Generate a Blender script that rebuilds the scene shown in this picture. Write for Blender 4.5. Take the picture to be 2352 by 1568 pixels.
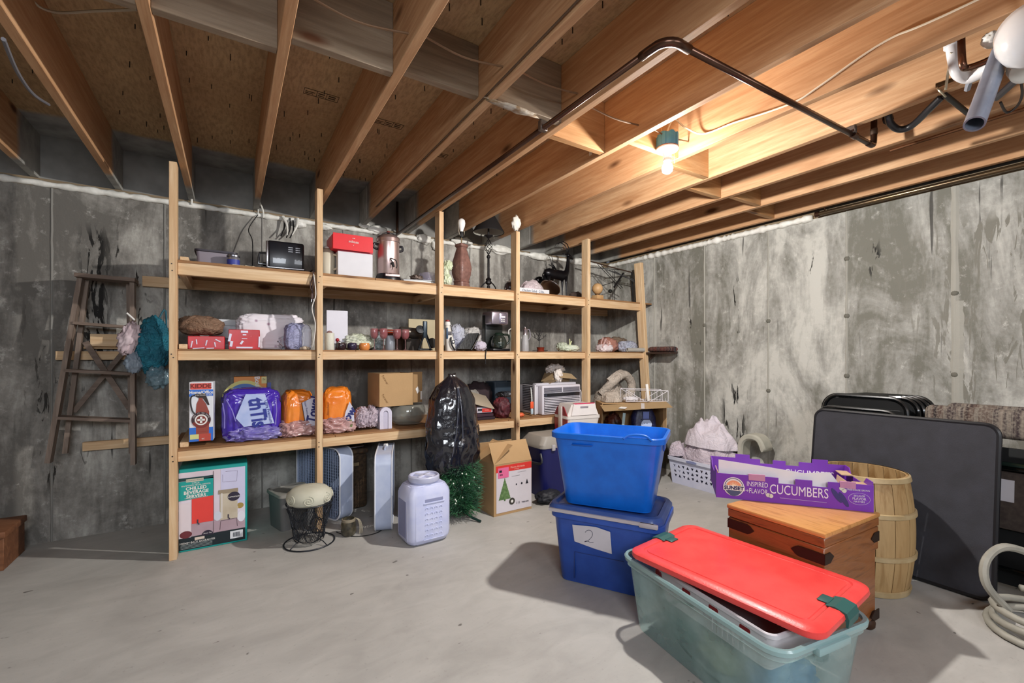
import bpy, bmesh, math, random
from mathutils import Vector, Matrix, noise, Euler
random.seed(7)
R = math.radians
for o in list(bpy.data.objects): bpy.data.objects.remove(o)
SC = bpy.context.scene
COL = SC.collection
# ---------------------------------------------------------------- camera, world, lights, exposure
CAMH = 1.20; FPX = 1024.0; CX = 1176.0; HY = 817.0; YAW = R(32.25)
cd = bpy.data.cameras.new('camera'); cam = bpy.data.objects.new('camera', cd); COL.objects.link(cam)
cd.sensor_width = 36; cd.lens = 36*FPX/2352; cd.shift_y = 33/2352; cd.clip_start = .05; cd.clip_end = 60
cam.location = (0, 0, CAMH); cam.rotation_euler = (R(90), 0, -YAW)
SC.camera = cam
w = bpy.data.worlds.new('world'); SC.world = w; w.use_nodes = True
w.node_tree.nodes['Background'].inputs[0].default_value = (.62, .68, .8, 1)
w.node_tree.nodes['Background'].inputs[1].default_value = .12
SC.view_settings.view_transform = 'Standard'; SC.view_settings.look = 'None'
SC.view_settings.gamma = 1; SC.view_settings.use_curve_mapping = False
SC.view_settings.exposure = 0.2
BULB = (2.015, 1.605, 2.222)
def light(name, kind, loc, power, col, size=.1, rot=(0,0,0), sy=None):
    l = bpy.data.lights.new(name, kind); l.energy = power; l.color = col
    if kind == 'POINT': l.shadow_soft_size = size
    if kind == 'AREA':
        l.size = size
        if sy: l.shape = 'RECTANGLE'; l.size_y = sy
    o = bpy.data.objects.new(name, l); COL.objects.link(o); o.location = loc; o.rotation_euler = rot
    return o
bl = light('bulb_light', 'POINT', BULB, 34, (1, .96, .91), .03)
bl.data.use_nodes = True; _n = bl.data.node_tree; _f = _n.nodes.new('ShaderNodeLightFalloff'); _f.inputs['Strength'].default_value = 2.0
_n.links.new(_f.outputs['Linear'], _n.nodes['Emission'].inputs['Strength'])
# added soft fill lights behind the camera, no real lamps hang there
light('fill_light', 'AREA', (-.4, -1.5, 2.2), 82, (.88, .93, 1), 1.3, (R(62), 0, R(-12)), 1.0)
light('fill_light', 'AREA', (1.8, -2.0, 2.25), 40, (.9, .94, 1), 1.2, (R(60), 0, R(0)), 1.0)
cy = SC.cycles
cy.use_denoising = True; cy.max_bounces = 8; cy.diffuse_bounces = 5; cy.glossy_bounces = 3; cy.transmission_bounces = 6; cy.transparent_max_bounces = 12
cy.sample_clamp_indirect = 6; cy.caustics_reflective = False; cy.caustics_refractive = False

# ---------------------------------------------------------------- pixel -> real place in the room
FW = (math.sin(YAW), math.cos(YAW)); RT = (math.cos(YAW), -math.sin(YAW))
def dirs(px, py=HY):
    u = (px-CX)/FPX; return FW[0]+u*RT[0], FW[1]+u*RT[1], (HY-py)/FPX
def atY(px, py, Y):
    dx, dy, dz = dirs(px, py); t = Y/dy; return (dx*t, Y, CAMH+dz*t)
def atX(px, py, X):
    dx, dy, dz = dirs(px, py); t = X/dx; return (X, dy*t, CAMH+dz*t)
def atZ(px, py, Z=0):
    dx, dy, dz = dirs(px, py); t = (Z-CAMH)/dz; return (dx*t, dy*t, Z)
def xs(px, Y): return atY(px, HY, Y)[0]

# ---------------------------------------------------------------- materials
def lin(h):
    if isinstance(h, str):
        h = h.lstrip('#'); c = [int(h[i:i+2], 16)/255 for i in (0, 2, 4)]
    else: c = list(h)
    return tuple(x/12.92 if x <= .04045 else ((x+.055)/1.055)**2.4 for x in c)+(1,)
MC = {}
class NT:
    def __init__(s, name):
        s.m = bpy.data.materials.new(name); s.m.use_nodes = True; s.t = s.m.node_tree; s.n = s.t.nodes; s.l = s.t.links
        s.b = s.n['Principled BSDF']
    def nd(s, ty, **k):
        n = s.n.new(ty)
        for a, v in k.items():
            if a.startswith('i_'): n.inputs[a[2:].replace('_', ' ')].default_value = v
            else: setattr(n, a, v)
        return n
    def lk(s, a, b): s.l.new(a, b)
    def coord(s, scale=(1, 1, 1), kind='Object', rot=(0, 0, 0)):
        c = s.nd('ShaderNodeTexCoord'); m = s.nd('ShaderNodeMapping'); m.inputs['Scale'].default_value = scale; m.inputs['Rotation'].default_value = rot
        s.lk(c.outputs[kind], m.inputs[0]); return m.outputs[0]
    def noise(s, vec, scale, detail=4, rough=.55, dist=0):
        n = s.nd('ShaderNodeTexNoise'); n.inputs['Scale'].default_value = scale; n.inputs['Detail'].default_value = detail
        n.inputs['Roughness'].default_value = rough; n.inputs['Distortion'].default_value = dist
        s.lk(vec, n.inputs['Vector']); return n.outputs[0]
    def ramp(s, fac, stops, interp='LINEAR'):
        r = s.nd('ShaderNodeValToRGB'); e = r.color_ramp.elements; r.color_ramp.interpolation = interp
        while len(e) < len(stops): e.new(.5)
        for i, (p, c) in enumerate(stops):
            e[i].position = p; e[i].color = lin(c) if not isinstance(c, (int, float)) else (c, c, c, 1)
        s.lk(fac, r.inputs[0]); return r.outputs[0]
    def mix(s, fac, a, b, mode='MIX'):
        n = s.nd('ShaderNodeMix'); n.data_type = 'RGBA'; n.blend_type = mode
        for sock, v in ((n.inputs[0], fac), (n.inputs[6], a), (n.inputs[7], b)):
            if hasattr(v, 'is_linked') or hasattr(v, 'links'): s.lk(v, sock)
            elif isinstance(v, (int, float)): sock.default_value = v
            else: sock.default_value = lin(v)
        return n.outputs[2]
    def math(s, op, a, b=0, clamp=False):
        n = s.nd('ShaderNodeMath'); n.operation = op; n.use_clamp = clamp
        for sock, v in ((n.inputs[0], a), (n.inputs[1], b)):
            if hasattr(v, 'links'): s.lk(v, sock)
            else: sock.default_value = v
        return n.outputs[0]
    def bump(s, h, strength=.3, dist=.01):
        b = s.nd('ShaderNodeBump'); b.inputs['Strength'].default_value = strength; b.inputs['Distance'].default_value = dist
        s.lk(h, b.inputs['Height']); s.lk(b.outputs[0], s.b.inputs['Normal'])
    def col(s, c): s.lk(c, s.b.inputs['Base Color'])
def M(col, rough=.55, metal=0, col2=None, scale=12, bump=0, bscale=60, alpha=1, trans=0, ior=1.45, coat=0, sheen=0, emit=0, st=(1, 1, 1), sub=0, name=None):
    key = (col, rough, metal, col2, scale, bump, bscale, alpha, trans, ior, coat, sheen, emit, st)
    if key in MC: return MC[key]
    s = NT(name or 'surface'); b = s.b
    v = s.coord(st); n = s.noise(v, scale, 3)
    if col2 is None:
        c = lin(col); col2v = tuple(min(1, x*.86) for x in c[:3])+(1,)
        mx = s.nd('ShaderNodeMix'); mx.data_type = 'RGBA'; s.lk(n, mx.inputs[0]); mx.inputs[6].default_value = c; mx.inputs[7].default_value = col2v; s.col(mx.outputs[2])
    else:
        s.col(s.ramp(n, [(.35, col), (.65, col2)]))
    b.inputs['Roughness'].default_value = rough; b.inputs['Metallic'].default_value = metal
    b.inputs['Coat Weight'].default_value = coat; b.inputs['Sheen Weight'].default_value = sheen
    b.inputs['IOR'].default_value = ior; b.inputs['Transmission Weight'].default_value = trans; b.inputs['Alpha'].default_value = alpha
    if emit: b.inputs['Emission Color'].default_value = lin(col); b.inputs['Emission Strength'].default_value = emit
    if bump: s.bump(s.noise(v, bscale, 3), bump, .004)
    MC[key] = s.m; return s.m
def wood(axis, c1, c2, c3, scale=1.0, rough=.7, knots=True, foam=False, name='wood'):
    key = ('wood', axis, c1, c2, c3, scale, foam)
    if key in MC: return MC[key]
    s = NT(name); st = [14*scale]*3; st['xyz'.index(axis)] = .9*scale
    rnd = s.nd('ShaderNodeObjectInfo').outputs['Random']
    cc = s.nd('ShaderNodeTexCoord').outputs['Object']
    add = s.nd('ShaderNodeVectorMath'); add.operation = 'ADD'; s.lk(cc, add.inputs[0])
    mul = s.nd('ShaderNodeVectorMath'); mul.operation = 'SCALE'; mul.inputs[0].default_value = (13, 17, 11); s.lk(rnd, mul.inputs['Scale']); s.lk(mul.outputs[0], add.inputs[1])
    mp = s.nd('ShaderNodeMapping'); mp.inputs['Scale'].default_value = st; s.lk(add.outputs[0], mp.inputs[0]); v = mp.outputs[0]
    n1 = s.noise(v, 1.2, 6, .6, 1.2); n2 = s.noise(v, 6, 4, .6)
    c = s.ramp(n1, [(.3, c1), (.52, c2), (.72, c3)])
    c = s.mix(s.ramp(n2, [(.38, 0.0), (.68, .6)]), c, c3)
    # whole-board tint from board to board
    c = s.mix(s.math('MULTIPLY', rnd, .35), c, c3)
    if knots:
        mk = s.nd('ShaderNodeMapping'); k = [9, 9, 9]; k['xyz'.index(axis)] = 3.2; mk.inputs['Scale'].default_value = k; s.lk(add.outputs[0], mk.inputs[0])
        vo = s.nd('ShaderNodeTexVoronoi'); vo.inputs['Scale'].default_value = .55; s.lk(mk.outputs[0], vo.inputs['Vector'])
        c = s.mix(s.ramp(vo.outputs['Distance'], [(.06, 1.0), (.15, 0.0)]), c, '#5a3416')
    if foam:
        geo = s.nd('ShaderNodeNewGeometry'); sp = s.nd('ShaderNodeSeparateXYZ'); s.lk(geo.outputs['Position'], sp.inputs[0])
        nn = s.noise(geo.outputs['Position'], 3, 3)
        f = s.math('ADD', sp.outputs['Y'], s.math('MULTIPLY', nn, .16))
        m_ = s.ramp(s.math('MULTIPLY', s.math('SUBTRACT', f, 3.76), 12, True), [(0, 0.0), (1, 1.0)])
        c = s.mix(m_, c, s.ramp(s.noise(geo.outputs['Position'], 9, 4), [(.35, '#83827e'), (.65, '#a5a49e')]))
    s.col(c); s.b.inputs['Roughness'].default_value = rough
    s.bump(n2, .25, .002)
    MC[key] = s.m; return s.m
def pine(axis): return wood(axis, '#e6cfae', '#d9bb92', '#bf9870', name='pine')
def joistw(): return wood('y', '#d8b48c', '#c99f76', '#a97a52', foam=True, name='joist_wood')

# ---------------------------------------------------------------- geometry
def setp(o, label=None, cat=None, group=None, kind=None):
    if label: o['label'] = label
    if cat: o['category'] = cat
    if group: o['group'] = group
    if kind: o['kind'] = kind
    return o
def thing(name, label, cat, loc=(0, 0, 0), rz=0, group=None, kind=None, rot=None):
    o = bpy.data.objects.new(name, None); COL.objects.link(o); o.empty_display_size = .1
    o.location = loc; o.rotation_euler = rot if rot else (0, 0, R(rz))
    return setp(o, label, cat, group, kind)
def mesh_obj(name, me, m, par):
    o = bpy.data.objects.new(name, me); COL.objects.link(o)
    if m is not None and not me.materials: me.materials.append(m)
    if par is not None: o.parent = par
    return o
class MB:
    def __init__(s): s.bm = bmesh.new()
    def add(s, verts, faces, mat=None):
        vs = [s.bm.verts.new(mat @ Vector(v) if mat else v) for v in verts]
        for f in faces:
            try: s.bm.faces.new([vs[i] for i in f])
            except ValueError: pass
        return vs
    def box(s, x0, x1, y0, y1, z0, z1, mat=None):
        v = [(x0, y0, z0), (x1, y0, z0), (x1, y1, z0), (x0, y1, z0), (x0, y0, z1), (x1, y0, z1), (x1, y1, z1), (x0, y1, z1)]
        s.add(v, [(0, 3, 2, 1), (4, 5, 6, 7), (0, 1, 5, 4), (1, 2, 6, 5), (2, 3, 7, 6), (3, 0, 4, 7)], mat); return s
    def rbox(s, x0, x1, y0, y1, z0, z1, b=.01, seg=2, mat=None):
        t = bmesh.new(); m2 = MB.__new__(MB); m2.bm = t; m2.box(x0, x1, y0, y1, z0, z1)
        bmesh.ops.bevel(t, geom=list(t.edges), offset=b, segments=seg, affect='EDGES', profile=.5)
        s.merge(t, mat); return s
    def merge(s, t, mat=None):
        t.verts.index_update()
        vs = [s.bm.verts.new(mat @ v.co if mat else v.co) for v in t.verts]
        for f in t.faces:
            try: s.bm.faces.new([vs[v.index] for v in f.verts])
            except ValueError: pass
        t.free()
    def lathe(s, prof, c=(0, 0, 0), seg=28, mat=None, sx=1, sy=1, cap=True):
        rows = []
        T = (mat or Matrix()) 
        for r, z in prof:
            rows.append([s.bm.verts.new(T @ Vector((c[0]+sx*r*math.cos(2*math.pi*i/seg), c[1]+sy*r*math.sin(2*math.pi*i/seg), c[2]+z))) for i in range(seg)])
        for a, b in zip(rows, rows[1:]):
            for i in range(seg):
                try: s.bm.faces.new([a[i], a[(i+1) % seg], b[(i+1) % seg], b[i]])
                except ValueError: pass
        if cap:
            try: s.bm.faces.new(rows[0][::-1]); s.bm.faces.new(rows[-1])
            except ValueError: pass
        return s
    def tube(s, pts, r, seg=8, closed=False, r2=None):
        P = [Vector(p) for p in pts]; n = len(P); rows = []; up = None
        for i, p in enumerate(P):
            a = P[i-1] if (i > 0 or closed) else p; b = P[(i+1) % n] if (i < n-1 or closed) else p
            t = (b-a).normalized()
            if up is None: up = t.orthogonal().normalized()
            else:
                up = up-t*up.dot(t)
                up = up.normalized() if up.length > 1e-6 else t.orthogonal().normalized()
            sd = t.cross(up); rr = r if r2 is None else r+(r2-r)*i/max(1, n-1)
            rows.append([s.bm.verts.new(p+rr*(math.cos(2*math.pi*k/seg)*up+math.sin(2*math.pi*k/seg)*sd)) for k in range(seg)])
        pr = list(zip(rows, rows[1:]))
        if closed: pr.append((rows[-1], rows[0]))
        for a, b in pr:
            for k in range(seg):
                try: s.bm.faces.new([a[k], a[(k+1) % seg], b[(k+1) % seg], b[k]])
                except ValueError: pass
        if not closed:
            s.bm.faces.new(rows[0][::-1]); s.bm.faces.new(rows[-1])
        return s
    def prism(s, pts, t, axis='y', base=0, mat=None):
        """outline pts (2D) extruded by t along axis; for 'y' pts are (x,z), for 'z' (x,y), for 'x' (y,z)"""
        f = {'y': lambda a, b, c: (a, c, b), 'z': lambda a, b, c: (a, b, c), 'x': lambda a, b, c: (c, a, b)}[axis]
        n = len(pts); v = [f(a, b, base) for a, b in pts]+[f(a, b, base+t) for a, b in pts]
        fc = [tuple(range(n)), tuple(range(2*n-1, n-1, -1))]+[(i, i+n, (i+1) % n+n, (i+1) % n) for i in range(n)]
        s.add(v, fc, mat); return s
    def loops(s, loops, cap0=True, cap1=True):
        rows = [[s.bm.verts.new(p) for p in L] for L in loops]; n = len(rows[0])
        for a, b in zip(rows, rows[1:]):
            for i in range(n):
                try: s.bm.faces.new([a[i], a[(i+1) % n], b[(i+1) % n], b[i]])
                except ValueError: pass
        if cap0: s.bm.faces.new(rows[0][::-1])
        if cap1: s.bm.faces.new(rows[-1])
        return s
    def blob(s, w, d, h, c=(0, 0, 0), seed=0, amp=.15, freq=3, sub=4, e=1.0, flat=True, fold=0, ff=6, fdir=(1, 1, 1)):
        t = bmesh.new(); bmesh.ops.create_icosphere(t, subdivisions=sub, radius=1)
        off = Vector((seed*7.13, seed*3.7, seed*1.9))
        for v in t.verts:
            n = v.co.normalized()
            p = Vector([math.copysign(abs(k)**e, k) for k in n])
            a = amp*noise.fractal(n*freq+off, 1.0, 2.0, 3)
            if fold:
                q = Vector((n.x*fdir[0], n.y*fdir[1], n.z*fdir[2]))*ff+off
                q += Vector((noise.noise(n*2+off), noise.noise(n*2.3-off), 0))*1.5
                a += fold*(1-2*abs(noise.noise(q)))*.6-fold*.5
            p = p*(1+a)
            z = p.z*h/2
            if flat and z < -h*.42: z = -h*.42-(abs(z)-h*.42)*.15
            v.co = Vector((p.x*w/2+c[0], p.y*d/2+c[1], z+h*.45+c[2])) if flat else Vector((p.x*w/2+c[0], p.y*d/2+c[1], z+c[2]))
        s.merge(t); return s
    def build(s, name, m, par=None, smooth=False, loc=None, rot=None, ang=40):
        me = bpy.data.meshes.new(name)
        bmesh.ops.recalc_face_normals(s.bm, faces=list(s.bm.faces))
        s.bm.to_mesh(me); s.bm.free()
        if smooth:
            me.polygons.foreach_set('use_smooth', [True]*len(me.polygons))
            if smooth != 'all': me.set_sharp_from_angle(angle=R(ang))
        o = mesh_obj(name, me, m, par)
        if loc: o.location = loc
        if rot: o.rotation_euler = rot
        return o
def B(name, m, par, x0, x1, y0, y1, z0, z1, b=0, seg=2, loc=None, rot=None):
    mb = MB()
    if b: mb.rbox(x0, x1, y0, y1, z0, z1, b, seg)
    else: mb.box(x0, x1, y0, y1, z0, z1)
    return mb.build(name, m, par, smooth=bool(b), loc=loc, rot=rot)
def L(name, m, par, prof, c=(0, 0, 0), seg=28, rot=None, loc=None, **k):
    return MB().lathe(prof, c, seg, **k).build(name, m, par, smooth=True, rot=rot, loc=loc)
def T(name, m, par, pts, r, seg=8, **k): return MB().tube(pts, r, seg, **k).build(name, m, par, smooth=True)
def spl(pts, n=6, closed=False):
    P = [Vector(p) for p in pts]; out = []; N = len(P)
    for i in range(N if closed else N-1):
        p0 = P[i-1] if (i > 0 or closed) else P[0]; p1 = P[i]; p2 = P[(i+1) % N]; p3 = P[(i+2) % N] if (closed or i+2 < N) else P[-1]
        for k in range(n):
            t = k/n; out.append(.5*((2*p1)+(-p0+p2)*t+(2*p0-5*p1+4*p2-p3)*t*t+(-p0+3*p1-3*p2+p3)*t**3))
    if not closed: out.append(P[-1])
    return out
def circ(c, r, n=24, plane='z', ry=None, a0=0, a1=360):
    ry = ry or r; out = []
    full = abs(a1-a0) >= 360
    for i in range(n if full else n+1):
        a = R(a0+(a1-a0)*i/n); x, y = r*math.cos(a), ry*math.sin(a)
        out.append((c[0]+x, c[1]+y, c[2]) if plane == 'z' else (c[0]+x, c[1], c[2]+y) if plane == 'y' else (c[0], c[1]+x, c[2]+y))
    return out
def rr(w, d, r, n=5, z=0, cx=0, cy=0):
    """rounded rectangle loop"""
    out = []
    for qx, qy, a in ((1, 1, 0), (-1, 1, 90), (-1, -1, 180), (1, -1, 270)):
        for i in range(n+1):
            t = R(a+90*i/n); out.append((cx+qx*(w/2-r)+r*math.cos(t), cy+qy*(d/2-r)+r*math.sin(t), z))
    return out
def text(body, size, m, par, loc, rot=(R(90), 0, 0), name='lettering', sx=1, align='CENTER', shear=0, thick=.0006, bold=0, fit=None):
    cu = bpy.data.curves.new('t', 'FONT'); cu.body = body; cu.size = size; cu.extrude = thick; cu.align_x = align; cu.align_y = 'CENTER'; cu.shear = shear
    cu.offset = bold; cu.resolution_u = 3
    to = bpy.data.objects.new('t', cu); COL.objects.link(to)
    me = bpy.data.meshes.new_from_object(to); bpy.data.objects.remove(to); bpy.data.curves.remove(cu)
    me.materials.clear()
    o = mesh_obj(name, me, m, par); o.location = loc; o.rotation_euler = rot
    if fit:
        xx = [v.co.x for v in me.vertices]; sx = fit/max(1e-4, max(xx)-min(xx))
    o.scale = (sx, 1, 1)
    return o
def blobo(name, m, par, w, d, h, c=(0, 0, 0), **k):
    return MB().blob(w, d, h, c, **k).build(name, m, par, smooth='all')
def fab(c1, c2, scale=9, creases=9, depth=.9, rough=.9, alpha=1, coat=0):
    key = ('fab', c1, c2, scale, creases, depth, rough, alpha)
    if key in MC: return MC[key]
    s = NT('fabric'); v = s.coord(); s.col(s.ramp(s.noise(v, scale, 3), [(.35, c1), (.65, c2)]))
    n = s.noise(v, creases, 2, .5, 1.6); r_ = s.math('ABSOLUTE', s.math('SUBTRACT', n, .5)); n2 = s.noise(s.coord((1, 1, 2.2)), creases*2.1, 2, .5, 2.2); r2_ = s.math('ABSOLUTE', s.math('SUBTRACT', n2, .5))
    h = s.math('ADD', s.math('MULTIPLY', s.math('MINIMUM', r_, .12), 5), s.math('MULTIPLY', s.math('MINIMUM', r2_, .1), 2.5)); s.bump(h, depth, .012)
    s.b.inputs['Roughness'].default_value = rough; s.b.inputs['Alpha'].default_value = alpha; s.b.inputs['Coat Weight'].default_value = coat
    MC[key] = s.m; return s.m
def drape(w, d, h, seed=0, nf=5, amp=.22, p=2.4, n=56, ang=0, lobes=.18, c=(0, 0, 0)):
    """a heap of cloth: domed sheet with running folds, gathered at its edge, closed underneath"""
    mb = MB(); off = Vector((seed*5.3, seed*2.7, seed)); N = n; rings = []; K = 22
    for j in range(K+1):
        q = j/K; row = []
        for i in range(N):
            a = 2*math.pi*i/N; lob = 1+lobes*noise.noise(Vector((math.cos(a)*1.6, math.sin(a)*1.6, 0))+off)
            rr_ = q*lob; x, y = rr_*math.cos(a), rr_*math.sin(a)
            P = Vector((x, y, 0)); wv = Vector((noise.noise(P*1.7+off), noise.noise(P*1.7-off), 0))*.55
            s_ = (x+wv.x)*math.cos(R(ang))+(y+wv.y)*math.sin(R(ang)); s2 = (x+wv.y)*math.cos(R(ang+68))+(y-wv.x)*math.sin(R(ang+68))
            rd = (1-abs(math.sin(nf*1.57*s_)))**1.3; rd2 = (1-abs(math.sin(nf*1.1*s2+1)))**1.6
            dome = max(0, 1-q**p)**.62; dome *= .82+.30*noise.noise(P*1.2+off*1.3)
            z = h*(dome*(1-amp*.5)+amp*(.65*rd+.45*rd2)*min(1, (1-q)*3.2+.12)*(.4+dome*.6)); z = max(z, .002)
            row.append((x*w/2+c[0], y*d/2+c[1], z+c[2]))
        rings.append(row)
    base = [(p_[0]*1.0, p_[1], c[2]) for p_ in rings[-1]]
    mb.loops([base]+rings[::-1][:-1], True, True); return mb
def heap(name, m, par, w, d, h, loc, rz=0, **k):
    o = drape(w, d, h, **k).build(name, m, par, smooth='all'); o.location = loc; o.rotation_euler = (0, 0, R(rz)); return o
# common materials
WHITE = M('#e6e4e0', .5); GREYW = M('#c9c8c6', .5); BLACK = M('#121214', .35); DARK = M('#1d1e22', .6); CHROME = M('#c8c8cc', .18, 1)
CARD = M('#b6946a', .85, bump=.15, bscale=90); CARDD = M('#8d7050', .9); INK = M('#20202c', .6)
# ================================================================ the room
WY = 4.03; WX = 3.916; TOPZ = 2.285; JB = 2.341; JT = 2.626
def concrete(axis, base=('#8d8b83', '#b5b3aa', '#cbc9c2'), panel=.6, pofs=0, name='concrete', floor=False, marks=None, tint=None):
    s = NT(name); geo = s.nd('ShaderNodeTexCoord').outputs['Object']
    def mp(sc):
        m = s.nd('ShaderNodeMapping'); m.inputs['Scale'].default_value = sc; s.lk(geo, m.inputs[0]); return m.outputs[0]
    if floor:
        n1 = s.noise(mp((1, 1, 1)), 1.1, 5, .6, .6); n2 = s.noise(mp((1, 2.2, 1)), 4, 5, .6, .8); n3 = s.noise(mp((1, 1, 1)), 60, 3)
        c = s.ramp(n1, [(.3, base[0]), (.5, base[1]), (.72, base[2])])
        c = s.mix(.3, c, s.ramp(n2, [(.35, base[0]), (.65, base[2])]))
        c = s.mix(s.ramp(n3, [(.62, 0.0), (.75, .25)]), c, '#6f6b66')
        sp = s.noise(mp((1, 1.6, 1)), 13, 2, .4)
        c = s.mix(s.ramp(sp, [(.735, 0.0), (.76, .8)]), c, '#55514c')
        s.col(c); s.b.inputs['Roughness'].default_value = .62
        s.bump(n3, .12, .002); return s.m
    h = 'XY'.index(axis); st = [1, 1, 1]
    n1 = s.noise(mp((1.4, 1.4, .8)), 1.5, 7, .68, .9)
    n2 = s.noise(mp((5, 5, 1.1)), 1.6, 6, .65, .5)
    n3 = s.noise(mp((1, 1, 1)), 22, 5, .7)
    sp = s.nd('ShaderNodeSeparateXYZ'); s.lk(geo, sp.inputs[0])
    ph = s.math('FLOOR', s.math('DIVIDE', s.math('SUBTRACT', sp.outputs[h], pofs), panel))
    wn = s.nd('ShaderNodeTexWhiteNoise'); wn.noise_dimensions = '1D'; s.lk(ph, wn.inputs['W'])
    f = s.math('ADD', s.math('MULTIPLY', n1, .62), s.math('MULTIPLY', n2, .38))
    f = s.math('ADD', f, s.math('MULTIPLY', s.math('SUBTRACT', wn.outputs['Value'], .5), .11))
    f = s.math('ADD', f, s.math('MULTIPLY', s.math('SUBTRACT', n3, .5), .16))
    c = s.ramp(f, [(.40, base[0]), (.5, base[1]), (.60, base[2])])
    # pale lime specks
    c = s.mix(s.ramp(s.noise(mp((1, 1, 1)), 11, 6, .75), [(.6, 0.0), (.7, .5)]), c, base[3] if len(base) > 3 else '#dcdad2')
    # dark drip marks running down the wall
    dr = s.noise(mp((30, 30, 1.5)), 1.0, 3, .5, .2); ms = s.noise(mp((1.3, 1.3, .9)), 1.3, 3, .5)
    k = s.math('MULTIPLY', s.ramp(dr, [(.66, 0.0), (.70, 1.0)]), s.ramp(ms, [(.52, 0.0), (.60, .8)]))
    c = s.mix(k, c, '#2d2b28')
    if marks:
        for (h0, hw, z0, z1, thr, colr) in marks:
            d = s.math('ABSOLUTE', s.math('SUBTRACT', sp.outputs[h], h0))
            a = s.math('SUBTRACT', 1, s.math('DIVIDE', d, hw), True)
            zz = s.math('MULTIPLY', s.math('MULTIPLY', s.math('SUBTRACT', sp.outputs['Z'], z0), 8, True), s.math('MULTIPLY', s.math('SUBTRACT', z1, sp.outputs['Z']), 8, True))
            st_ = s.noise(mp((16, 16, 3.0)), 1.3, 5, .6, .8)
            kk = s.math('MULTIPLY', s.math('MULTIPLY', a, zz), s.ramp(st_, [(thr, 0.0), (thr+.03, 1.0)]))
            c = s.mix(s.math('MULTIPLY', kk, 1.6, True), c, colr)
    s.col(c); s.b.inputs['Roughness'].default_value = .85
    s.bump(s.math('ADD', n3, n2), .5, .006); return s.m
CONB = concrete('X', ('#67645f', '#8d8a84', '#b3b1aa', '#cbc9c3'), marks=[(-.77, .10, 1.1, 2.1, .5, '#181614'), (-.6, .16, .9, 2.2, .6, '#2a2723'), (-.95, .2, .3, 1.6, .6, '#2a2723')])
CONR = concrete('Y', ('#706f66', '#979690', '#bab9b2', '#d2d0c9'), panel=.59, pofs=.31,
    marks=[(2.34, .10, .25, 1.05, .55, '#12110f'), (2.45, .05, .1, .9, .54, '#1c1a17'), (2.36, .08, 1.25, 1.95, .58, '#26241f'), (2.9, .3, 1.2, 2.1, .64, '#2c2a26'), (1.75, .16, 1.7, 2.1, .64, '#2c2a26'), (1.32, .06, 1.7, 2.05, .57, '#1c1a17'), (.7, .6, 0, 2.1, .56, '#77756c')])
CONF = concrete('X', ('#96938e', '#a9a6a1', '#b8b5af'), floor=True)
fl = B('floor', CONF, None, -3.2, 4.1, -3.2, 4.2, -.12, 0); setp(fl, kind='structure')
wb = B('wall_back', CONB, None, -3.2, 4.116, WY, WY+.2, 0, TOPZ); setp(wb, kind='structure')
wr = B('wall_right', CONR, None, WX, WX+.2, -3.2, WY, 0, TOPZ); setp(wr, kind='structure')
wl = B('wall_left', CONB, None, -3.4, -3.2, -3.2, WY+.2, 0, TOPZ); setp(wl, kind='structure')
wf = B('wall_front', CONB, None, -3.4, 4.116, -3.4, -3.2, 0, TOPZ); setp(wf, kind='structure')
# raised joints left by the form boards
sm = M('#a3a198', .9, bump=.5, bscale=40)
def seam(par, axis, h, z0, z1, wdt, m=sm):
    mb = MB(); pts = []; n = 34
    for i in range(n+1):
        z = z0+(z1-z0)*i/n; j = .003*noise.noise(Vector((h*9, z*9, 1))); ww = wdt*(.75+.5*abs(noise.noise(Vector((h*5, z*14, 4)))))
        pts.append((h+j, z, ww))
    L_ = []
    for c, z, ww in pts:
        a = [(c-ww, 0), (c-ww*.3, -.006), (c+ww*.3, -.006), (c+ww, 0), (c, .01)]
        L_.append([(x, WY+y, z) if axis == 'x' else (WX+y, x, z) for x, y in a])
    mb.loops(L_); return mb.build('form_seam', m, par)
for y in (3.29, 2.682, 2.069, 1.491, .30, -.3): seam(wr, 'y', y, 0, TOPZ, .009)
seam(wr, 'y', .9, 0, TOPZ, .02); seam(wr, 'y', .885, .5, 1.55, .03)
for x in (-2.2, -1.6, -.98, -.4, .21, .82, 1.43, 2.04, 2.65, 3.26): seam(wb, 'x', x, 0, TOPZ, .008, M('#8a8883', .9, bump=.5, bscale=40))
tm = M('#6b6960', .9)
for y, z in ((2.069, 1.5), (1.491, 1.5), (1.491, 1.93), (1.491, 1.05), (.9, 1.6), (.9, 1.08), (2.069, .9), (2.682, 1.5)):
    MB().lathe([(.022, -.004), (.016, .006), (.006, .010)], seg=10).build('tie_hole_plug', tm, wr, smooth=True, loc=(WX, y, z), rot=(0, R(-90), 0))
# sill plate and sprayed rim behind the joists
FOAM = M('#d9d8d0', .8, bump=.6, bscale=30, col2='#efeee8', scale=20)
SPRAY = M('#7d7c79', .9, col2='#94938f', scale=5, bump=.6, bscale=25)
ce = B('ceiling', None, None, -3.2, 4.1, -3.2, 4.2, JT, JT+.02); setp(ce, kind='structure')
s = NT('subfloor'); v = s.coord((1, 1, 1)); n = s.noise(v, 1.3, 4); n2 = s.noise(s.coord((40, 9, 9)), 2, 5, .7)
c = s.ramp(n, [(.35, '#a88a66'), (.65, '#bd9f78')]); c = s.mix(s.ramp(n2, [(.42, .0), (.62, .55)]), c, '#7d6244')
c = s.mix(s.ramp(s.noise(s.coord((9, 40, 9)), 1.6, 5, .7), [(.5, .0), (.66, .45)]), c, '#b99a6e')
geo = s.nd('ShaderNodeNewGeometry'); sp = s.nd('ShaderNodeSeparateXYZ'); s.lk(geo.outputs['Position'], sp.inputs[0])
f = s.math('ADD', sp.outputs['Y'], s.math('MULTIPLY', s.noise(geo.outputs['Position'], 2.4, 3), .22))
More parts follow.
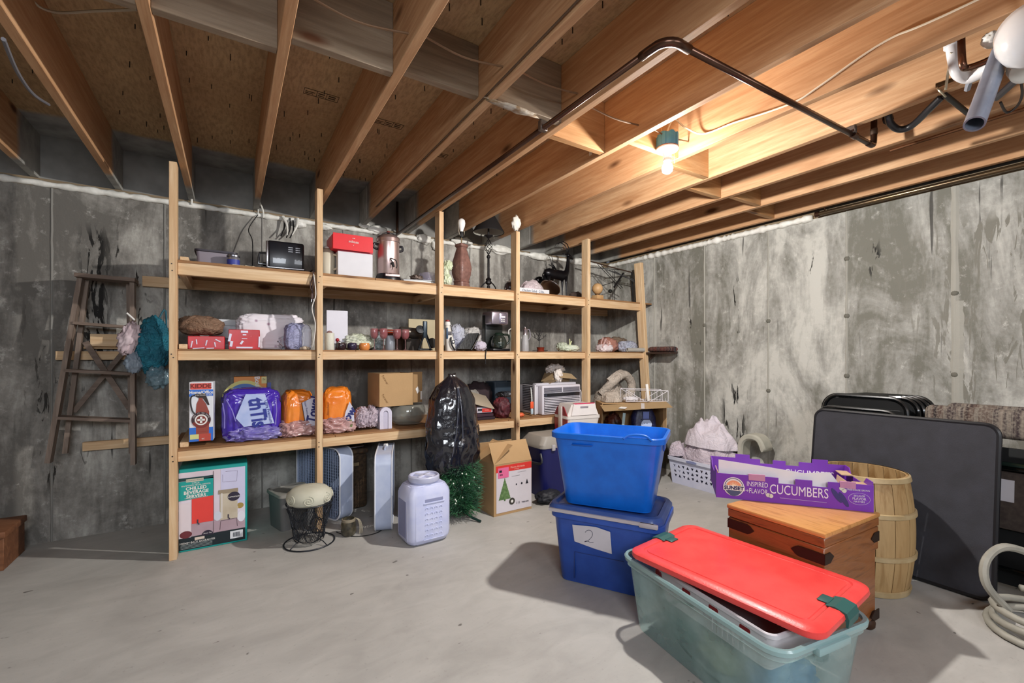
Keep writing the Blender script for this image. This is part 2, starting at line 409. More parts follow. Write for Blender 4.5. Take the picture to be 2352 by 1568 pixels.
c = s.mix(s.ramp(s.math('MULTIPLY', s.math('SUBTRACT', f, 3.80), 16, True), [(0, 0.0), (1, 1.0)]), c, s.ramp(s.noise(v, 9, 4), [(.35, '#7d7c7a'), (.65, '#9b9a97')]))
s.col(c); s.b.inputs['Roughness'].default_value = .85; s.bump(n2, .3, .003); ce.data.materials.append(s.m)
B('rim_board', SPRAY, ce, -3.2, 3.95, 4.06, 4.10, TOPZ, JT)
B('rim_board', SPRAY, ce, 4.00, 4.04, -3.2, 4.06, TOPZ, JT)
B('sill_plate', wood('x', '#9c8a70', '#86745a', '#6e5d46'), ce, -3.2, 3.97, WY+.004, WY+.029, TOPZ+.001, JB-.001)
B('sill_plate', wood('y', '#9c8a70', '#86745a', '#6e5d46'), ce, WX+.010, WX+.058, -3.2, WY, TOPZ+.001, JB-.001)
JX = [-.242+.4085*k for k in range(-7, 11)]
jm = bpy.data.meshes.new('joist'); b_ = MB().rbox(-.019, .019, -3.2, 4.06, JB, JT, .002, 1); b_.bm.to_mesh(jm); b_.bm.free(); jm.materials.append(joistw())
for x in JX:
    o = mesh_obj('joist', jm, None, ce); o.location = (x, 0, 0)
bwg = wood('x', '#9d8d78', '#8c7a64', '#756250', name='grey_shaded_blocking_wood')  # greyish wood, darkened further so its colour carries the shade on these blocks
BY = {-3: 1.9, -2: 1.80, -1: 1.88, 0: 1.87, 1: 1.78, 2: 1.815, 3: 1.72, 4: 1.845, 5: 1.667, 6: 1.75, 7: 1.924, 8: 1.86, 9: 1.97}
bw = wood('x', '#d3ad80', '#c09465', '#a37446', name='blocking_wood')
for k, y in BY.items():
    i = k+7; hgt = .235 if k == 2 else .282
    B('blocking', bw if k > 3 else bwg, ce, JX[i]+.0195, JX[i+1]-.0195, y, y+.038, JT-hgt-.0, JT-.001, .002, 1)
# further row of blocking behind the camera
for k in range(-3, 10): B('blocking', bw, ce, JX[k+7]+.0195, JX[k+8]-.0195, -.75-.05*(k % 2), -.712-.05*(k % 2), JB+.004, JT-.001)
# flooring nails that come through between the joists
rn = random.Random(3); mb = MB()
for k in range(-4, 9):
    for j in range(40):
        x = JX[k+7]+rn.uniform(.05, .36); y = rn.uniform(.4, 3.7)
        y = round(y/.083)*.083+rn.uniform(-.006, .006); l = rn.uniform(.018, .032)
        mb.box(x-.0018, x+.0018, y-.0018, y+.0018, JT-l, JT+.001)
setp(mb.build('flooring_nails', M('#191512', .5), ce), kind='stuff')
# printed grade stamps on the underside of the sheathing
stamp = M('#3a2a1c', .8)
for (sx, sy, a) in ((.42, 2.62, 0), (.82, 2.72, 0), (1.22, 2.95, 0)):
    mb = MB()
    for (x0, x1, y0, y1) in ((-.11, .11, .028, .031), (-.11, .11, -.031, -.028), (-.11, -.107, -.03, .03), (.107, .11, -.03, .03), (-.03, -.027, -.03, .03), (.03, .033, -.03, .03), (-.1, -.04, -.004, .0), (-.1, -.05, .012, .016), (.045, .09, -.015, -.006), (.045, .09, .005, .014), (-.02, .02, .01, .016), (-.02, .02, -.012, -.004)):
        mb.box(sx+x0*.8, sx+x1*.8, sy+y0, sy+y1, JT-.0016, JT+.001)
    mb.build('grade_stamp', stamp, ce)
# foam beads along the top of the walls
def bead(name, pts, r, seed, flat=.55):
    mb = MB(); rows = []; n = len(pts)
    for i, p in enumerate(pts):
        p = Vector(p); t = (Vector(pts[min(i+1, n-1)])-Vector(pts[max(i-1, 0)])).normalized(); sd = t.cross(Vector((0, 0, 1)))
        rr_ = r*(.75+.7*abs(noise.noise(Vector((i*.23, seed, 0))))+.35*noise.noise(Vector((i*.9, seed, 3))))
        rows.append([p+rr_*(math.cos(a)*sd+math.sin(a)*Vector((0, 0, 1))*(1.0 if math.sin(a) > 0 else .8)) + Vector((0, 0, .006*noise.noise(Vector((i*.5, seed, a))))) for a in [2*math.pi*k/9 for k in range(9)]])
    mb.loops(rows); return mb.build(name, FOAM, None, smooth='all')
setp(bead('trim_1', [(-3.2+.03*i, WY-.002, TOPZ+.018) for i in range(int(7.1/.03))], .026, 1), kind='structure')
setp(bead('trim_2', [(WX-.005, 1.72+.02*i, TOPZ+.008) for i in range(int(2.3/.02))], .032, 5), kind='structure')
# foam run down where a joist end was sealed
def strands(par):
    for (px, p0, p1, r) in ((432, 410, 470, .007), (597, 465, 500, .006), (585, 455, 492, .004)):
        a = atY(px, p0, 3.97); b = atY(px+8, p1, 4.0)
        T('foam_strand', FOAM, par, spl([a, ((a[0]+b[0])/2+.01, 3.99, (a[2]+b[2])/2), b], 5), r, 7)
strands(ce)
# sprayed foam lumps on joist ends near the wall
for (px, py, Y, w_, h_, sd_) in ((1190, 505, 3.25, .085, .13, 3),):
    p = atY(px, py, Y)
    blobo('foam_lump', FOAM, ce, w_, .06, h_, (p[0], Y+.03, p[2]-.02), seed=sd_, amp=.35, freq=2.5, flat=False, sub=3)
for (px, py, sx_, sz_, sd_) in ((868, 527, .16, .07, 11), (838, 517, .10, .05, 12), (975, 548, .16, .09, 13), (1003, 560, .08, .12, 14), (1062, 556, .22, .10, 15), (1150, 572, .30, .09, 16), (1240, 588, .30, .08, 17), (1330, 600, .25, .08, 18), (690, 515, .10, .05, 19), (745, 520, .12, .05, 20)):
    p = atY(px, py, 4.0)
    blobo('foam_lump', FOAM, ce, sx_, .07, sz_, (p[0], 4.015, p[2]), seed=sd_, amp=.45, freq=2.2, flat=False, sub=3)
blobo('foam_smear', M('#c3bdb0', .9, col2='#8a6f50', scale=25), ce, .26, .045, .02, (1.10, 1.735, JT-.284), seed=40, amp=.5, flat=False, sub=3)
for k in (3, 4, 5, 6, 7):
    x = JX[k+7]
    MB().box(x-.0215, x+.0215, 3.80-.03*(k % 3), 4.055, JB+.01, JT-.002).build('foam_patch', M('#a3a29c', .9, col2='#bab9b3', scale=14, bump=.9, bscale=35), ce)
# ================================================================ shelf along the back wall
SF = 3.272; T3 = 1.774; T2 = 1.241; T1 = .643
sh = thing('storage_shelf', 'long built-in pine shelving with three levels against the concrete wall', 'shelf', (0, SF, 0))
PZ = pine('z'); PX_ = pine('x'); PYm = pine('y')
def lw(x): return x
posts = [(-.287, 2.3402), (.515, 2.3402), (1.407, 2.3402), (2.128, 2.29), (2.953, 2.3402)]
for x, zt in posts:
    B('post', PZ, sh, x-.019, x+.019, 0, .089, 0, zt, .002, 1)
mb = MB(); mb.rbox(-.022, .022, 0, .089, 0, 2.20, .002, 1)
mb.build('post', PZ, sh, loc=(3.872, 0, .0), rot=(0, R(-4.6), 0))
bays = [(-.268, .496), (.534, 1.388), (1.426, 2.109), (2.147, 2.934), (2.972, 3.80)]
for x0, x1 in bays:
    B('front_board', PX_, sh, x0+.001, x1-.001, .035, .073, 1.685, 1.757, .002, 1)
    B('front_board', PX_, sh, x0+.001, x1-.001, .035, .073, 1.173, 1.231, .002, 1)
    B('front_board', PX_, sh, x0+.001, x1-.001, .035, .073, .568, .630, .002, 1)
DW = wood('x', '#b58a5c', '#9f744a', '#7f5936', name='plank_wood')
def deck(z0, z1, xa, xb, cuts, w_=.137):
    y = .036; i = 0
    while y < .74:
        for a, b in zip([xa]+cuts, cuts+[xb]):
            off = .0 if i % 2 == 0 else .0
            B('plank', DW, sh, a+.0015, b-.0015, y, min(y+w_-.004, .752), z0, z1-random.Random(i*7+int(a*10)).uniform(0, .0015), .001, 1)
        y += w_; i += 1
deck(1.7575, T3, -.305, 3.895, [.9, 2.35])
deck(1.2315, T2, -.305, 3.895, [.76, 2.26])
deck(.6305, T1, -.305, 3.87, [.62, 2.05])
# ledgers on the wall, carried past the end post
B('ledger', PX_, sh, -.52, 3.9, .715, .753, 1.685, 1.757, .002, 1)
B('ledger', PX_, sh, -.953, 3.9, .715, .753, 1.173, 1.231, .002, 1)
B('ledger', PX_, sh, -.826, 3.9, .715, .753, .572, .630, .002, 1)
B('ledger', PX_, sh, -.78, -.53, .672, .712, 1.262, 1.345, .002, 1, rot=(0, R(0), 0))
B('ledger', PX_, sh, -.82, -.36, .712, .7545, 1.247, 1.262, .002, 1)
for x, _ in posts[:5]:
    for z in (1.685, 1.173, .568):
        B('cross_board', PYm, sh, x+.021, x+.058, .0745, .714, z, z+.062, .002, 1)
B('cross_board', PYm, sh, -.262, -.222, .036, .088, T2+.0005, T2+.030, .002, 1)
for z in (T3, T1): B('cross_board', PYm, sh, -.262, -.218, .09, .70, z+.0005, z+.030, .002, 1)
mb = MB()
for x, zt in posts:
    for z in (1.70, 1.74, 1.19, 1.21, .58, .61):
        mb.lathe([(.004, 0), (.004, .0012)], seg=8, mat=Matrix.Translation((x+random.uniform(-.008, .008), .0, z)) @ Matrix.Rotation(R(90), 4, 'X'))
setp(mb.build('nail_heads', M('#3a342e', .4, .8), sh), kind='stuff')
def SY(y): return SF+y
# ================================================================ top shelf
def on(px, Y, z): return (xs(px, Y), Y, z)
def wpx(a, b, Y): return xs(b, Y)-xs(a, Y)
def open_tub(name, m, par, w, d, h, r=.02, t=.003, taper=.9, z=0, rim=.008):
    mb = MB()
    mb.loops([rr(w*taper, d*taper, r*taper, 4, z), rr(w, d, r, 4, z+h-.012), rr(w+rim*2, d+rim*2, r+rim, 4, z+h-.012), rr(w+rim*2, d+rim*2, r+rim, 4, z+h), rr(w-t*2, d-t*2, r-t, 4, z+h), rr(w*taper-t*2, d*taper-t*2, r*taper-t, 4, z+t)])
    return mb.build(name, m, par, smooth=True)
# --- bay 1
p = on(498, 3.62, T3)
t = thing('storage_tub', 'low greyish lilac plastic tub with a dark rim near the end post, top shelf', 'tub', p)
open_tub('body', M('#8d8590', .5), t, .22, .2, .118, taper=.93)
MB().loops([rr(.232, .212, .028, 4, .104), rr(.24, .22, .03, 4, .106), rr(.24, .22, .03, 4, .118), rr(.228, .208, .026, 4, .118)], False, False).build('rim', M('#3a3640', .5), t, smooth=True)
p = on(536, 3.46, T3)
t = thing('canister', 'small shiny canister with a blue label beside the lilac tub', 'canister', p)
L('body', M('#b8b8c4', .3, .8), t, [(.034, 0), (.036, .004), (.036, .07), (.033, .074)])
L('lid', M('#8f9098', .3, .9), t, [(.038, .074), (.038, .084), (.03, .09), (.0, .091)], cap=False)
MB().lathe([(.0366, .02), (.0366, .055)], cap=False).build('label', M('#39449c', .5), t, smooth=True)
t = thing('paper_sheets', 'loose cream papers lying in front of the black toaster', 'papers', on(578, 3.38, T3), 12)
for i, (x, y, r_) in enumerate(((0, 0, 5), (.03, .02, 22), (-.05, .03, -14))):
    B('sheet', M('#d8cdb2', .8), t, -.05, .05, -.035, .035, .001+.0035*i, .004+.0035*i, loc=(x, y, 0), rot=(R(1.5*i), R(2), R(r_)))
# black toaster, long side to the room
YT = 3.39; x0, x1 = xs(614, YT), xs(699, YT); w_ = x1-x0
t = thing('toaster', 'black toaster with bright end trim standing on the top shelf', 'toaster', ((x0+x1)/2, YT, T3), -3)
tb = M('#16181f', .28, coat=.4); hw = w_/2
B('body', tb, t, -hw, hw, .005, .20, .014, .205, .016, 3)
B('end_panel', M('#a8a8ae', .25, .9), t, -hw-.008, -hw+.006, .008, .197, .02, .20, .006)
B('base', M('#0c0c10', .5), t, -hw-.01, hw+.006, 0, .205, 0, .02, .005)
B('trim_strip', CHROME, t, -hw, hw, .0, .006, .018, .026, .002, 1)
mb = MB()
for sx in (hw-.10, hw-.055):
    for k in range(3): mb.box(sx, sx+.028, .0035, .006, .135+.014*k, .141+.014*k)
mb.build('vent_marks', M('#9da0aa', .4), t)
T('lever_handle', tb, t, [(-hw-.006, .07, .125), (-hw-.045, .07, .125), (-hw-.05, .07, .09), (-hw-.05, .07, .05), (-hw-.006, .07, .05)], .008)
L('knob', tb, t, [(.014, 0), (.014, .014), (.01, .018)], rot=(0, R(-90), 0), loc=(-hw-.008, .13, .06))
for k in (.05, .14): B('slot', M('#050505', .8), t, -hw+.03, hw-.03, k-.012, k+.012, .2045, .2065)
# cords hanging from the foam on the wall
bkm = M('#1b1a1c', .6)
a = atY(582, 500, 3.98); setp(T('hanging_cord', bkm, None, spl([atY(592, 492, 4.0), atY(571, 525, 3.98), atY(580, 555, 3.9), (atY(579, 590, 3.8)[0], 3.8, T3+.006)], 6), .0035, 6), 'thin black cord dangling from the wall foam down to the top shelf', 'cord')
WL = ['dark wire poking from the foam directly above the toaster, closest to the end post', 'dark wire poking from the foam above the toaster, middle one of three', 'dark wire poking from the foam above the toaster, closest to the second post']
TL = ['white foam tail curling off the wall top above the middle of the toaster', 'white foam tail curling off the wall top near the second post']
for i, (pa, pb) in enumerate((((650, 505), (645, 542)), ((664, 507), (658, 545)), ((671, 512), (666, 546)))):
    o = T('wire_end', bkm, None, spl([atY(pa[0]+2, pa[1]-6, 4.0), atY((pa[0]+pb[0])/2+5, (pa[1]+pb[1])/2, 3.97), atY(pb[0], pb[1], 3.93)], 5), .005, 6)
    setp(o, WL[i], 'wire', 'short dark wires above the toaster')
for i, (px, py, px2, py2) in enumerate(((650, 500, 660, 540), (684, 505, 671, 540))):
    a = Vector(atY(px, py, 3.99)); b = Vector(atY(px2, py2, 3.93)); mid = (a+b)/2+Vector((.012, -.01, .01))
    o = T('foam_tail', FOAM, None, spl([a+Vector((0, .01, .01)), mid, b], 5), .014, 8, r2=.003)
    setp(o, TL[i], 'foam', 'foam tails above the toaster')
# cord with plug over the front board, and a white cord
x = xs(717, 3.29)
t = thing('power_cord', 'brown looped power cord with a two pin plug hanging over the shelf edge', 'cord', (x, 3.29, T3))
T('cable', M('#3c2522', .5), t, spl([(0, .12, .01), (.005, .02, .012), (.008, -.004, -.02), (-.012, -.006, -.09), (-.004, -.007, -.13), (.008, -.006, -.08), (.012, -.004, -.03), (.002, -.006, -.1), (.0, -.008, -.15)], 7), .0042, 7)
B('plug', M('#57433e', .5), t, -.009, .009, -.016, -.001, -.19, -.15, .004)
for s_ in (-.005, .005): B('prong', CHROME, t, s_-.001, s_+.001, -.012, -.005, -.208, -.19)
setp(T('thin_white_wire', M('#d9d6d0', .5), None, spl([(xs(719, 3.3), 3.30, T3+.012), (xs(722, 3.27), 3.266, T3-.05), (xs(723, 3.3), 3.262, 1.62), (xs(715, 3.3), 3.266, 1.53), (xs(723, 3.3), 3.275, 1.42), (xs(719, 3.3), 3.285, 1.30), (xs(716, 3.3), 3.32, T2+.012)], 7), .0036, 7), 'thin white cord trailing from the top shelf to the middle shelf by the second post', 'cord')
# --- bay 2
p = on(753, 3.42, T3)
t = thing('pitcher', 'cream plastic pitcher with a beige lid half hidden by the second post', 'pitcher', (.592, 3.47, p[2]), 100)
L('body', M('#cfc8b4', .45), t, [(.052, 0), (.055, .01), (.058, .15), (.05, .172)])
L('lid', M('#a89d8c', .5), t, [(.052, .172), (.048, .19), (.03, .205), (.0, .208)], cap=False)
T('handle', M('#cfc8b4', .45), t, spl([(-.05, -.03, .16), (-.075, -.06, .14), (-.07, -.055, .07), (-.05, -.03, .05)], 5), .008)
L('knob', WHITE, t, [(.014, .2), (.018, .214), (.01, .222)])
# white carton with red lid
YB = 3.36; x0, x1 = xs(776, YB), xs(856, YB); cx_ = (x0+x1)/2; w_ = x1-x0; zt = atY(816, 580, YB)[2]-T3; zl = atY(816, 541, YB)[2]-T3
t = thing('white_gift_box', 'plain white carton under the red lid box on the top shelf', 'box', (cx_, YB, T3), -1)
B('body', M('#dcdce2', .6), t, -w_/2, w_/2, 0, .2, 0, zt, .003, 1)
B('lid_flap', M('#c0465a', .6), t, -w_/2, w_/2, -.001, .2, zt, zt+.010, .002, 1)
x0, x1 = xs(765, YB-.03), xs(857, YB-.03); w_ = x1-x0
t = thing('red_box', 'bright red box lid with small white lettering resting on a white carton', 'box', ((x0+x1)/2, YB-.03, T3+zt+.0105), 0)
rd = M('#e02c34', .45)
B('body', rd, t, -w_/2, w_/2, .03, .25, 0, .105, .003, 1)
B('flap', rd, t, -w_/2, w_/2, .0, .004, -.005, .110, .001, 1, rot=(R(-2), 0, 0))
text('mikasa', .026, WHITE, t, (0, -.002, .058)); text('1948', .010, WHITE, t, (0, -.002, .083)); text('v', .012, WHITE, t, (0, -.002, .034))
# coffee urn
p = on(892, 3.45, T3); hU = atY(892, 546, 3.40)[2]-T3
t = thing('coffee_urn', 'tall polished metal coffee urn with black handles, base and spigot', 'coffee urn', p)
um = M('#dcc2be', .3, .85)
L('body', um, t, [(.080, .05), (.083, .055), (.083, hU-.03), (.088, hU-.026), (.086, hU)], seg=40)
L('lid', um, t, [(.088, hU), (.084, hU+.012), (.06, hU+.028), (.02, hU+.034), (0, hU+.035)], seg=40, cap=False)
L('knob', M('#7c2a2e', .4), t, [(.006, hU+.034), (.006, hU+.042), (.014, hU+.048), (.012, hU+.06), (0, hU+.064)], cap=False)
L('base', M('#15131a', .35), t, [(.098, 0), (.098, .02), (.088, .05), (.084, .056)], seg=40)
B('base_panel', um, t, -.05, .06, -.1, -.07, .028, .05, .004, rot=(0, 0, 0))
for s_ in (-1, 1): T('side_handle', M('#17131a', .4), t, spl([(s_*.082, 0, hU-.05), (s_*.108, 0, hU-.045), (s_*.112, 0, hU-.075), (s_*.083, 0, hU-.085)], 5), .009)
T('lid_arch', bkm, t, spl([(-.07, -.03, hU), (-.05, -.03, hU+.03), (0, -.03, hU+.045), (.05, -.03, hU+.03), (.07, -.03, hU)], 5), .004)
T('spigot', bkm, t, [(.0, -.083, .13), (.0, -.11, .13), (.005, -.115, .10)], .010)
T('spigot_lever', bkm, t, spl([(.0, -.11, .135), (-.02, -.115, .16), (.02, -.12, .15), (.03, -.12, .11), (.022, -.12, .09)], 5), .004)
# purple dried flowers in a glass, foil dish and a white binder
p = on(984, 3.66, T3)
t = thing('glass_bowl', 'round glass bowl with purple dried stems beside the third post, top shelf', 'bowl', p)
L('bowl', M('#b9b3c6', .08, alpha=.45), t, [(.04, 0), (.075, .03), (.09, .08), (.082, .125), (.07, .14)], cap=False)
mb = MB(); rn = random.Random(5)
for i in range(46):
    a, l = rn.uniform(0, 6.28), rn.uniform(.05, .13); r_ = rn.uniform(.01, .05)
    mb.tube([(0+.01*math.cos(a), .01*math.sin(a), .01), (-.03+r_*math.cos(a), r_*math.sin(a), .01+l)], .002, 4)
mb.build('stems', M('#4b4668', .8, col2='#6f6a86'), t)
p = on(968, 3.37, T3)
t = thing('binder', 'thin white ring binder lying flat near the third post', 'binder', (p[0]-.02, 3.365, T3), -6)
B('cover', M('#c9ced6', .5), t, -.125, .125, 0, .2, 0, .006, .002, 1); B('pages', M('#e9e9e6', .8), t, -.12, .115, .006, .195, .006, .02)
B('top_cover', M('#d4d9de', .5), t, -.125, .125, 0, .2, .02, .026, .002, 1, rot=(0, R(-2), 0))
p = on(957, 3.46, T3+.028)
setp(blobo('foil_dish', M('#8c7d74', .35, .6, col2='#5a4d47'), None, .1, .1, .055, (p[0], p[1], p[2]), seed=9, amp=.4, fold=.3, ff=4), 'crumpled foil dish lying on the white binder', 'dish')
# --- bay 3
p = on(1026, 3.42, T3)
t = thing('twisted_bag', 'pale green plastic bag twisted upright beside the third post', 'bag', p)
gm = M('#b9c4a0', .35, col2='#dfe6d2', scale=8)
mb = MB(); mb.blob(.085, .08, .12, seed=12, amp=.25, fold=.35, ff=3.5, fdir=(1, 1, .4), flat=True); mb.build('base', gm, t, smooth='all')
mb = MB(); mb.blob(.055, .05, .17, (-.006, 0, .055), seed=14, amp=.3, fold=.4, ff=3, fdir=(1, 1, .3)); mb.build('neck', gm, t, smooth='all')
mb = MB(); mb.blob(.065, .04, .09, (.016, -.01, .135), seed=15, amp=.35, fold=.35, ff=3); mb.build('top', gm, t, smooth='all')
# brown vase lamp
p = on(1060, 3.42, T3)
t = thing('vase_lamp', 'brown carved square vase lamp without its shade, white bulb on top', 'lamp', p, 20)
vm = M('#6f5049', .4, col2='#856259', scale=30, bump=.7, bscale=45)
prof = [(.066, 0), (.066, .018), (.060, .022), (.060, .036), (.066, .04), (.058, .05), (.075, .09), (.081, .13), (.074, .17), (.055, .225), (.042, .262), (.040, .272), (.052, .28), (.052, .294), (.036, .30)]
mb = MB(); mb.loops([rr(2*r_, 2*r_, r_*.35, 3, z) for r_, z in [(a*.84, b*1.24) for a, b in prof]]); mb.build('body', vm, t, smooth=True)
L('rod', M('#8d7f63', .3, .9), t, [(.006, .37), (.006, .43)], seg=10)
L('socket', bkm, t, [(.015, .425), (.018, .43), (.018, .465), (.015, .475)])
L('bulb', M('#f2f2f0', .25), t, [(.014, .475), (.016, .49), (.028, .52), (.033, .545), (.029, .57), (.015, .584), (0, .587)], cap=False)
T('harp', M('#b9b4a4', .3, .8), t, spl([(-.018, 0, .44), (-.036, 0, .48), (-.038, 0, .52), (-.036, .0, .56)], 5), .002, 6)
T('harp', M('#b9b4a4', .3, .8), t, spl([(.018, 0, .44), (.034, 0, .46), (.036, 0, .49)], 5), .002, 6)
# black wrought iron lamp with a black shade
p = on(1122, 3.565, T3); hs = atY(1122, 535, 3.565)[2]-T3
t = thing('iron_lamp', 'black wrought iron table lamp with a twisted cage stem and wide black shade', 'lamp', p)
im = M('#1a1719', .5, .3)
L('shade', M('#141214', .8), t, [(.145, hs), (.146, hs+.004), (.058, hs+.155), (.056, hs+.155), (.142, hs), (.145, hs)], seg=40, cap=False)
L('shade_lining', M('#a9a69b', .8), t, [(.1415, hs+.001), (.055, hs+.152)], seg=40, cap=False)
L('cup', im, t, [(.006, hs-.055), (.012, hs-.048), (.04, hs-.032), (.043, hs-.026), (.01, hs-.028)], seg=20)
T('rod', im, t, [(0, 0, hs-.03), (0, 0, hs+.05)], .008)
mb = MB()
for k in range(6):
    mb.tube([(.036*math.sin(math.pi*j/14)*math.cos(k*1.047+j*.30), .036*math.sin(math.pi*j/14)*math.sin(k*1.047+j*.30), hs-.20+.145*j/14) for j in range(15)], .0028, 5)
mb.build('cage', im, t, smooth='all')
L('stem', im, t, [(.016, .05), (.010, .07), (.012, .09), (.018, .10), (.011, .115), (.010, hs-.235), (.017, hs-.226), (.017, hs-.214), (.008, hs-.20)], seg=16)
L('collar', im, t, [(.012, .075), (.028, .085), (.03, .1), (.022, .115), (.028, .125), (.012, .14)], seg=8)
L('lower_stem', im, t, [(.011, .0), (.011, .05)], seg=12)
for k in range(3):
    a = R(-90+120*k+25); c_, s_ = math.cos(a), math.sin(a)
    T('foot', im, t, spl([(.01*c_, .01*s_, .10), (.04*c_, .04*s_, .085), (.075*c_, .075*s_, .045), (.085*c_, .085*s_, .008), (.10*c_, .10*s_, .006)], 5), .0055)
T('cord', im, t, spl([(-.01, .03, .02), (-.06, .03, .02), (-.09, .01, .008), (-.11, -.01, .014)], 5), .0035)
# patterned ball ornament
p = on(1171, 3.45, T3)
t = thing('patterned_jar', 'small round black and white patterned jar against the fourth post', 'jar', p)
s = NT('swirl'); v = s.nd('ShaderNodeTexVoronoi'); v.feature = 'F1'; v.inputs['Scale'].default_value = 26; s.lk(s.coord(), v.inputs['Vector']); s.col(s.ramp(v.outputs['Distance'], [(.3, '#e2dfdc'), (.36, '#2a2022')])); s.b.inputs['Roughness'].default_value = .3
L('body', s.m, t, [(.03, 0), (.045, .015), (.053, .045), (.046, .078), (.03, .092)])
L('lid', M('#b9b6b2', .3), t, [(.032, .092), (.026, .104), (.006, .108), (.006, .118), (.01, .122), (0, .126)], cap=False)
# --- bay 4
YB = 3.37; xa, xb = xs(1192, YB), xs(1262, YB)
t = thing('food_carton', 'flat white carton lettered Chicken Salad 2 lbs under folded cloth', 'box', ((xa+xb)/2, YB, T3))
w_ = xb-xa; B('body', M('#dfe0e4', .6), t, -w_/2, w_/2, 0, .2, 0, .045, .002, 1)
text('Chicken Salad - 2 lbs.', .0315, M('#4f5a70', .6), t, (-.012, -.001, .022), sx=.93)
p = on(1222, 3.46, T3+.0455)
setp(heap('folded_cloth', fab('#c5b4ba', '#dccfd3'), None, .25, .17, .095, p, seed=22, nf=4, p=3.2, ang=80), 'pinkish folded cloth heaped on the white chicken salad carton', 'cloth')
p = on(1250, 3.50, T3)
t = thing('serving_tray', 'oval chrome tray leaning up behind the chicken salad carton', 'tray', (xs(1268, 3.42), 3.42, T3), rot=(R(62), 0, R(-6)))
MB().lathe([(0, .0), (.082, .0), (.102, .008), (.105, .013), (.100, .011), (.08, .004), (0, .004)], c=(0, .09, 0), seg=36, sx=1.0, sy=.85, cap=False).build('tray', M('#77706f', .2, 1), t, smooth=True)
T('tray_rim', CHROME, t, [(.106*math.cos(R(a)), .09+.09*math.sin(R(a)), .013) for a in range(0, 360, 10)], .0035, 6, closed=True)
# antelope statues
bz = M('#17161a', .3, .5)
def antelope(base, sc, label, horn, faceR=1, rz=0):
    t = thing('antelope_statue', label, 'statue', base, rz, 'antelope statues')
    f = faceR
    def sk(name, pts, mat=bz):
        mb = MB(); P = [Vector(q[:3])*sc for q in pts]
        rows = []; up = None
        for i, q in enumerate(P):
            tt = (P[min(i+1, len(P)-1)]-P[max(i-1, 0)]).normalized()
            sd = Vector((0, 1, 0)); u2 = tt.cross(sd).normalized(); r_ = pts[i][3]*sc; ry = (pts[i][4] if len(pts[i]) > 4 else pts[i][3])*sc
            rows.append([q+sd*ry*math.cos(a)+u2*r_*math.sin(a) for a in [2*math.pi*k/12 for k in range(12)]])
        mb.loops(rows); o = mb.build(name, mat, t, smooth='all'); return o
    sk('body', [(-.21*f, 0, .30, .012), (-.20*f, 0, .31, .045, .035), (-.14*f, 0, .315, .068, .055), (-.04*f, 0, .31, .062, .05), (.06*f, 0, .305, .07, .052), (.115*f, 0, .32, .055, .045), (.15*f, 0, .37, .036, .03), (.165*f, 0, .46, .026, .022), (.17*f, 0, .54, .021, .018), (.175*f, 0, .575, .018)])
    sk('head', [(.15*f, 0, .575, .012), (.17*f, 0, .58, .026, .02), (.20*f, 0, .565, .022, .017), (.235*f, 0, .545, .013, .011), (.25*f, 0, .535, .008)])
    for s_ in (-1, 1):
        sk('ear', [(.158*f, s_*.018, .588, .006), (.135*f, s_*.035, .60, .011, .005), (.105*f, s_*.045, .605, .002)])
        sk('horn', [(q[0]*f, s_*q[1], q[2], q[3]) for q in horn])
    for (lx, y, k) in ((-.185, .03, 1), (-.165, -.03, 1), (.095, .028, 0), (.115, -.028, 0)):
        kx = -.03 if k else .0
        sk('leg', [(lx*f, y, .29, .032 if k else .026, .02), ((lx-kx*.4)*f, y, .21, .016, .013), ((lx+kx)*f, y, .14, .009), ((lx+kx*.6)*f, y, .05, .007), ((lx+kx*.5)*f, y, .018, .009), ((lx+kx*.2+.006)*f, y, 0, .010)])
    sk('tail', [(-.215*f, 0, .325, .006), (-.24*f, 0, .29, .006), (-.245*f, 0, .24, .008), (-.24*f, 0, .21, .002)])
    return t
antelope((xs(1284, 3.58), 3.60, T3), .80, 'tall dark antelope statue with long swept back horns on the top shelf', [(.16, .012, .60, .008), (.165, .02, .66, .007), (.135, .026, .71, .006), (.07, .03, .735, .005), (.0, .03, .71, .003), (-.03, .03, .67, .001)])
antelope((xs(1258, 3.76), 3.80, T3), .66, 'smaller dark gazelle statue with short forked horns behind the tall antelope', [(.155, .012, .60, .007), (.15, .018, .65, .006), (.13, .024, .70, .005), (.11, .03, .74, .004), (.12, .036, .78, .001)], rz=8)
p = on(1322, 3.62, T3)
setp(blobo('brown_bundle', M('#3b2f2a', .9, col2='#574842'), None, .16, .14, .11, p, seed=31, amp=.2, fold=.2), 'dark brown cloth bundle behind the tall antelope, by the fifth post', 'bundle')
# --- bay 5
p = on(1369, 3.42, T3)
t = thing('wooden_finial', 'round wooden ball finial on a square block next to the fifth post', 'finial', (p[0]+.02, p[1], p[2]))
pm = M('#c9a476', .5, col2='#b98f5e', scale=5)
L('ball', pm, t, [(.02, .06), (.03, .066)]+[(.056*math.cos(a), .118+.056*math.sin(a)) for a in [R(-65+15*k) for k in range(11)]]+[(0, .1745)], cap=False)
B('block', pm, t, -.045, .045, -.045, .045, 0, .05, .006); L('neck', M('#5f452b', .6), t, [(.03, .05), (.022, .056), (.028, .064)])
p = (3.32, 3.50, T3)
t = thing('wire_rack', 'thin black wire easel rack standing open at the corner end of the top shelf', 'rack', p)
mb = MB()
X0, X1 = .0, .50
def wl_(a, b, r_=.0035): mb.tube([a, b], r_, 6)
wl_((.05, .1, .42), (.30, .0, .16)); wl_((.08, .1, .43), (.33, .0, .17)); wl_((.20, .12, .38), (.50, -.15, .20)); wl_((.24, .12, .38), (.52, -.15, .21))
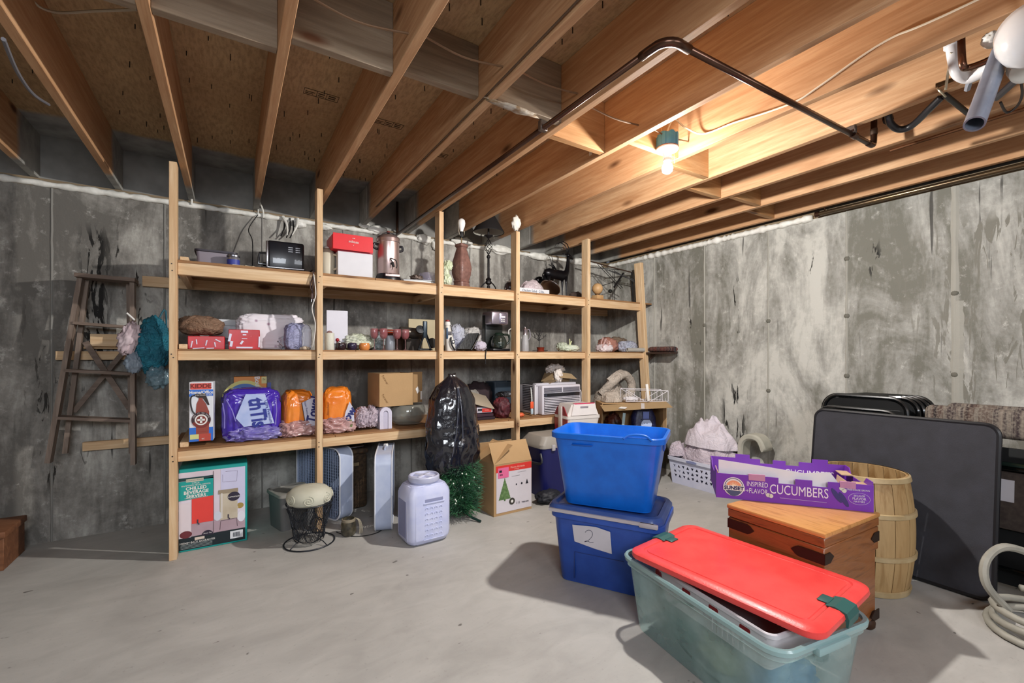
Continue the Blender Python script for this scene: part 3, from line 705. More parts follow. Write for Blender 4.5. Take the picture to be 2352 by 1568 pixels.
wl_((.25, .05, .36), (.47, -.12, .20)); wl_((-.02, .2, .40), (.35, .05, .38)); wl_((.28, .1, .38), (.28, .1, .0)); wl_((.30, .1, .38), (.31, .1, .0)); wl_((.02, .12, .16), (.30, .1, .25))
mb.build('wires', M('#1c1a1b', .5, .5), t)
T('bar', M('#151415', .5), t, [(.20, .0, .17), (.36, .02, .34)], .011)
T('bar', M('#3c2a20', .5), t, [(-.15, .1, .45), (.2, .06, .40), (.50, .0, .355)], .007)
L('foot_ball', M('#1b1c18', .6), t, [(.0, -.02), (.02, -.01), (.024, .004), (.015, .02), (0, .024)], c=(.19, .05, .13), cap=False)
T('upright', M('#151415', .5), t, [(.50, .0, .0), (.47, .0, .36)], .009)
# ================================================================ middle shelf
def cloth(name, px, Y, z, w, d, h, m, label, cat, seed, **k):
    p = on(px, Y, z); kk = dict(amp=.14, fold=.18, ff=3.5, e=.85); kk.update(k)
    return setp(blobo(name, m, None, w, d, h, p, seed=seed, **kk), label, cat)
# bay 1
YF = 3.37
def shrink_box(pa, pb, ptop, rz, label, seed, Y=YF, dd=.12):
    xa, xb = xs(pa, Y), xs(pb, Y); w_ = xb-xa; h = atY((pa+pb)/2, ptop, Y)[2]-T2
    t = thing('shrink_wrapped_box', label, 'box', ((xa+xb)/2, Y, T2), rz, 'red shrink wrapped boxes')
    B('carton', M('#c8101f', .3, col2='#a80a1a', scale=6, coat=.6), t, -w_/2, w_/2, 0, dd, 0, h, .003, 1)
    # glossy film with creases
    B('film', M('#ff5a5a', .05, alpha=.06, bump=.9, bscale=28), t, -w_/2-.003, w_/2+.003, -.003, dd, 0, h+.003, .004, 1)
    return t, w_, h
t, w_, h = shrink_box(431, 516, 772, -2, 'low glossy red shrink wrapped box under the brown blanket', 2)
mb = MB()
for x, z, a, l in ((-.075, .03, 80, .04), (-.05, .045, 95, .03), (.0, .04, 78, .035), (.045, .03, 100, .03), (-.04, .006, 5, .06), (.02, .006, 3, .04), (.06, .055, -30, .03)):
    mt = Matrix.Translation((x, -.0035, z)) @ Matrix.Rotation(R(-a), 4, 'Y'); mb.box(-l/2, l/2, -.0006, .0006, -.003, .003, mt)
mb.build('white_print', M('#d9d6ea', .4), t)
t, w_, h = shrink_box(525, 597, 757, 0, 'taller glossy red shrink wrapped box in front of the flowered bag', 3)
mb = MB()
for x, z, a, l, q in ((-.08, .075, 80, .05, .007), (-.072, .035, 80, .035, .007), (.0, .115, 0, .04, .007), (.0, .095, 0, .02, .004), (-.015, .045, 60, .025, .006), (.0, .012, 0, .09, .005), (.083, .05, 88, .07, .004), (.0, .07, 0, .03, .002)):
    mt = Matrix.Translation((x, -.0035, z)) @ Matrix.Rotation(R(-a), 4, 'Y'); mb.box(-l/2, l/2, -.0006, .0006, -q, q, mt)
mb.build('white_print', M('#dfdcf0', .4), t)
cloth('brown_blanket', 462, 3.51, T2+.09, .25, .26, .135, fab('#7c5f4b', '#8e725d', 30, 8), 'brown blanket folded over on top of the low red box', 'blanket', 41, fold=.12, fdir=(.4, 1, 3))
xa = xs(509, 3.72)
t = thing('flowered_box', 'white box with a grey flower print leaning behind the brown blanket', 'box', (xa, 3.72, T2), 8)
fm = M('#c9cbd2', .7, col2='#dcdce0', scale=30)
B('body', fm, t, -.14, .13, 0, .2, .0, .17, .006); B('lid', M('#d3d6da', .7), t, -.146, .136, -.006, .206, .17, .215, .005); B('band', M('#83787f', .7), t, -.1405, .1305, -.001, .1, .04, .085, .001, 1)
# floral cloth bag
s = NT('floral'); v = s.nd('ShaderNodeTexVoronoi'); v.inputs['Scale'].default_value = 15; s.lk(s.coord(), v.inputs['Vector'])
s.col(s.mix(s.ramp(v.outputs['Distance'], [(.07, 1.0), (.2, 0.0)]), '#e6e1e8', '#a98aa0')); s.b.inputs['Roughness'].default_value = .8; FLOR = s.m
t = thing('floral_bag', 'white linen bag with faint mauve flowers slumped along the shelf', 'bag', on(622, 3.62, T2))
MB().blob(.43, .20, .27, seed=51, amp=.05, fold=.12, ff=2.6, fdir=(1, 1, 3), e=.42, sub=5).build('body', FLOR, t, smooth='all')
MB().blob(.1, .16, .11, (.08, -.06, 0), seed=52, amp=.3, fold=.3).build('corner', fab('#c7ccdf', '#dde0ea'), t, smooth='all')
xa = xs(679, 3.42)
setp(blobo('violet_towel', fab('#8f90b5', '#a9abca', 9, 7), None, .15, .15, .20, (xa+.005, 3.44, T2), seed=53, amp=.08, fold=.1, e=.55), 'violet blue towel standing folded next to the floral bag', 'towel')
setp(blobo('white_napkin', M('#d5d6e2', .9), None, .07, .1, .19, (xs(697, 3.38)+.018, 3.40, T2), seed=54, amp=.1, fold=.25, e=.6), 'white folded napkin against the violet towel', 'napkin')
p = on(632, 3.87, T2+.0)
t = thing('crock_pot', 'round white crock pot with a lid behind the floral bag', 'pot', p)
cm = M('#c9ced6', .3)
L('pot', cm, t, [(.12, 0), (.14, .05), (.145, .2), (.15, .215), (.145, .225)], seg=36); L('lid', cm, t, [(.147, .226), (.15, .234), (.145, .245), (.12, .258), (.04, .268), (0, .27)], seg=36, cap=False)
T('handle', cm, t, spl([(.14, -.02, .17), (.175, -.03, .175), (.178, -.05, .17), (.145, -.05, .165)], 4), .009)
t = thing('seashells', 'small pale shells scattered beside the second post, middle shelf', 'shells', on(700, 3.34, T2)); 
for i, (x, y, sc) in enumerate(((0, 0, 1), (.02, .01, .8), (-.018, .012, .7))): MB().blob(.04*sc, .035*sc, .028*sc, (x, y, 0), seed=60+i, amp=.2, sub=2).build('shell', M('#c9b7a0', .5), t, smooth='all')
# bay 2
Yp = 3.50; xa, xb = xs(750, Yp), xs(799, Yp)
t = thing('white_card', 'blank square white panel propped upright behind the candle', 'card', ((xa+xb)/2, Yp, T2), 1)
B('panel', M('#dcdbe6', .6), t, -(xb-xa)/2, (xb-xa)/2, 0, .014, .05, atY(775, 713, Yp)[2]-T2, .002, 1); B('stand', M('#6b6a70', .6), t, -.02, .02, .014, .06, 0, .12)
p = on(757, 3.37, T2); t = thing('candle', 'wide frosted white pillar candle beside the second post', 'candle', p)
L('wax', M('#cfcfc2', .55, bump=.5, bscale=90), t, [(.031, 0), (.032, .003), (.032, .118), (.03, .121)]); L('wick', INK, t, [(.0015, .12), (.001, .128)], seg=6)
L('glow_dish', M('#8c6a66', .6), t, [(.02, .121), (.014, .133), (.004, .137), (0, .137)], cap=False)
p = on(775, 3.45, T2); t = thing('bead_ornament', 'little red ornament with a white bead behind the candle', 'ornament', p)
L('red_bead', M('#a3242c', .3), t, [(0, .06)]+[(.014*math.cos(R(a)), .075+.014*math.sin(R(a))) for a in range(-75, 80, 15)]+[(0, .09)], cap=False, seg=14); L('foot', M('#7a4a44', .5), t, [(.018, 0), (.01, .04), (.006, .062)], seg=14)
L('white_bead', WHITE, t, [(0, .058), (.006, .062), (.006, .068), (0, .072)], c=(.017, -.004, .004), cap=False, seg=10)
p = on(822, 3.52, T2); setp(blobo('plastic_bag', M('#b3baa2', .3, col2='#d8dccb', scale=7, alpha=.92), None, .24, .2, .14, p, seed=61, amp=.2, fold=.3, ff=3.5, sub=5), 'pale green plastic bag crumpled behind the dark bowls', 'bag')
p = on(866, 3.60, T2+.0); setp(blobo('clear_wrap', M('#9fadb2', .15, col2='#c5cfd2', alpha=.6), None, .13, .14, .155, p, seed=62, amp=.3, fold=.4, ff=3.5, sub=5), 'clear grey plastic wrap bunched behind the wine glasses', 'wrap')
for i, (px, r_, c, lab) in enumerate(((783, .036, '#2a1d24', 'small dark brown glass bowl closest to the candle'), (809, .034, '#2d2740', 'small dark violet glass bowl beside the orange holder'))):
    t = thing('glass_bowl', lab, 'bowl', on(px, 3.37, T2)); L('bowl', M(c, .12, coat=.6), t, [(r_*.6, 0), (r_, .02), (r_*.96, .045), (r_*.85, .052), (r_*.8, .05), (r_*.9, .02), (0, .008)], cap=False)
t = thing('wire_loops', 'curled silver wire lying over the dark bowls', 'wire', on(788, 3.345, T2)); T('coil', CHROME, t, [(.03*math.cos(a*.8), .012*math.sin(a), .055+.01*math.sin(a*1.7)) for a in [k*.35 for k in range(40)]], .0013, 5)
t = thing('candle_holder', 'orange glass candle holder next to the wine glasses', 'candle holder', on(837, 3.37, T2))
L('cup', M('#d98a4a', .25, coat=.5), t, [(.03, 0), (.038, .012), (.04, .035), (.034, .052), (.03, .052), (.036, .035), (.033, .014), (0, .01)], cap=False); L('wax', M('#3a2f28', .5), t, [(.03, .03), (0, .031)], cap=False)
wg = M('#a9666a', .1, alpha=.45, coat=.3); wl2 = M('#8a6a6a', .08, alpha=.55)
def wine(px, Y, lab):
    t = thing('wine_glass', lab, 'wine glass', on(px, Y, T2), 0, 'pink wine glasses')
    L('bowl', wg, t, [(.006, .085), (.022, .094), (.030, .115), (.031, .14), (.028, .165), (.0265, .165), (.029, .14), (.028, .116), (.02, .098), (0, .09)], cap=False, seg=24)
    L('stem', wl2, t, [(.005, .012), (.0035, .03), (.0035, .07), (.006, .086)], seg=10); L('foot', wl2, t, [(.030, 0), (.031, .002), (.012, .007), (.005, .013)], seg=24)
wine(860, 3.41, 'pink stemmed wine glass standing first from the orange holder'); wine(881, 3.37, 'pink wine glass second from the orange holder'); wine(912, 3.38, 'pink wine glass third from the orange holder'); wine(931, 3.41, 'pink wine glass nearest the black stand')
t = thing('glass_jar', 'clear grey glass jar standing between the pink wine glasses', 'jar', on(896, 3.44, T2)); L('jar', M('#aab0ba', .08, alpha=.5), t, [(.034, 0), (.036, .01), (.036, .10), (.03, .115), (.028, .115), (.033, .1), (.033, .012), (0, .006)], cap=False)
t = thing('plate_stack', 'white and orange plates stacked behind the wine glasses', 'plates', on(897, 3.74, T2))
B('carton', M('#5a453c', .8), t, -.08, .08, -.05, .1, 0, .135, .003)
for i, c in enumerate(('#c2461f', '#dcd7d2', '#c2461f', '#e2dfdc')): L('plate', M(c, .3), t, [(.05, .136+.009*i), (.09, .140+.009*i), (.125, .150+.009*i), (.124, .153+.009*i), (.09, .145+.009*i), (0, .141+.009*i)], cap=False, seg=32)
t = thing('metal_canister', 'dull metal cylinder lying on its side behind the wine glasses', 'canister', on(945, 3.60, T2)); 
MB().lathe([(.0, -.10), (.044, -.10), (.046, -.09), (.046, .1), (.043, .1), (.042, -.08), (0, -.08)], seg=28, mat=Matrix.Translation((0, 0, .148)) @ Matrix.Rotation(R(94), 4, 'Y') @ Matrix.Rotation(0, 4, 'Z'), cap=False).build('cylinder', M('#6d675f', .35, .7), t, smooth=True)
B('support_box', M('#3e3833', .8), t, -.06, .06, -.05, .05, 0, .10, .003)
xa, xb = xs(946, 3.8), xs(1000, 3.8); t = thing('cream_panel', 'cream board propped against the wall behind the black stand', 'board', ((xa+xb)/2, 3.8, T2)); B('board', M('#c2b594', .7), t, -.14, .13, 0, .02, 0, atY(970, 733, 3.8)[2]-T2, .003, 1)
t = thing('folding_stand', 'black folded stand with splayed legs beside the third post', 'stand', on(975, 3.42, T2))
bs = M('#1e2226', .4, .4)
B('upright', M('#2c3a44', .4, .3), t, -.012, .022, -.01, .012, .10, .235, .004); 
for a, b in (((0, 0, .13), (-.06, -.02, .0)), ((.005, 0, .13), (.045, -.03, .0)), ((.012, 0, .14), (.07, .03, .03)), ((-.012, 0, .12), (-.03, .04, .0)), ((-.06, -.02, .006), (.045, -.03, .006))): T('leg', bs, t, [a, b], .008)
B('foot_plate', M('#343638', .5), t, -.05, .06, -.03, .04, 0, .008, .002)
MB().lathe([(.0, -.01), (.034, -.01), (.036, 0), (.034, .012), (0, .014)], seg=20, mat=Matrix.Translation((-.035, .01, .165)) @ Matrix.Rotation(R(70), 4, 'X'), cap=False).build('disc', bs, t, smooth=True)
MB().lathe([(.0, -.01), (.042, -.01), (.042, .01), (0, .012)], seg=20, mat=Matrix.Translation((.075, .02, .06)) @ Matrix.Rotation(R(80), 4, 'X') @ Matrix.Rotation(R(30), 4, 'Y'), cap=False).build('disc', M('#3b3a38', .6, .4), t, smooth=True)
# bay 3
t = thing('hand_mixer', 'white and black upright steam iron like appliance with a curved handle by the third post', 'appliance', on(1033, 3.42, T2))
wm = M('#d2cfc8', .4)
MB().loops([rr(.085, .06, .02, 4, 0, .005), rr(.08, .06, .02, 4, .06, 0), rr(.06, .05, .02, 4, .14, -.012), rr(.045, .045, .018, 4, .20, -.02), rr(.04, .04, .018, 4, .212, -.02)]).build('body', wm, t, smooth=True)
L('cap', WHITE, t, [(.024, .212), (.026, .222), (.022, .24), (0, .248)], c=(-.02, 0, 0), cap=False); L('cap_ring', M('#8f2c2c', .5), t, [(.018, .245), (.016, .256), (0, .258)], c=(-.02, 0, 0), cap=False)
T('grip', M('#23252b', .4), t, spl([(-.005, -.035, .11), (-.012, -.05, .08), (.0, -.05, .04), (.028, -.045, .005)], 5), .007)
B('dark_strip', M('#39506b', .4), t, -.045, -.028, -.034, -.02, .1, .19, .004); L('badge', INK, t, [(.016, 0), (.016, .003)], rot=(R(90), 0, 0), loc=(.018, -.03, .075)); L('badge_center', WHITE, t, [(.008, 0), (.008, .002)], rot=(R(90), 0, 0), loc=(.018, -.0335, .075))
B('vent', M('#4d4b50', .5), t, -.03, .005, -.031, -.027, .13, .16, .002)
cloth('white_bundle', 1047, 3.62, T2, .15, .18, .26, fab('#a9adc4', '#d0d2dc', 5, 8), 'tall bundle wrapped in bluish white cloth behind the hand mixer', 'bundle', 71, fold=.2)
cloth('grey_sack', 1085, 3.63, T2, .19, .18, .235, fab('#b3aeaa', '#d5d2ce', 6, 8), 'grey white crumpled sack behind the black griddle', 'sack', 72, fold=.25, e=.7)
t = thing('griddle', 'black ridged griddle tilted on its side with a chrome handled rail', 'griddle', on(1080, 3.42, T2), rot=(R(-12), 0, 0))
x_ = [(-.115, 0), (-.01, 0), (.125, .145), (.03, .152), (-.04, .135)]
MB().prism([(-.12, .004), (.02, .004), (.105, .15), (.0, .142)], .035, 'y').build('plate', M('#15171a', .35, .3, bump=.3, bscale=50), t)
T('rail', M('#131417', .4), t, spl([(.0, -.012, -.008), (.02, -.012, .012), (.06, -.012, .07), (.098, -.012, .135)], 4), .008)
T('rail_trim', CHROME, t, [(.012, -.022, .01), (.05, -.022, .062)], .0028); T('rail_trim', CHROME, t, [(.065, -.022, .082), (.092, -.022, .125)], .0028)
setp(blobo('white_cloth', M('#c4bccb', .9), None, .12, .1, .095, on(1103, 3.44, T2), seed=73, amp=.2, fold=.25), 'small lilac white cloth wedged between griddle and coffee maker', 'cloth')
t = thing('coffee_maker', 'silver topped drip coffee maker with a glass carafe', 'coffee maker', on(1143, 3.41, T2))
sv = M('#b7aebc', .25, .8); hC = atY(1143, 716, 3.4)[2]-T2
B('tower', M('#1d211f', .35), t, -.09, .09, .06, .13, .0, hC-.02, .012); B('head', sv, t, -.088, .085, -.05, .13, hC-.115, hC, .014, 3)
B('control_panel', M('#9d95a6', .3, .7), t, -.012, .06, -.055, -.045, hC-.105, hC-.012, .008); B('display', M('#e5e3ea', .3), t, .0, .045, -.058, -.053, hC-.055, hC-.04, .001, 1)
for k in range(4): B('button', WHITE, t, .002+.022*(k % 2), .016+.022*(k % 2), -.058, -.053, hC-.092+.016*(k//2), hC-.082+.016*(k//2), .001, 1)
B('base', M('#14151a', .3), t, -.085, .09, -.07, .13, 0, .022, .008)
t2 = L('carafe', M('#26302b', .05, alpha=.78, coat=1), t, [(.05, .024), (.064, .03), (.073, .055), (.07, .09), (.052, .125), (.04, .14)], c=(0, -.02, 0))
L('carafe_lid', M('#1b2a20', .3), t, [(.044, .14), (.046, .15), (.03, .162), (0, .165)], c=(0, -.02, 0), cap=False); T('carafe_handle', M('#17231a', .35), t, spl([(.03, -.055, .145), (.075, -.06, .14), (.085, -.06, .09), (.06, -.055, .06)], 5), .009)
mb = MB()
for k in range(6): mb.box(-.028, -.014, -.0925+.002*0, -.0905, .05+.012*k, .0515+.012*k)
mb.build('level_marks', WHITE, t)
setp(T('appliance_wire', bkm, None, spl([(xs(1113, 3.4), 3.37, T2+.006), (xs(1117, 3.3), 3.30, T2+.006), (xs(1115, 3.3), 3.296, T2-.04), (xs(1115, 3.3), 3.297, T2-.11)], 6), .004, 6), 'black cord drooping over the middle shelf edge below the coffee maker', 'cord')
t = thing('glass_bottle', 'clear glass bottle with a handle half behind the fourth post', 'bottle', on(1178, 3.58, T2)); L('bottle', M('#a9afa6', .1, alpha=.5), t, [(.035, 0), (.035, .15), (.02, .19), (.018, .22)]); T('handle', WHITE, t, spl([(-.02, 0, .215), (-.045, 0, .2), (-.045, 0, .15), (-.033, 0, .13)], 4), .005)
# bay 4
t = thing('pepper_mill', 'tall ribbed glass decanter with a silver neck beside the fourth post', 'decanter', on(1206, 3.40, T2))
L('glass', M('#b9b8ba', .12, alpha=.75, bump=.8, bscale=120), t, [(.034, 0), (.036, .01), (.034, .08), (.024, .15)]); L('neck', M('#c9bcc2', .2, .9), t, [(.024, .15), (.022, .19), (.026, .2), (.024, .206), (.008, .212), (.005, .225), (0, .226)], cap=False)
T('handle', M('#8f8a94', .3), t, spl([(.022, 0, .2), (.05, 0, .195), (.055, 0, .13), (.03, 0, .1)], 5), .005)
t = thing('wire_tree', 'small bare black wire tree in a red pot on the middle shelf', 'ornament', on(1240, 3.44, T2))
rn = random.Random(11); mb = MB(); mb.tube(spl([(-.01, 0, .02), (-.006, 0, .09), (-.008, 0, .11)], 4), .004, 6)
def br(p, d, l, r_, n):
    q = p+d*l; mid = (p+q)/2+Vector((rn.uniform(-.01, .01), rn.uniform(-.008, .008), .004)); mb.tube([p, mid, q], r_*1.3, 5, r2=r_*.8)
    if n > 0:
        for _ in range(3 if n > 1 else 2):
            dd = (d+Vector((rn.uniform(-.8, .8), rn.uniform(-.6, .6), rn.uniform(-.25, .6)))).normalized(); br(q, dd, l*.72, r_*.6, n-1)
for d in ((-.9, .1, .55), (-.35, -.2, .9), (.35, .2, .95), (.85, 0, .45), (.1, .3, 1)): br(Vector((-.008, 0, .10)), Vector(d).normalized(), .052, .0032, 2)
mb.build('branches', M('#1f1c1e', .6), t); L('pot', M('#7c2a18', .45), t, [(.035, 0), (.038, .004), (.032, .012), (.036, .036), (.04, .04), (.034, .038), (0, .03)], c=(.008, 0, 0), cap=False)
T('base_wire', bkm, t, spl([(-.08, .01, .005), (-.03, -.01, .012), (.05, -.02, .006), (.09, .0, .012)], 5), .003)
t = thing('ribbon_bag', 'pale green gift bag tied with a ribbon lying near the fifth post', 'bag', on(1305, 3.42, T2))
MB().blob(.25, .15, .075, seed=81, amp=.15, fold=.3, ff=3, e=.8).build('body', M('#b5bfa8', .4, col2='#d5dccb', scale=8, alpha=.95), t, smooth='all'); MB().blob(.13, .1, .08, (-.05, .03, .02), seed=82, amp=.2, fold=.2).build('bulge', M('#99a08e', .5, col2='#b9bfae'), t, smooth='all')
rb = M('#ccd0a2', .5)
for a, b in (((.0, -.02, .05), (-.008, -.03, .125)), ((.004, -.02, .06), (.018, -.03, .105)), ((.0, -.04, .055), (.06, -.06, .035)), ((.0, -.04, .055), (-.035, -.07, .01))): T('ribbon', rb, t, spl([a, ((a[0]+b[0])/2+.004, (a[1]+b[1])/2, (a[2]+b[2])/2+.008), b], 4), .006, 6)
# bay 5
t = thing('handled_bag', 'white paper carrier bag with pink handles and brown contents by the fifth post', 'bag', on(1388, 3.42, T2))
MB().blob(.17, .14, .085, seed=91, amp=.12, fold=.25, e=.6).build('body', M('#d4c3c4', .7, col2='#e3dadb'), t, smooth='all'); hm = M('#cfa9a4', .6)
T('handle', hm, t, [(-.075, -.05, .05), (-.035, -.06, .135), (.0, -.06, .065)], .008); T('handle', hm, t, [(-.06, .0, .05), (-.02, .0, .15), (.03, .0, .075)], .006)
cloth('brown_parcel', 1396, 3.56, T2+.0, .22, .2, .175, M('#7c4f42', .35, col2='#a67668', scale=7), 'shiny reddish brown plastic parcel behind the handled bag', 'parcel', 92, fold=.28)
cloth('taupe_pillow', 1418, 3.70, T2+.0, .26, .2, .19, fab('#7a6756', '#8b7866', 12), 'taupe pillow slumped toward the end post, middle shelf', 'pillow', 93, fold=.12)
cloth('pale_blue_sheet', 1441, 3.46, T2, .20, .18, .13, fab('#a5a9bd', '#c2c7d6', 7), 'pale blue folded sheet draped beside the last post', 'sheet', 94, fold=.3, fdir=(2, 1, .5), e=.7)
t = thing('paper_roll', 'rolled pale paper tube lying across the shelf edge at the last post', 'roll', (3.655, 3.32, T2+.0225), rot=(R(90), 0, R(72)))
L('tube', M('#aaa69e', .8), t, [(.018, -.10), (.022, -.10), (.022, .10), (.018, .10), (.018, -.10)], cap=False)
xe = 3.82
t = thing('plaid_roll', 'dark red plaid blanket roll on a board end beyond the last post', 'blanket', (3.80, 3.03, 1.238))
s = NT('plaid'); a_ = s.nd('ShaderNodeTexBrick'); v = s.coord((1, 1, 1)); a_.inputs['Scale'].default_value = 14; s.lk(v, a_.inputs['Vector'])
a_.inputs[1].default_value = lin('#5a2620'); a_.inputs[2].default_value = lin('#2e2a2e'); a_.inputs[3].default_value = lin('#8a6a5a'); s.col(a_.outputs[0]); s.b.inputs['Roughness'].default_value = .9
MB().lathe([(.0, -.16), (.03, -.16), (.036, -.14), (.036, .14), (.03, .16), (0, .16)], seg=20, mat=Matrix.Translation((.02, .075, .030)) @ Matrix.Rotation(R(90), 4, 'X') , cap=False, sx=1.3, sy=.8).build('roll', s.m, t, smooth=True)
B('support_board', M('#3c2a22', .7), t, -.05, .07, -.075, .235, -.018, 0, .003, 1)
MB().prism([(.235, -.02), (.235, -.075), (.16, -.02)], .02, 'x', base=.02).build('bracket', M('#3c2a22', .7), t)
# ================================================================ low shelf
def decal(name, m, par, x0, x1, z0, z1, y=-.0008, t=.0012): return B(name, m, par, x0, x1, y-t, y, z0, z1)
def disc(name, m, par, cx_, cz, r, y, rx=1, n=28, t=.001, a0=0, a1=360, r0=0):
    o = [(cx_+rx*r*math.cos(R(a0+(a1-a0)*i/n)), cz+r*math.sin(R(a0+(a1-a0)*i/n))) for i in range(n if a1-a0 >= 360 else n+1)]
    if r0:
        inn = [(cx_+rx*r0*math.cos(R(a0+(a1-a0)*i/n)), cz+r0*math.sin(R(a0+(a1-a0)*i/n))) for i in range(n+1)]
        out = [(cx_+rx*r*math.cos(R(a0+(a1-a0)*i/n)), cz+r*math.sin(R(a0+(a1-a0)*i/n))) for i in range(n+1)]
        mb = MB()
        for i in range(n):
            q = [inn[i], out[i], out[i+1], inn[i+1]]; mb.prism(q, t, 'y', y-t)
        return mb.build(name, m, par)
    return MB().prism(o, t, 'y', y-t).build(name, m, par)
# fire extinguisher carton
YK = 3.345; x0, x1 = xs(433, YK), xs(494, YK); w_ = x1-x0; zb = T1+.0305; hK = atY(463, 877, YK)[2]-zb
t = thing('extinguisher_box', 'tall blue and white fire extinguisher carton beside the end post', 'box', ((x0+x1)/2-.004, YK+.012, zb), -4)
bl_ = M('#2f6fd0', .45); hw = w_/2-.006
B('carton', M('#dfe3ea', .45), t, -hw, hw, 0, .11, 0, hK, .002, 1)
decal('side_band', bl_, t, -hw, hw, 0, .085); decal('blue_header', bl_, t, -hw, hw, hK-.088, hK-.048)
decal('red_header', M('#df5a4e', .45), t, -hw+.006, hw-.01, hK-.045, hK-.008, -.0012)
text('KIDDE', .036, M('#7a2018', .5), t, (-.002, -.0036, hK-.026), sx=1.05, bold=.0012); text('Home/Office', .027, WHITE, t, (0, -.0026, hK-.065), sx=.86, bold=.0006); text('FIRE EXTINGUISHER', .010, WHITE, t, (.004, -.0026, hK-.082), sx=1.15)
rd = M('#94463a', .4); 
MB().prism([(-.02, .0), (.045, .0), (.047, .15), (.03, .2), (.014, .225), (.012, .245), (-.006, .245), (-.008, .225), (-.018, .2), (-.022, .15)], .0012, 'y', -.0022).build('printed_extinguisher', rd, t, loc=(-.006, 0, .03))
MB().prism([(-.03, .27), (.022, .275), (.045, .20), (.036, .198), (.008, .245), (-.012, .245), (-.034, .26)], .0012, 'y', -.0026).build('printed_valve', M('#2f2422', .5), t, loc=(-.002, 0, .022))
T('printed_hose', M('#2c2a2d', .5), t, spl([(-.03, -.003, .285), (-.05, -.003, .275), (-.054, -.003, .24), (-.045, -.003, .19), (-.028, -.003, .165)], 5), .0042, 6)
disc('seal_ring', M('#7b2e26', .5), t, .0, .132, .050, -.0028); disc('seal_band', M('#39242c', .5), t, .0, .132, .049, -.0036, r0=.034, a0=-20, a1=200); disc('seal_center', WHITE, t, .0, .132, .033, -.0036); disc('seal_shield', M('#7b2e26', .5), t, .0, .132, .025, -.0046)
for i, (ch, a) in enumerate(zip('USE IT TO SAVE', [158-10.6*k for k in range(14)])):
    if ch != ' ': text(ch, .011, WHITE, t, (.0415*math.cos(R(a)), -.0050, .132+.0415*math.sin(R(a))), rot=(R(90), R(90-a), 0))
for q in ((-.019, .019, .126, .138), (-.006, .006, .113, .151)): decal('white_cross', WHITE, t, q[0], q[1], q[2], q[3], -.0056)
decal('yellow_sticker', M('#cfd48e', .6), t, -hw+.004, -.012, .014, .044, -.0024); decal('red_corner', M('#b84a3c', .5), t, -.012, hw-.012, -.0, .045, -.0018); text('BC', .012, WHITE, t, (.01, -.0034, .014)); text('DRY CHEMICAL', .007, M('#b84a3c', .5), t, (.005, -.0026, .058))
# tissue pack
YT = 3.36
film = lambda c, c2, r_=.22: M(c, r_, col2=c2, scale=6, coat=.7, bump=.8, bscale=14)
xa, xb = xs(508, YT), xs(652, YT); w_ = xb-xa
t = thing('tissue_pack', 'big purple plastic wrapped bathroom tissue pack on the low shelf', 'tissue pack', ((xa+xb)/2, YT+.01, T1), 3)
pu = film('#3a2398', '#5237b4')
hT = atY(580, 900, YT)[2]-T1
t2 = MB(); t2.blob(w_*.98, .24, hT*1.12, (0, .12, 0), seed=101, amp=.05, fold=.09, ff=3.5, e=.42, sub=5); t2.build('pack', pu, t, smooth='all')
MB().blob(w_*.92, .16, .105, (.01, .05, 0), seed=102, amp=.16, fold=.35, ff=3.2, e=.7, sub=5).build('torn_film', M('#6f62b8', .15, col2='#9a94cf', scale=12, alpha=.75, coat=.8), t, smooth='all')
pl = M('#b4bfe2', .35, col2='#9fb0dc')
y_ = -.014
MB().prism([(-.045, .31), (.065, .305), (.12, .11), (-.055, .10), (-.10, .16)], .012, 'y', y_).build('label_patch', pl, t)
text('thTis', .125, M('#27328c', .4), t, (.022, y_-.002, .19), rot=(R(90), R(82), 0), shear=.1, bold=.004, fit=.19, thick=.001)
text('Ultra Premium', .026, M('#27328c', .4), t, (.086, y_-.002, .19), rot=(R(90), R(78), 0))
for i, (a, b) in enumerate((((-.15, .02, .28), (-.10, -.01, .14)), ((-.17, .0, .26), (-.16, -.01, .10)), ((.13, .0, .27), (.125, -.01, .10)))): T('glossy_crease', M('#8f86d6', .12, coat=1), t, [(a[0], -.012, a[2]), ((a[0]+b[0])/2+.006, -.018, (a[2]+b[2])/2), (b[0], -.014, b[2])], .0035, 5)
xa, xb = xs(537, 3.60), xs(613, 3.60)
t = thing('orange_carton', 'orange and yellow printed carton standing behind the purple tissue pack', 'box', ((xa+xb)/2, 3.635, T1+.09), 0); w_ = xb-xa; hO = atY(575, 865, 3.63)[2]-T1-.09
B('support_pack', M('#4a3aa0', .4), t, -w_/2, w_/2, .0, .10, -.09, 0, .004)
B('carton', M('#dd8c40', .5), t, -w_/2, w_/2, 0, .10, 0, hO, .002, 1)
disc('yellow_arc', M('#d8cf7e', .5), t, -.035, hO-.16, .135, -.0008, a0=0, a1=180); disc('blue_arc', M('#4a72b4', .5), t, -.035, hO-.16, .112, -.0018, a0=0, a1=180); disc('green_arc', M('#3f6a58', .5), t, -.085, hO-.16, .055, -.0026, a0=0, a1=180)
text('Bounce', .044, WHITE, t, (.045, -.0035, hO-.065), rot=(R(90), R(84), 0), bold=.0012); decal('yellow_corner', M('#d8cf8e', .5), t, .068, .10, hO-.05, hO-.002, -.001); text('2x', .02, M('#5a4a2a', .5), t, (.083, -.0035, hO-.02)); decal('blue_mark', M('#4a5aa0', .5), t, .105, .128, hO-.15, hO-.045, -.001)
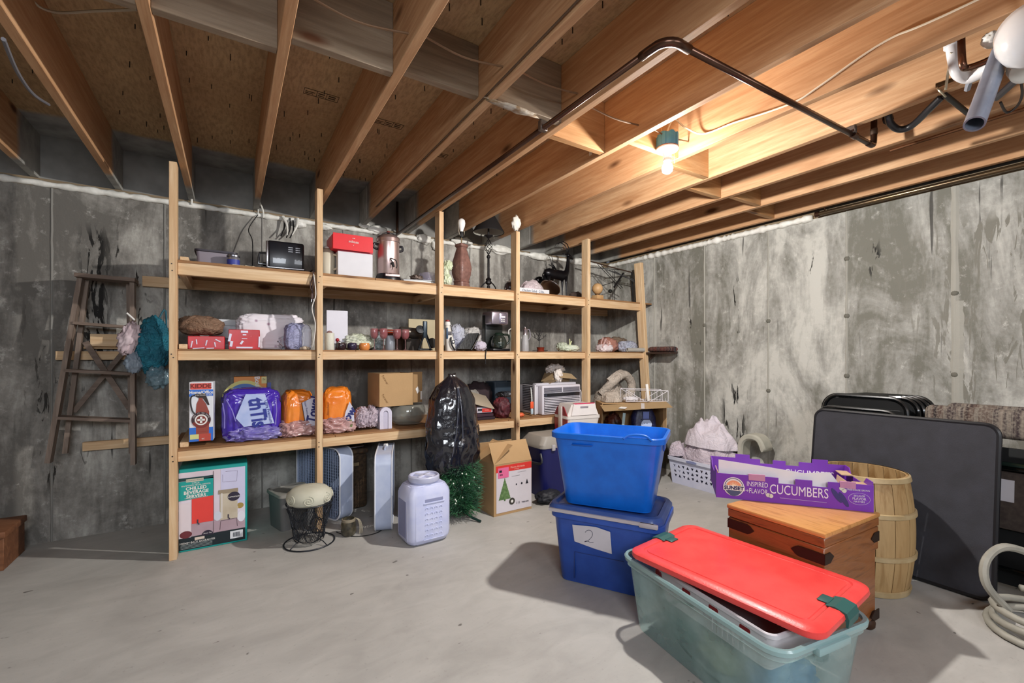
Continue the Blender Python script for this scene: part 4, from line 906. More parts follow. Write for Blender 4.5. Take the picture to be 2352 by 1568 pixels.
# paper towel packs
def towel(name_px, label, seed, rz, word, wx, Y=3.38):
    pa, pb, top = name_px; xa, xb = xs(pa, Y), xs(pb, Y); w_ = xb-xa; h = atY((pa+pb)/2, top, Y)[2]-T1
    t = thing('paper_towel_pack', label, 'paper towels', ((xa+xb)/2, Y, T1), rz, 'orange paper towel packs')
    MB().blob(w_*1.05, .20, h*1.12, (0, .10, 0), seed=seed, amp=.05, fold=.07, ff=3, e=.5, sub=5).build('pack', film('#e47a1c', '#ee9038', .3), t, smooth='all')
    return t, w_, h
t, w_, h = towel((655, 724, 902), 'orange wrapped paper towel pack between tissue pack and second post', 111, 5, 'Towel', 0); packs = [t]
wt = M('#cfcfe0', .35)
MB().prism([(.008, .235), (.115, .285), (.115, .07), (.035, .07)], .012, 'y', -.012).build('label_patch', wt, t)
text('Towel', .088, M('#22286e', .4), t, (.082, -.014, .18), rot=(R(90), R(-80), 0), shear=.15, bold=.003, sx=.8); text('Super Premium', .018, M('#22286e', .4), t, (.036, -.014, .19), rot=(R(90), R(80), 0))
T('seam_line', INK, t, [(.006, -.012, .235), (.018, -.016, .15), (.033, -.012, .07)], .0022, 5)
t, w_, h = towel((741, 806, 895), 'orange wrapped paper towel pack on the far side of the second post', 112, -12, 'Towel', 0, 3.40); packs.append(t)
MB().prism([(.085, .225), (.115, .17), (.118, .08), (.045, .09), (.058, .15)], .012, 'y', -.012).build('label_patch', wt, t)
text('ow', .075, M('#22286e', .4), t, (.088, -.014, .135), rot=(R(90), R(-58), 0), bold=.003); text('Absorbent', .022, M('#7a3c10', .5), t, (-.06, -.012, .18), rot=(R(90), R(-90), 0))
disc('green_leaf', M('#6c7a4a', .5), t, .085, .062, .042, -.006, rx=.5, t=.008)
for i, (px, lab) in enumerate(((690, 'rosy clear plastic wrap crumpled below the first orange towel pack'), (775, 'rosy clear plastic wrap crumpled below the second orange towel pack'))):
    w2 = .25 if i == 0 else .25
    MB().blob(w2, .15, .125, seed=121+i, amp=.2, fold=.45, ff=3.2, e=.7, sub=5).build('torn_wrap', M('#b08584', .12, col2='#cfaaa8', scale=9, alpha=.8, coat=.8), packs[i], smooth='all', loc=((-.01, .05, 0), (-.0, .03, 0))[i])
# towels rolled
cm_ = fab('#c0aebb', '#d8cad4', 8, 12)
t = thing('rolled_cloths', 'mauve white cloths rolled loosely in front of the clear bowl', 'cloths', (xs(848, 3.40)+.01, 3.40, T1), 0)
for i, (x, y, w2, h2, lean) in enumerate(((-.065, 0, .10, .17, 8), (-.01, .01, .09, .15, 20), (.04, .03, .08, .17, -5))):
    MB().blob(w2, .16, h2, (0, .05, 0), seed=130+i, amp=.12, fold=.35, ff=3.5, fdir=(2, .6, 1), e=.8, sub=5).build('roll', cm_, t, smooth='all', loc=(x, y, 0), rot=(0, R(lean), 0))
xw = xs(886, 3.39); t = thing('white_towel', 'white towel folded in a U next to the clear bowl', 'towel', (xw, 3.385, T1+.001), 0)
def ush(w2, h2): return [(-w2, 0)]+[(w2*math.cos(R(180-18*k)), h2-w2+w2*math.sin(R(180-18*k))) for k in range(11)]+[(w2, 0)]
o_ = ush(.046, .165); i_ = ush(.018, .138)[::-1]
MB().prism(o_+i_, .13, 'y').build('outer_fold', M('#d3cfe0', .95, bump=.5, bscale=60), t, smooth=True)
MB().prism(ush(.016, .133), .12, 'y', .005).build('inner_fold', M('#c4c0d4', .95, bump=.5, bscale=60), t, smooth=True)
# big clear bowl with the carton on it
xb_ = xs(933, 3.55); t = thing('glass_punch_bowl', 'large clear glass punch bowl under the cardboard carton', 'bowl', (xb_, 3.52, T1))
L('bowl', M('#8f9088', .05, alpha=.42, coat=1), t, [(.05, 0), (.10, .01), (.135, .05), (.145, .095), (.14, .14), (.125, .165), (.12, .163), (.135, .14), (.14, .095), (.13, .052), (.098, .014), (0, .006)], seg=40, cap=False)
YC = 3.42; xa, xb = xs(864, YC), xs(945, YC); zc0 = T1+.167; hc = atY(900, 857, YC)[2]-zc0
t = thing('cardboard_carton', 'plain brown cardboard carton balanced on the clear bowl', 'box', ((xa+xb)/2+.02, YC, zc0), 6); hw = (xb-xa)/2+.0
mb = MB()
for q in ((-hw, hw, 0, .004, 0, hc), (-hw, hw, .24, .244, 0, hc), (-hw, -hw+.004, .004, .24, 0, hc), (hw-.004, hw, .004, .24, 0, hc), (-hw+.004, hw-.004, .004, .24, 0, .004)): mb.box(*q)
mb.build('walls', CARD, t)
B('end_panel', M('#a07f58', .85), t, hw, hw+.115, .07, .075, .01, hc+.004, rot=None); B('end_panel', M('#b08e66', .85), t, hw-.004, hw+.0, 0, .1, 0, hc)
MB().prism([(hw+.055, .12), (hw+.075, .14), (hw+.09, .10), (hw+.07, .08)], .001, 'y', .068).build('paper_label', WHITE, t); B('paper_label', WHITE, t, hw+.098, hw+.113, .068, .0695, .03, .10)
for z, a in ((hc-.05, 58), (.06, 58)): text('Forever', .026, M('#7d5a36', .8), t, (-hw+.045, -.001, z), rot=(R(90), R(a), 0))
MB().lathe([(.0, 0), (.03, .0)], seg=4).build('inner_flap', CARD, t)
gr = thing('artificial_greenery', 'tuft of green artificial leaves poking out of the brown carton', 'greenery', ((xa+xb)/2+.0, YC+.12, zc0+.06))
mb = MB(); rn = random.Random(8)
for i in range(90):
    a = rn.uniform(0, 6.28); l = rn.uniform(.08, .20); r_ = rn.uniform(.01, .10); p0 = Vector((.03*math.cos(a), .03*math.sin(a), 0)); p1 = Vector((r_*math.cos(a), r_*math.sin(a), l)); s_ = Vector((-math.sin(a), math.cos(a), rn.uniform(-.5, .5)))*.008; m_ = (p0+p1)/2
    mb.add([p0, m_+s_, p1, m_-s_], [(0, 1, 2, 3)])
mb.build('leaves', M('#1f4a35', .6, col2='#35664a', scale=20), gr)
# bay 3
t = thing('rotary_tool_box', 'thin white and grey appliance box with a red label, on books behind the bag', 'box', (xs(1113, 3.46), 3.44, T1+.055), rot=(R(2), 0, R(-4)))
B('box', M('#c9c4cf', .4), t, -.10, .07, 0, .2, 0, .05, .008); B('top_cover', M('#b0a28e', .6), t, -.16, .065, .0, .26, .05, .062, .006, rot=(R(20), R(16), 0)); decal('red_label', M('#d2423a', .4), t, -.035, .055, .008, .042); text('HAAN', .014, M('#f0b0a8', .5), t, (.01, -.0025, .025)); decal('dark_corner', M('#3b3b40', .4), t, -.075, -.036, .02, .04)
t = thing('dark_books', 'dark maroon books lying under the white appliance box', 'books', (xs(1113, 3.42), 3.40, T1))
for i, c in enumerate(('#2b1c26', '#3a2330')): B('book', M(c, .6), t, -.12, .095-.01*i, .0+.01*i, .22, .002+.026*i, .026+.026*i, .003, 1)
cloth('grey_shoe_bag', 1082, 3.72, T1, .2, .18, .26, M('#77736e', .9, col2='#938f88'), 'grey crumpled bag rising behind the red labelled box', 'bag', 141, fold=.25)
cloth('dark_drape', 1098, 3.88, T1, .32, .2, .33, M('#2a2226', .9, col2='#3c2e32', scale=6), 'dark maroon drape heaped at the back of the third bay, low shelf', 'cloth', 142, fold=.2)
cloth('black_red_cloth', 1152, 3.45, T1, .16, .16, .20, M('#471f26', .6, col2='#7a3038', scale=9), 'black and dark red shiny cloth slumped against the fourth post', 'cloth', 143, fold=.4, ff=5)
t = thing('packaged_cable', 'black plastic packet with a chrome clip lying over the red cloth', 'packet', (xs(1163, 3.6), 3.62, T1+.165)); MB().blob(.2, .14, .06, seed=144, amp=.2, fold=.3).build('packet', M('#23252a', .2, coat=.8, col2='#54565c', scale=14), t, smooth='all')
t = thing('dark_bin', 'dark slate plastic bin at the back between the third and fourth posts', 'bin', (xs(1152, 3.85), 3.86, T1)); open_tub('body', M('#2f3d4a', .5), t, .26, .18, .30)
# bay 4
YA = 3.36; xa, xb = xs(1247, YA), xs(1337, YA); zA = T1; hA = atY(1290, 884, YA)[2]-zA
t = thing('air_conditioner', 'white window air conditioner with louvred front on the low shelf', 'air conditioner', ((xa+xb)/2-.003, YA+.012, zA), 0); hw = (xb-xa)/2-.006
aw = M('#d6d3dc', .4); ag = M('#5c5a66', .5)
B('body', M('#c4c2c8', .45), t, -hw-.02, hw, .075, .42, .004, hA-.008, .006); B('front_frame', aw, t, -hw, hw, 0, .075, 0, hA, .012, 3)
B('side_flange', M('#dedbe2', .4), t, -hw-.035, -hw-.02, .07, .095, 0, hA+.005, .003, 1); B('top_flange', M('#c9c7cf', .4), t, -hw-.02, hw, .07, .13, hA-.008, hA+.018, .003, 1)
B('grille_recess', M('#2f2d35', .6), t, -hw+.02, hw-.016, -.002, .002, .018, hA-.115); B('vent_recess', M('#4a4853', .6), t, -hw+.02, hw-.016, -.002, .002, hA-.068, hA-.022)
B('control_strip', M('#1b1c26', .2, coat=.6), t, -hw+.018, hw-.014, -.006, .002, hA-.108, hA-.074, .002, 1); B('display', M('#343847', .3), t, -hw+.022, -hw+.05, -.008, -.005, hA-.102, hA-.080)
me0 = None
zz = .022; 
while zz < hA-.125:
    o = B('slat', aw, t, -hw+.02, hw-.016, -.012, -.001, -.0045, .0025, loc=(0, 0, zz+.004), rot=(R(-25), 0, 0)); zz += .0155
for side in (0, 1):
    for k in range(5):
        a, b = (-hw+.022, -.006) if side == 0 else (.004, hw-.018); B('slat', M('#a9a7b2', .4), t, a, b, -.009, -.001, hA-.064+.009*k, hA-.0605+.009*k)
B('divider', aw, t, -.006, .004, -.010, 0, hA-.07, hA-.02)
mb = MB()
for k in range(16): mb.box(-hw-.0225, -hw-.0195, .13, .30, .03+.0165*k, .038+.0165*k)
setp(mb.build('side_vents', M('#2f2c30', .7), t), kind='stuff')
T('power_cord', M('#d7dcd8', .4), t, spl([(-hw-.023, .16, .25), (-hw-.06, .10, .24), (-hw-.08, .06, .17), (-hw-.085, .05, .11)], 5), .006)
B('orange_tag', M('#ee6038', .5), t, -hw-.105, -hw-.07, .04, .05, .065, .13, .006); B('plug', M('#b7c9d4', .4), t, -hw-.10, -hw-.077, .038, .054, .012, .065, .004)
T('front_cord', M('#d7d4d8', .4), t, spl([(hw-.005, .03, hA-.05), (hw+.006, .0, .2), (hw+.004, .01, .08), (hw-.02, .01, .006)], 5), .0045)
setp(MB().blob(.07, .05, .04, (0, 0, 0), seed=150, amp=.3, sub=3).build('orange_scrap', M('#e36a42', .6), None, smooth='all', loc=(xs(1196, 3.40), 3.40, T1)), 'small orange scrap beside the fourth post below the dangling tag', 'scrap')
t = thing('open_parcel', 'flattened cardboard box holding a white crumpled bag on the air conditioner', 'box', (xs(1283, 3.55)-.02, 3.52, T1+hA+.02), 4)
MB().prism([(-.10, .0), (.14, .0), (.17, .07), (-.05, .09)], .16, 'y').build('box', M('#a08866', .85), t); B('flap', M('#b59c78', .85), t, -.10, .12, -.10, 0, -.002, .002, loc=(.05, .0, .088), rot=(R(30), R(6), 0)); B('flap', M('#8c785c', .85), t, -.11, .0, -.06, .05, -.002, .002, loc=(-.085, -.01, .022), rot=(0, R(-16), 0))
MB().blob(.22, .16, .11, (.0, 0, 0), seed=151, amp=.2, fold=.3, ff=3.5, sub=5).build('crumpled_bag', M('#ddd3cc', .6, col2='#eae4de'), t, smooth='all', loc=(.03, .09, .072)); MB().blob(.09, .08, .15, seed=152, amp=.25, fold=.35, sub=4).build('bag_corner', M('#ddd3cc', .6, col2='#eae4de'), t, smooth='all', loc=(-.035, -.03, -.002))
# bay 5
jm_ = fab('#ab9f93', '#c0b5a9', 6, 7)
t = thing('beige_jumper', 'beige grey jumper flung in folds across the end bay, low shelf', 'clothes', (xs(1400, 3.46), 3.46, T1))
heap('body', jm_, t, .50, .36, .34, (0, 0, 0), 20, seed=161, nf=3.2, amp=.4, p=1.8)
T('sleeve', jm_, t, spl([(-.17, -.05, .16), (-.06, -.13, .30), (.08, -.13, .36), (.20, -.12, .27), (.15, -.15, .15), (.02, -.17, .10)], 6), .045, 10)
T('collar', jm_, t, spl([(-.12, -.10, .30), (-.02, -.12, .37), (.08, -.10, .385), (.16, -.05, .33)], 6), .026, 8)
setp(heap('beige_cardigan', jm_, None, .24, .20, .12, (3.10, 3.12, .764), 30, seed=162, nf=3, amp=.4), 'beige grey cardigan lump lying on the open carton beside the white rack', 'clothes')
# ================================================================ on the floor under and in front of the shelf
# beverage server carton
YC = 3.375; xa, xb = -.2672, atY(568, 1150, YC)[0]; hC = atY(568, 1061, YC)[2]; w_ = xb-xa; hw = w_/2
t = thing('beverage_server_box', 'large teal carton with printed drink dispensers, on the floor by the end post', 'box', ((xa+xb)/2, YC, 0), 0)
tl = M('#159a94', .45)
B('carton', tl, t, -hw, hw, 0, .30, 0, hC, .003, 1)
W = hw-.012; Hh = hC-.012
decal('photo_panel', M('#cdbfc8', .5, col2='#d8d2e0', scale=3), t, -hw, W, .085, Hh-.012)
decal('lilac_wall', M('#c9c8e4', .5), t, .035, W, .24, Hh-.013, -.002); decal('table_print', M('#b09aa6', .5, col2='#a48c94', scale=8), t, -hw, W, .085, .165, -.002)
decal('white_column', M('#dcd3da', .5), t, -hw, -.118, .085, .30, -.0032); decal('black_footer', M('#16242a', .4), t, -hw, W, .012, .088, -.0024)
decal('red_drink', M('#e2453e', .45), t, -.115, -.003, .165, .345, -.0036); decal('divider_line', M('#7a6a6e', .5), t, -.004, -.001, .085, Hh-.02, -.0044)
MB().prism([(-hw, .315), (-.005, .325), (-.005, .44), (-hw, .43)], .0012, 'y', -.0056).build('teal_banner', tl, t); decal('dark_banner_top', M('#123a3c', .5), t, -hw, -.005, .434, .452, -.0044); decal('cream_tab', M('#cfc6b4', .5), t, -.143, -.055, .425, .443, -.0058)
text('MODERN HOUSE', .011, M('#5a7a70', .5), t, (-.099, -.0074, .434)); text('2 PACK', .012, WHITE, t, (-.095, -.0068, .416)); text('HAMMERED METAL DESIGN', .012, WHITE, t, (-.093, -.0068, .403))
for i, sN in enumerate(('CHILLED', 'BEVERAGE', 'SERVERS')): text(sN, .0275, WHITE, t, (-.092, -.0068, .384-.0245*i), sx=.98, bold=.0007)
text('WITH CHALKBOARD LABELS', .009, WHITE, t, (-.092, -.0068, .312+.014)); 
decal('beige_dispenser', M('#c5bba8', .5, col2='#b5a893'), t, .03, .125, .16, .335, -.0036); decal('dispenser_shade', M('#998a74', .5), t, .022, .128, .325, .35, -.0042); decal('dispenser_gloss', M('#d8d2cc', .4), t, .036, .044, .17, .33, -.0046)
disc('chalk_label', M('#2c2438', .5), t, .105, .30, .029, -.0046, rx=1.15); text('Lemonade', .015, WHITE, t, (.105, -.0062, .299), shear=.3)
disc('chalk_label', M('#2c2438', .5), t, -.035, .082, .030, -.0046, a0=0, a1=180); text('Sweet Tea', .010, WHITE, t, (-.035, -.0066, .095), shear=.3)
for x, z in ((-.085, .168), (.075, .17)): T('printed_tap', M('#4a4250', .4), t, [(x, -.005, z+.02), (x, -.005, z), (x+.008, -.005, z-.012)], .004, 6)
T('printed_wire_stand', M('#8a7f98', .5), t, [(.045, -.003, Hh-.05), (.045, -.003, .40), (.12, -.003, .395), (.125, -.003, Hh-.035), (.06, -.003, Hh-.032)], .0013, 5); T('printed_wire_stand', M('#5c4a54', .5), t, [(.03, -.004, .10), (.035, -.004, .155), (.12, -.004, .158), (.125, -.004, .105)], .0016, 5)
disc('printed_lemon', M('#a58a4a', .5), t, W-.028, .235, .018, -.003, rx=1.1); disc('printed_lemon', M('#cfc5a8', .5), t, W-.05, .225, .012, -.0034); disc('printed_vase', M('#e2dfea', .4), t, W-.022, .165, .034, -.0034, rx=.65); disc('printed_berries', M('#6a2c34', .5), t, -hw+.035, .105, .022, -.004, rx=1.4); disc('printed_jug', M('#d0d4e0', .4), t, .018, .19, .03, -.0042, rx=.7)
text('MONEY-BACK GUARANTEE', .016, WHITE, t, (-.085, -.0042, .052), sx=.9); decal('cream_tab', M('#d8c8bc', .5), t, -.10, -.05, .063, .079, -.0038); decal('white_label', M('#dcdfe4', .5), t, .085, .155, .03, .078, -.0038)
mb = MB(); rn = random.Random(2)
for k in range(11): mb.box(.101+.0035*k, .1015+.0035*k+rn.uniform(.0005, .0016), -.0064, -.0050, .04, .068)
mb.build('barcode', INK, t)
for k in range(4): decal('fine_print', M('#a9b4b4', .6), t, -.17, -.01, .042-.0075*k, .0435-.0075*k, -.0038)
# grey tote
t = thing('grey_tote', 'dark grey lidded storage tote under the shelf beside the teal carton', 'tote', (.285, 3.375, 0), 16)
gt = M('#6e6e6d', .55); gl = M('#a09e97', .5, col2='#77756f', scale=4)
mb = MB(); mb.loops([rr(.22, .22, .03, 4, 0, .125, .13), rr(.24, .24, .03, 4, .225, .125, .13), rr(.25, .25, .03, 4, .225, .125, .13), rr(.25, .25, .03, 4, .24, .125, .13)]); mb.build('body', gt, t, smooth=True)
mb = MB(); mb.loops([rr(.258, .258, .03, 4, .232, .125, .13), rr(.258, .258, .03, 4, .252, .125, .13), rr(.23, .23, .03, 4, .256, .125, .13), rr(.215, .215, .03, 4, .246, .125, .13)]); mb.build('lid', gl, t, smooth=True)
B('handle', M('#a5a29a', .5), t, .03, .14, -.026, -.004, .218, .238, .006)
# wire basket with cushion
bx, by = .43, 3.125
t = thing('wire_basket', 'black wire mesh basket on a ring foot holding a carved white cushion', 'basket', (bx, by, 0))
wm_ = M('#2c2e34', .4, .5)
prof = [(.062, .018), (.085, .03), (.095, .10), (.115, .19), (.136, .262)]
def pr(z):
    for (r0, z0), (r1, z1) in zip(prof, prof[1:]):
        if z <= z1: return r0+(r1-r0)*(z-z0)/(z1-z0)
    return prof[-1][0]
mb = MB(); N = 52
for sgn in (1, -1):
    for k in range(N): mb.tube([(pr(z)*math.cos(2*math.pi*k/N+sgn*z*4.2), pr(z)*math.sin(2*math.pi*k/N+sgn*z*4.2), z) for z in [.018+.244*j/10 for j in range(11)]], .0011, 4)
setp(mb.build('wire_mesh', wm_, t), kind='stuff')
T('top_ring', wm_, t, circ((0, 0, .262), .137, 40), .004, closed=True); T('foot_ring', wm_, t, circ((0, 0, .006), .15, 40), .0045, closed=True)
for k in range(4):
    a = 2*math.pi*k/4+.6; c_, s_ = math.cos(a), math.sin(a); T('strut', wm_, t, spl([(.148*c_, .148*s_, .007), (.11*c_, .11*s_, .03), (.09*c_, .09*s_, .03)], 4), .003)
for k in range(5):
    a = R(-100+72*k); mb = MB(); pts = []
    for j in range(20):
        q = 2*math.pi*j/20; z = .175+.065*math.sin(q); th = a+.42*math.cos(q); r_ = pr(z)+.005; pts.append((r_*math.cos(th), r_*math.sin(th), z))
    T('loop', wm_, t, pts, .0032, closed=True)
    pts = [((pr(.075+.05*math.sin(q))+.005)*math.cos(a+.2+.45*math.cos(q)), (pr(.075+.05*math.sin(q))+.005)*math.sin(a+.2+.45*math.cos(q)), .075+.05*math.sin(q)) for q in [2*math.pi*j/20 for j in range(20)]]
    T('loop', wm_, t, pts, .0032, closed=True)
t = thing('carved_cushion', 'round cream cushion with raised spiral scrolls in the wire basket', 'cushion', (bx, by, .266))
cu = M('#b5b3a0', .85, col2='#c3c1b0', scale=6)
L('cushion', cu, t, [(0, -.03), (.09, -.02), (.128, .0), (.138, .03), (.132, .06), (.10, .088), (.05, .10), (0, .103)], cap=False, seg=40)
for k, (a0, tilt) in enumerate(((-150, 0), (-100, .2), (-50, 0), (0, .1))):
    pts = []
    for j in range(40):
        q = j*.36; rad = .003+.0011*j*.75; th = R(a0)+rad*math.cos(q)/.137; z = .035+rad*math.sin(q)*.85; rr_ = .1385 if z < .04 else .138-(z-.04)*.35
        pts.append((rr_*math.cos(th), rr_*math.sin(th), min(z, .075)))
    T('scroll', cu, t, pts, .0035, 6)
# box fans
def boxfan(label, loc, rz, lean=0):
    t = thing('box_fan', label, 'fan', loc, rz, 'box fans')
    fw_ = M('#a9b4cf', .4, col2='#b6c0d6'); S = .26; dp = .055
    outl = [(x, z) for x, z, _ in rr(2*S, 2*S, .07, 5)]; inn = [(x, z) for x, z, _ in rr(2*S-.014, 2*S-.014, .063, 5)]
    mb = MB(); f = lambda L_, y: [(x, y, z+S) for x, z in L_]
    mb.loops([f(outl, -dp), f(outl, dp), f(inn, dp), f(inn, -dp), f(outl, -dp)], False, False); mb.build('housing', fw_, t, smooth=True)
    ed = M('#dfe2ea', .35)
    for s_ in (-1, 1): T('edge_trim', ed, t, [(x, s_*dp, z+S) for x, z in outl], .005, closed=True)
    for s_ in (-1, 1):
        mb = MB(); R0 = S-.012
        for k in range(25):
            x = -R0+.004+2*(R0-.004)*k/24; zz_ = R0-max(0, abs(x)-(R0-.055))
            mb.box(x-.002, x+.002, s_*(dp-.006)-.002, s_*(dp-.006)+.002, S-zz_, S+zz_)
        for k in range(25):
            z = -R0+.004+2*(R0-.004)*k/24; zz_ = R0-max(0, abs(z)-(R0-.055))
            mb.box(-zz_, zz_, s_*(dp-.008)-.0012, s_*(dp-.008)+.0012, S+z-.001, S+z+.001)
        mb.build('grille', M('#9fb0d0', .4), t)
    mb = MB()
    for k in range(5):
        m_ = Matrix.Translation((0, 0, S)) @ Matrix.Rotation(R(72*k), 4, 'Y') @ Matrix.Translation((.10, 0, 0)) @ Matrix.Rotation(R(28), 4, 'X')
        mb.box(-.07, .09, -.002, .002, -.065, .065, m_)
    mb.build('blades', M('#4d5a72', .4), t); MB().lathe([(.0, -.045), (.05, -.045), (.055, -.03), (.055, .03), (0, .035)], mat=Matrix.Translation((0, 0, S)) @ Matrix.Rotation(R(90), 4, 'X'), cap=False).build('motor', M('#2c3240', .4), t, smooth=True)
    L('speed_knob', WHITE, t, [(.018, 0), (.018, .012), (.014, .018)], loc=(.09, 0, 2*S-.001)); T('carry_handle', fw_, t, spl([(-.06, 0, 2*S-.004), (-.05, 0, 2*S+.012), (.05, 0, 2*S+.012), (.06, 0, 2*S-.004)], 3), .006)
    return t
# grille plane from (.62,3.35) back to (.38,3.83)
boxfan('pale blue box fan turned aside, partly behind the grey tote', (.60, 3.63, 0), 116)
boxfan('pale blue box fan standing edge on beside the white container', (.955, 3.25, 0), 71)
# dark ottoman between fans
t = thing('wicker_hamper', 'dark brown woven hamper in the shadow between the two box fans', 'hamper', (xs(818, 3.5)+.015, 3.60, 0), 4)
B('body', M('#31261c', .9, col2='#4e3c2a', scale=40, bump=1, bscale=70), t, -.10, .10, 0, .25, 0, .43, .03, 4); B('lid', M('#3a2d22', .85, col2='#59442f', scale=30), t, -.105, .105, -.005, .255, .43, .47, .015, 3); T('rail', CHROME, t, [(-.08, -.02, .49), (.06, -.02, .495)], .007); T('rail_bracket', CHROME, t, [(-.06, -.02, .49), (-.06, .03, .465)], .004); T('rail_bracket', CHROME, t, [(.05, -.02, .49), (.05, .03, .465)], .004)
B('pale_stripe', M('#8a7758', .9), t, -.09, .03, -.004, .0, .34, .365, rot=None)
# mug
p = atZ(803, 1232, 0); t = thing('pottery_jar', 'small dark glazed pottery jar with a cream cord, on the floor before the hamper', 'jar', (p[0], p[1]+.03, 0))
L('body', M('#28251f', .3, col2='#57503f', scale=20, coat=.5), t, [(.035, 0), (.046, .012), (.05, .05), (.047, .085), (.041, .10), (.041, .11), (.036, .11), (.036, .09), (0, .03)], cap=False); L('rim_band', M('#8d8370', .4), t, [(.043, .092), (.0445, .1), (.043, .11), (.038, .112)], cap=False)
for k in range(4): T('cord_strand', M('#a39a86', .8), t, spl([(.043, .01, .105), (.06+.004*k, -.01, .09), (.068+.006*k, -.02, .04), (.062+.008*k, -.03, .005)], 4), .002, 5)
setp(T('floor_cable', bkm, None, spl([(p[0]-.06, p[1]+.12, .004), (p[0]+.0, p[1]-.0, .004), (p[0]+.10, p[1]-.05, .004), (p[0]+.2, p[1]-.02, .004), (p[0]+.27, p[1]+.10, .004)], 8), .003, 6), 'thin dark cable looping on the floor around the pottery jar', 'cable')
# white container
p = atZ(963, 1246, 0); t = thing('pet_food_container', 'big white plastic container with embossed shell pattern and round screw lid', 'container', (1.075, 2.79, 0), 3)
pw = M('#b9bfe0', .4, col2='#c6cae4')
def octo(w2, d2, c_, z): return [(w2-c_, -d2, z), (w2, -d2+c_, z), (w2, d2-c_, z), (w2-c_, d2, z), (-w2+c_, d2, z), (-w2, d2-c_, z), (-w2, -d2+c_, z), (-w2+c_, -d2, z)]
mb = MB(); mb.loops([octo(.12, .09, .03, 0), octo(.142, .112, .035, .022), octo(.148, .118, .035, .05), octo(.148, .118, .035, .325), octo(.118, .095, .03, .375)]); bmesh.ops.bevel(mb.bm, geom=list(mb.bm.edges), offset=.008, segments=2, affect='EDGES'); mb.build('body', pw, t, smooth=True)
L('neck', pw, t, [(.09, .366), (.09, .39)]); L('lid', M('#c3c6de', .35), t, [(.098, .385), (.101, .39), (.101, .415), (.095, .422), (.088, .421), (.084, .408), (.03, .406), (0, .408)], cap=False, seg=36)
for a in (0, 90): B('lid_rib', M('#d0d2e6', .35), t, -.07, .07, -.01, .01, .406, .421, .004, rot=(0, 0, R(a+35)))
B('grip_ledge', pw, t, -.055, .09, -.124, -.112, .262, .270, .003); B('grip_hollow', M('#8f94b6', .6), t, -.045, .08, -.1195, -.117, .272, .292, .001, 1); B('panel_edge', pw, t, -.055, .09, -.121, -.117, .035, .040, .001, 1)
mb = MB(); n_ = 0
for r_ in range(6):
    for c_ in range(4):
        for k in range(5):
            a = R(20+35*k); x = -.032+.032*c_+.009*math.cos(a); z = .06+.034*r_+.009*math.sin(a)
            mb.lathe([(.0042, 0), (.003, .004), (0, .005)], seg=6, mat=Matrix.Translation((x, -.1175, z)) @ Matrix.Rotation(R(90), 4, 'X'), cap=False)
setp(mb.build('embossed_shells', pw, t), kind='stuff')
B('side_panel', M('#8e93b8', .5), t, -.150, -.1475, -.06, .06, .05, .28, .001, 1)
# christmas tree and garbage bag
tx, ty = xs(1055, 2.98)+.01, 3.00
t = thing('artificial_tree', 'small dark green artificial Christmas tree with its top half inside a black bag', 'tree', (tx, ty, 0))
mb = MB(); rn = random.Random(21)
for i in range(6500):
    z = rn.uniform(.05, .42); a = rn.uniform(0, 6.28); r0 = rn.uniform(.02, .17-.10*abs(z-.25)*1.2)
    p0 = Vector((r0*math.cos(a), r0*math.sin(a), z)); d = Vector((math.cos(a)+rn.uniform(-.7, .7), math.sin(a)+rn.uniform(-.7, .7), rn.uniform(-.7, .5))).normalized(); l = rn.uniform(.02, .05); s_ = d.orthogonal().normalized()*.0024
    mb.add([p0-s_, p0+s_, p0+d*l], [(0, 1, 2)])
setp(mb.build('needles', M('#16382c', .6, col2='#2f6a40', scale=12), t), kind='stuff')
mb = MB()
for i in range(26):
    z = rn.uniform(.08, .40); a = 2.4*i; l = .14-.1*abs(z-.22); mb.tube([(0, 0, z), (l*math.cos(a), l*math.sin(a), z+rn.uniform(-.04, .02))], .003, 5, r2=.001)
mb.build('branches', M('#1c3326', .7), t); T('trunk', M('#1d2a20', .6), t, [(0, 0, .03), (0, 0, .9)], .012)
for k in range(3):
    a = R(-62+120*k); T('foot', M('#16302c', .4), t, [(0, 0, .07), (.12*math.cos(a), .12*math.sin(a), .02), (.19*math.cos(a), .19*math.sin(a), .008)], .009)
for i in range(14):
    a = rn.uniform(3.3, 6.1); z = rn.uniform(.09, .36); L('light_bulb', M('#cfd8c8', .2), t, [(.003, 0), (.006, .006), (0, .014)], c=(.15*math.cos(a), .15*math.sin(a), z), seg=8, cap=False)
t = thing('garbage_bag', 'shiny black garbage bag pulled over the little tree in front of the shelf', 'bag', (tx-.035, ty+.04, .31))
mb = MB(); n1, n2 = 72, 70; rows = []
prof = [(0, .06, .05), (.03, .15, .11), (.10, .195, .15), (.20, .20, .15), (.32, .195, .14), (.46, .178, .125), (.58, .16, .11), (.66, .12, .085), (.71, .06, .045), (.735, .028, .02), (.755, .03, .012)]
def ip(z):
    for a, b in zip(prof, prof[1:]):
        if z <= b[0]:
            k = (z-a[0])/(b[0]-a[0]); return a[1]+(b[1]-a[1])*k, a[2]+(b[2]-a[2])*k
    return prof[-1][1:]
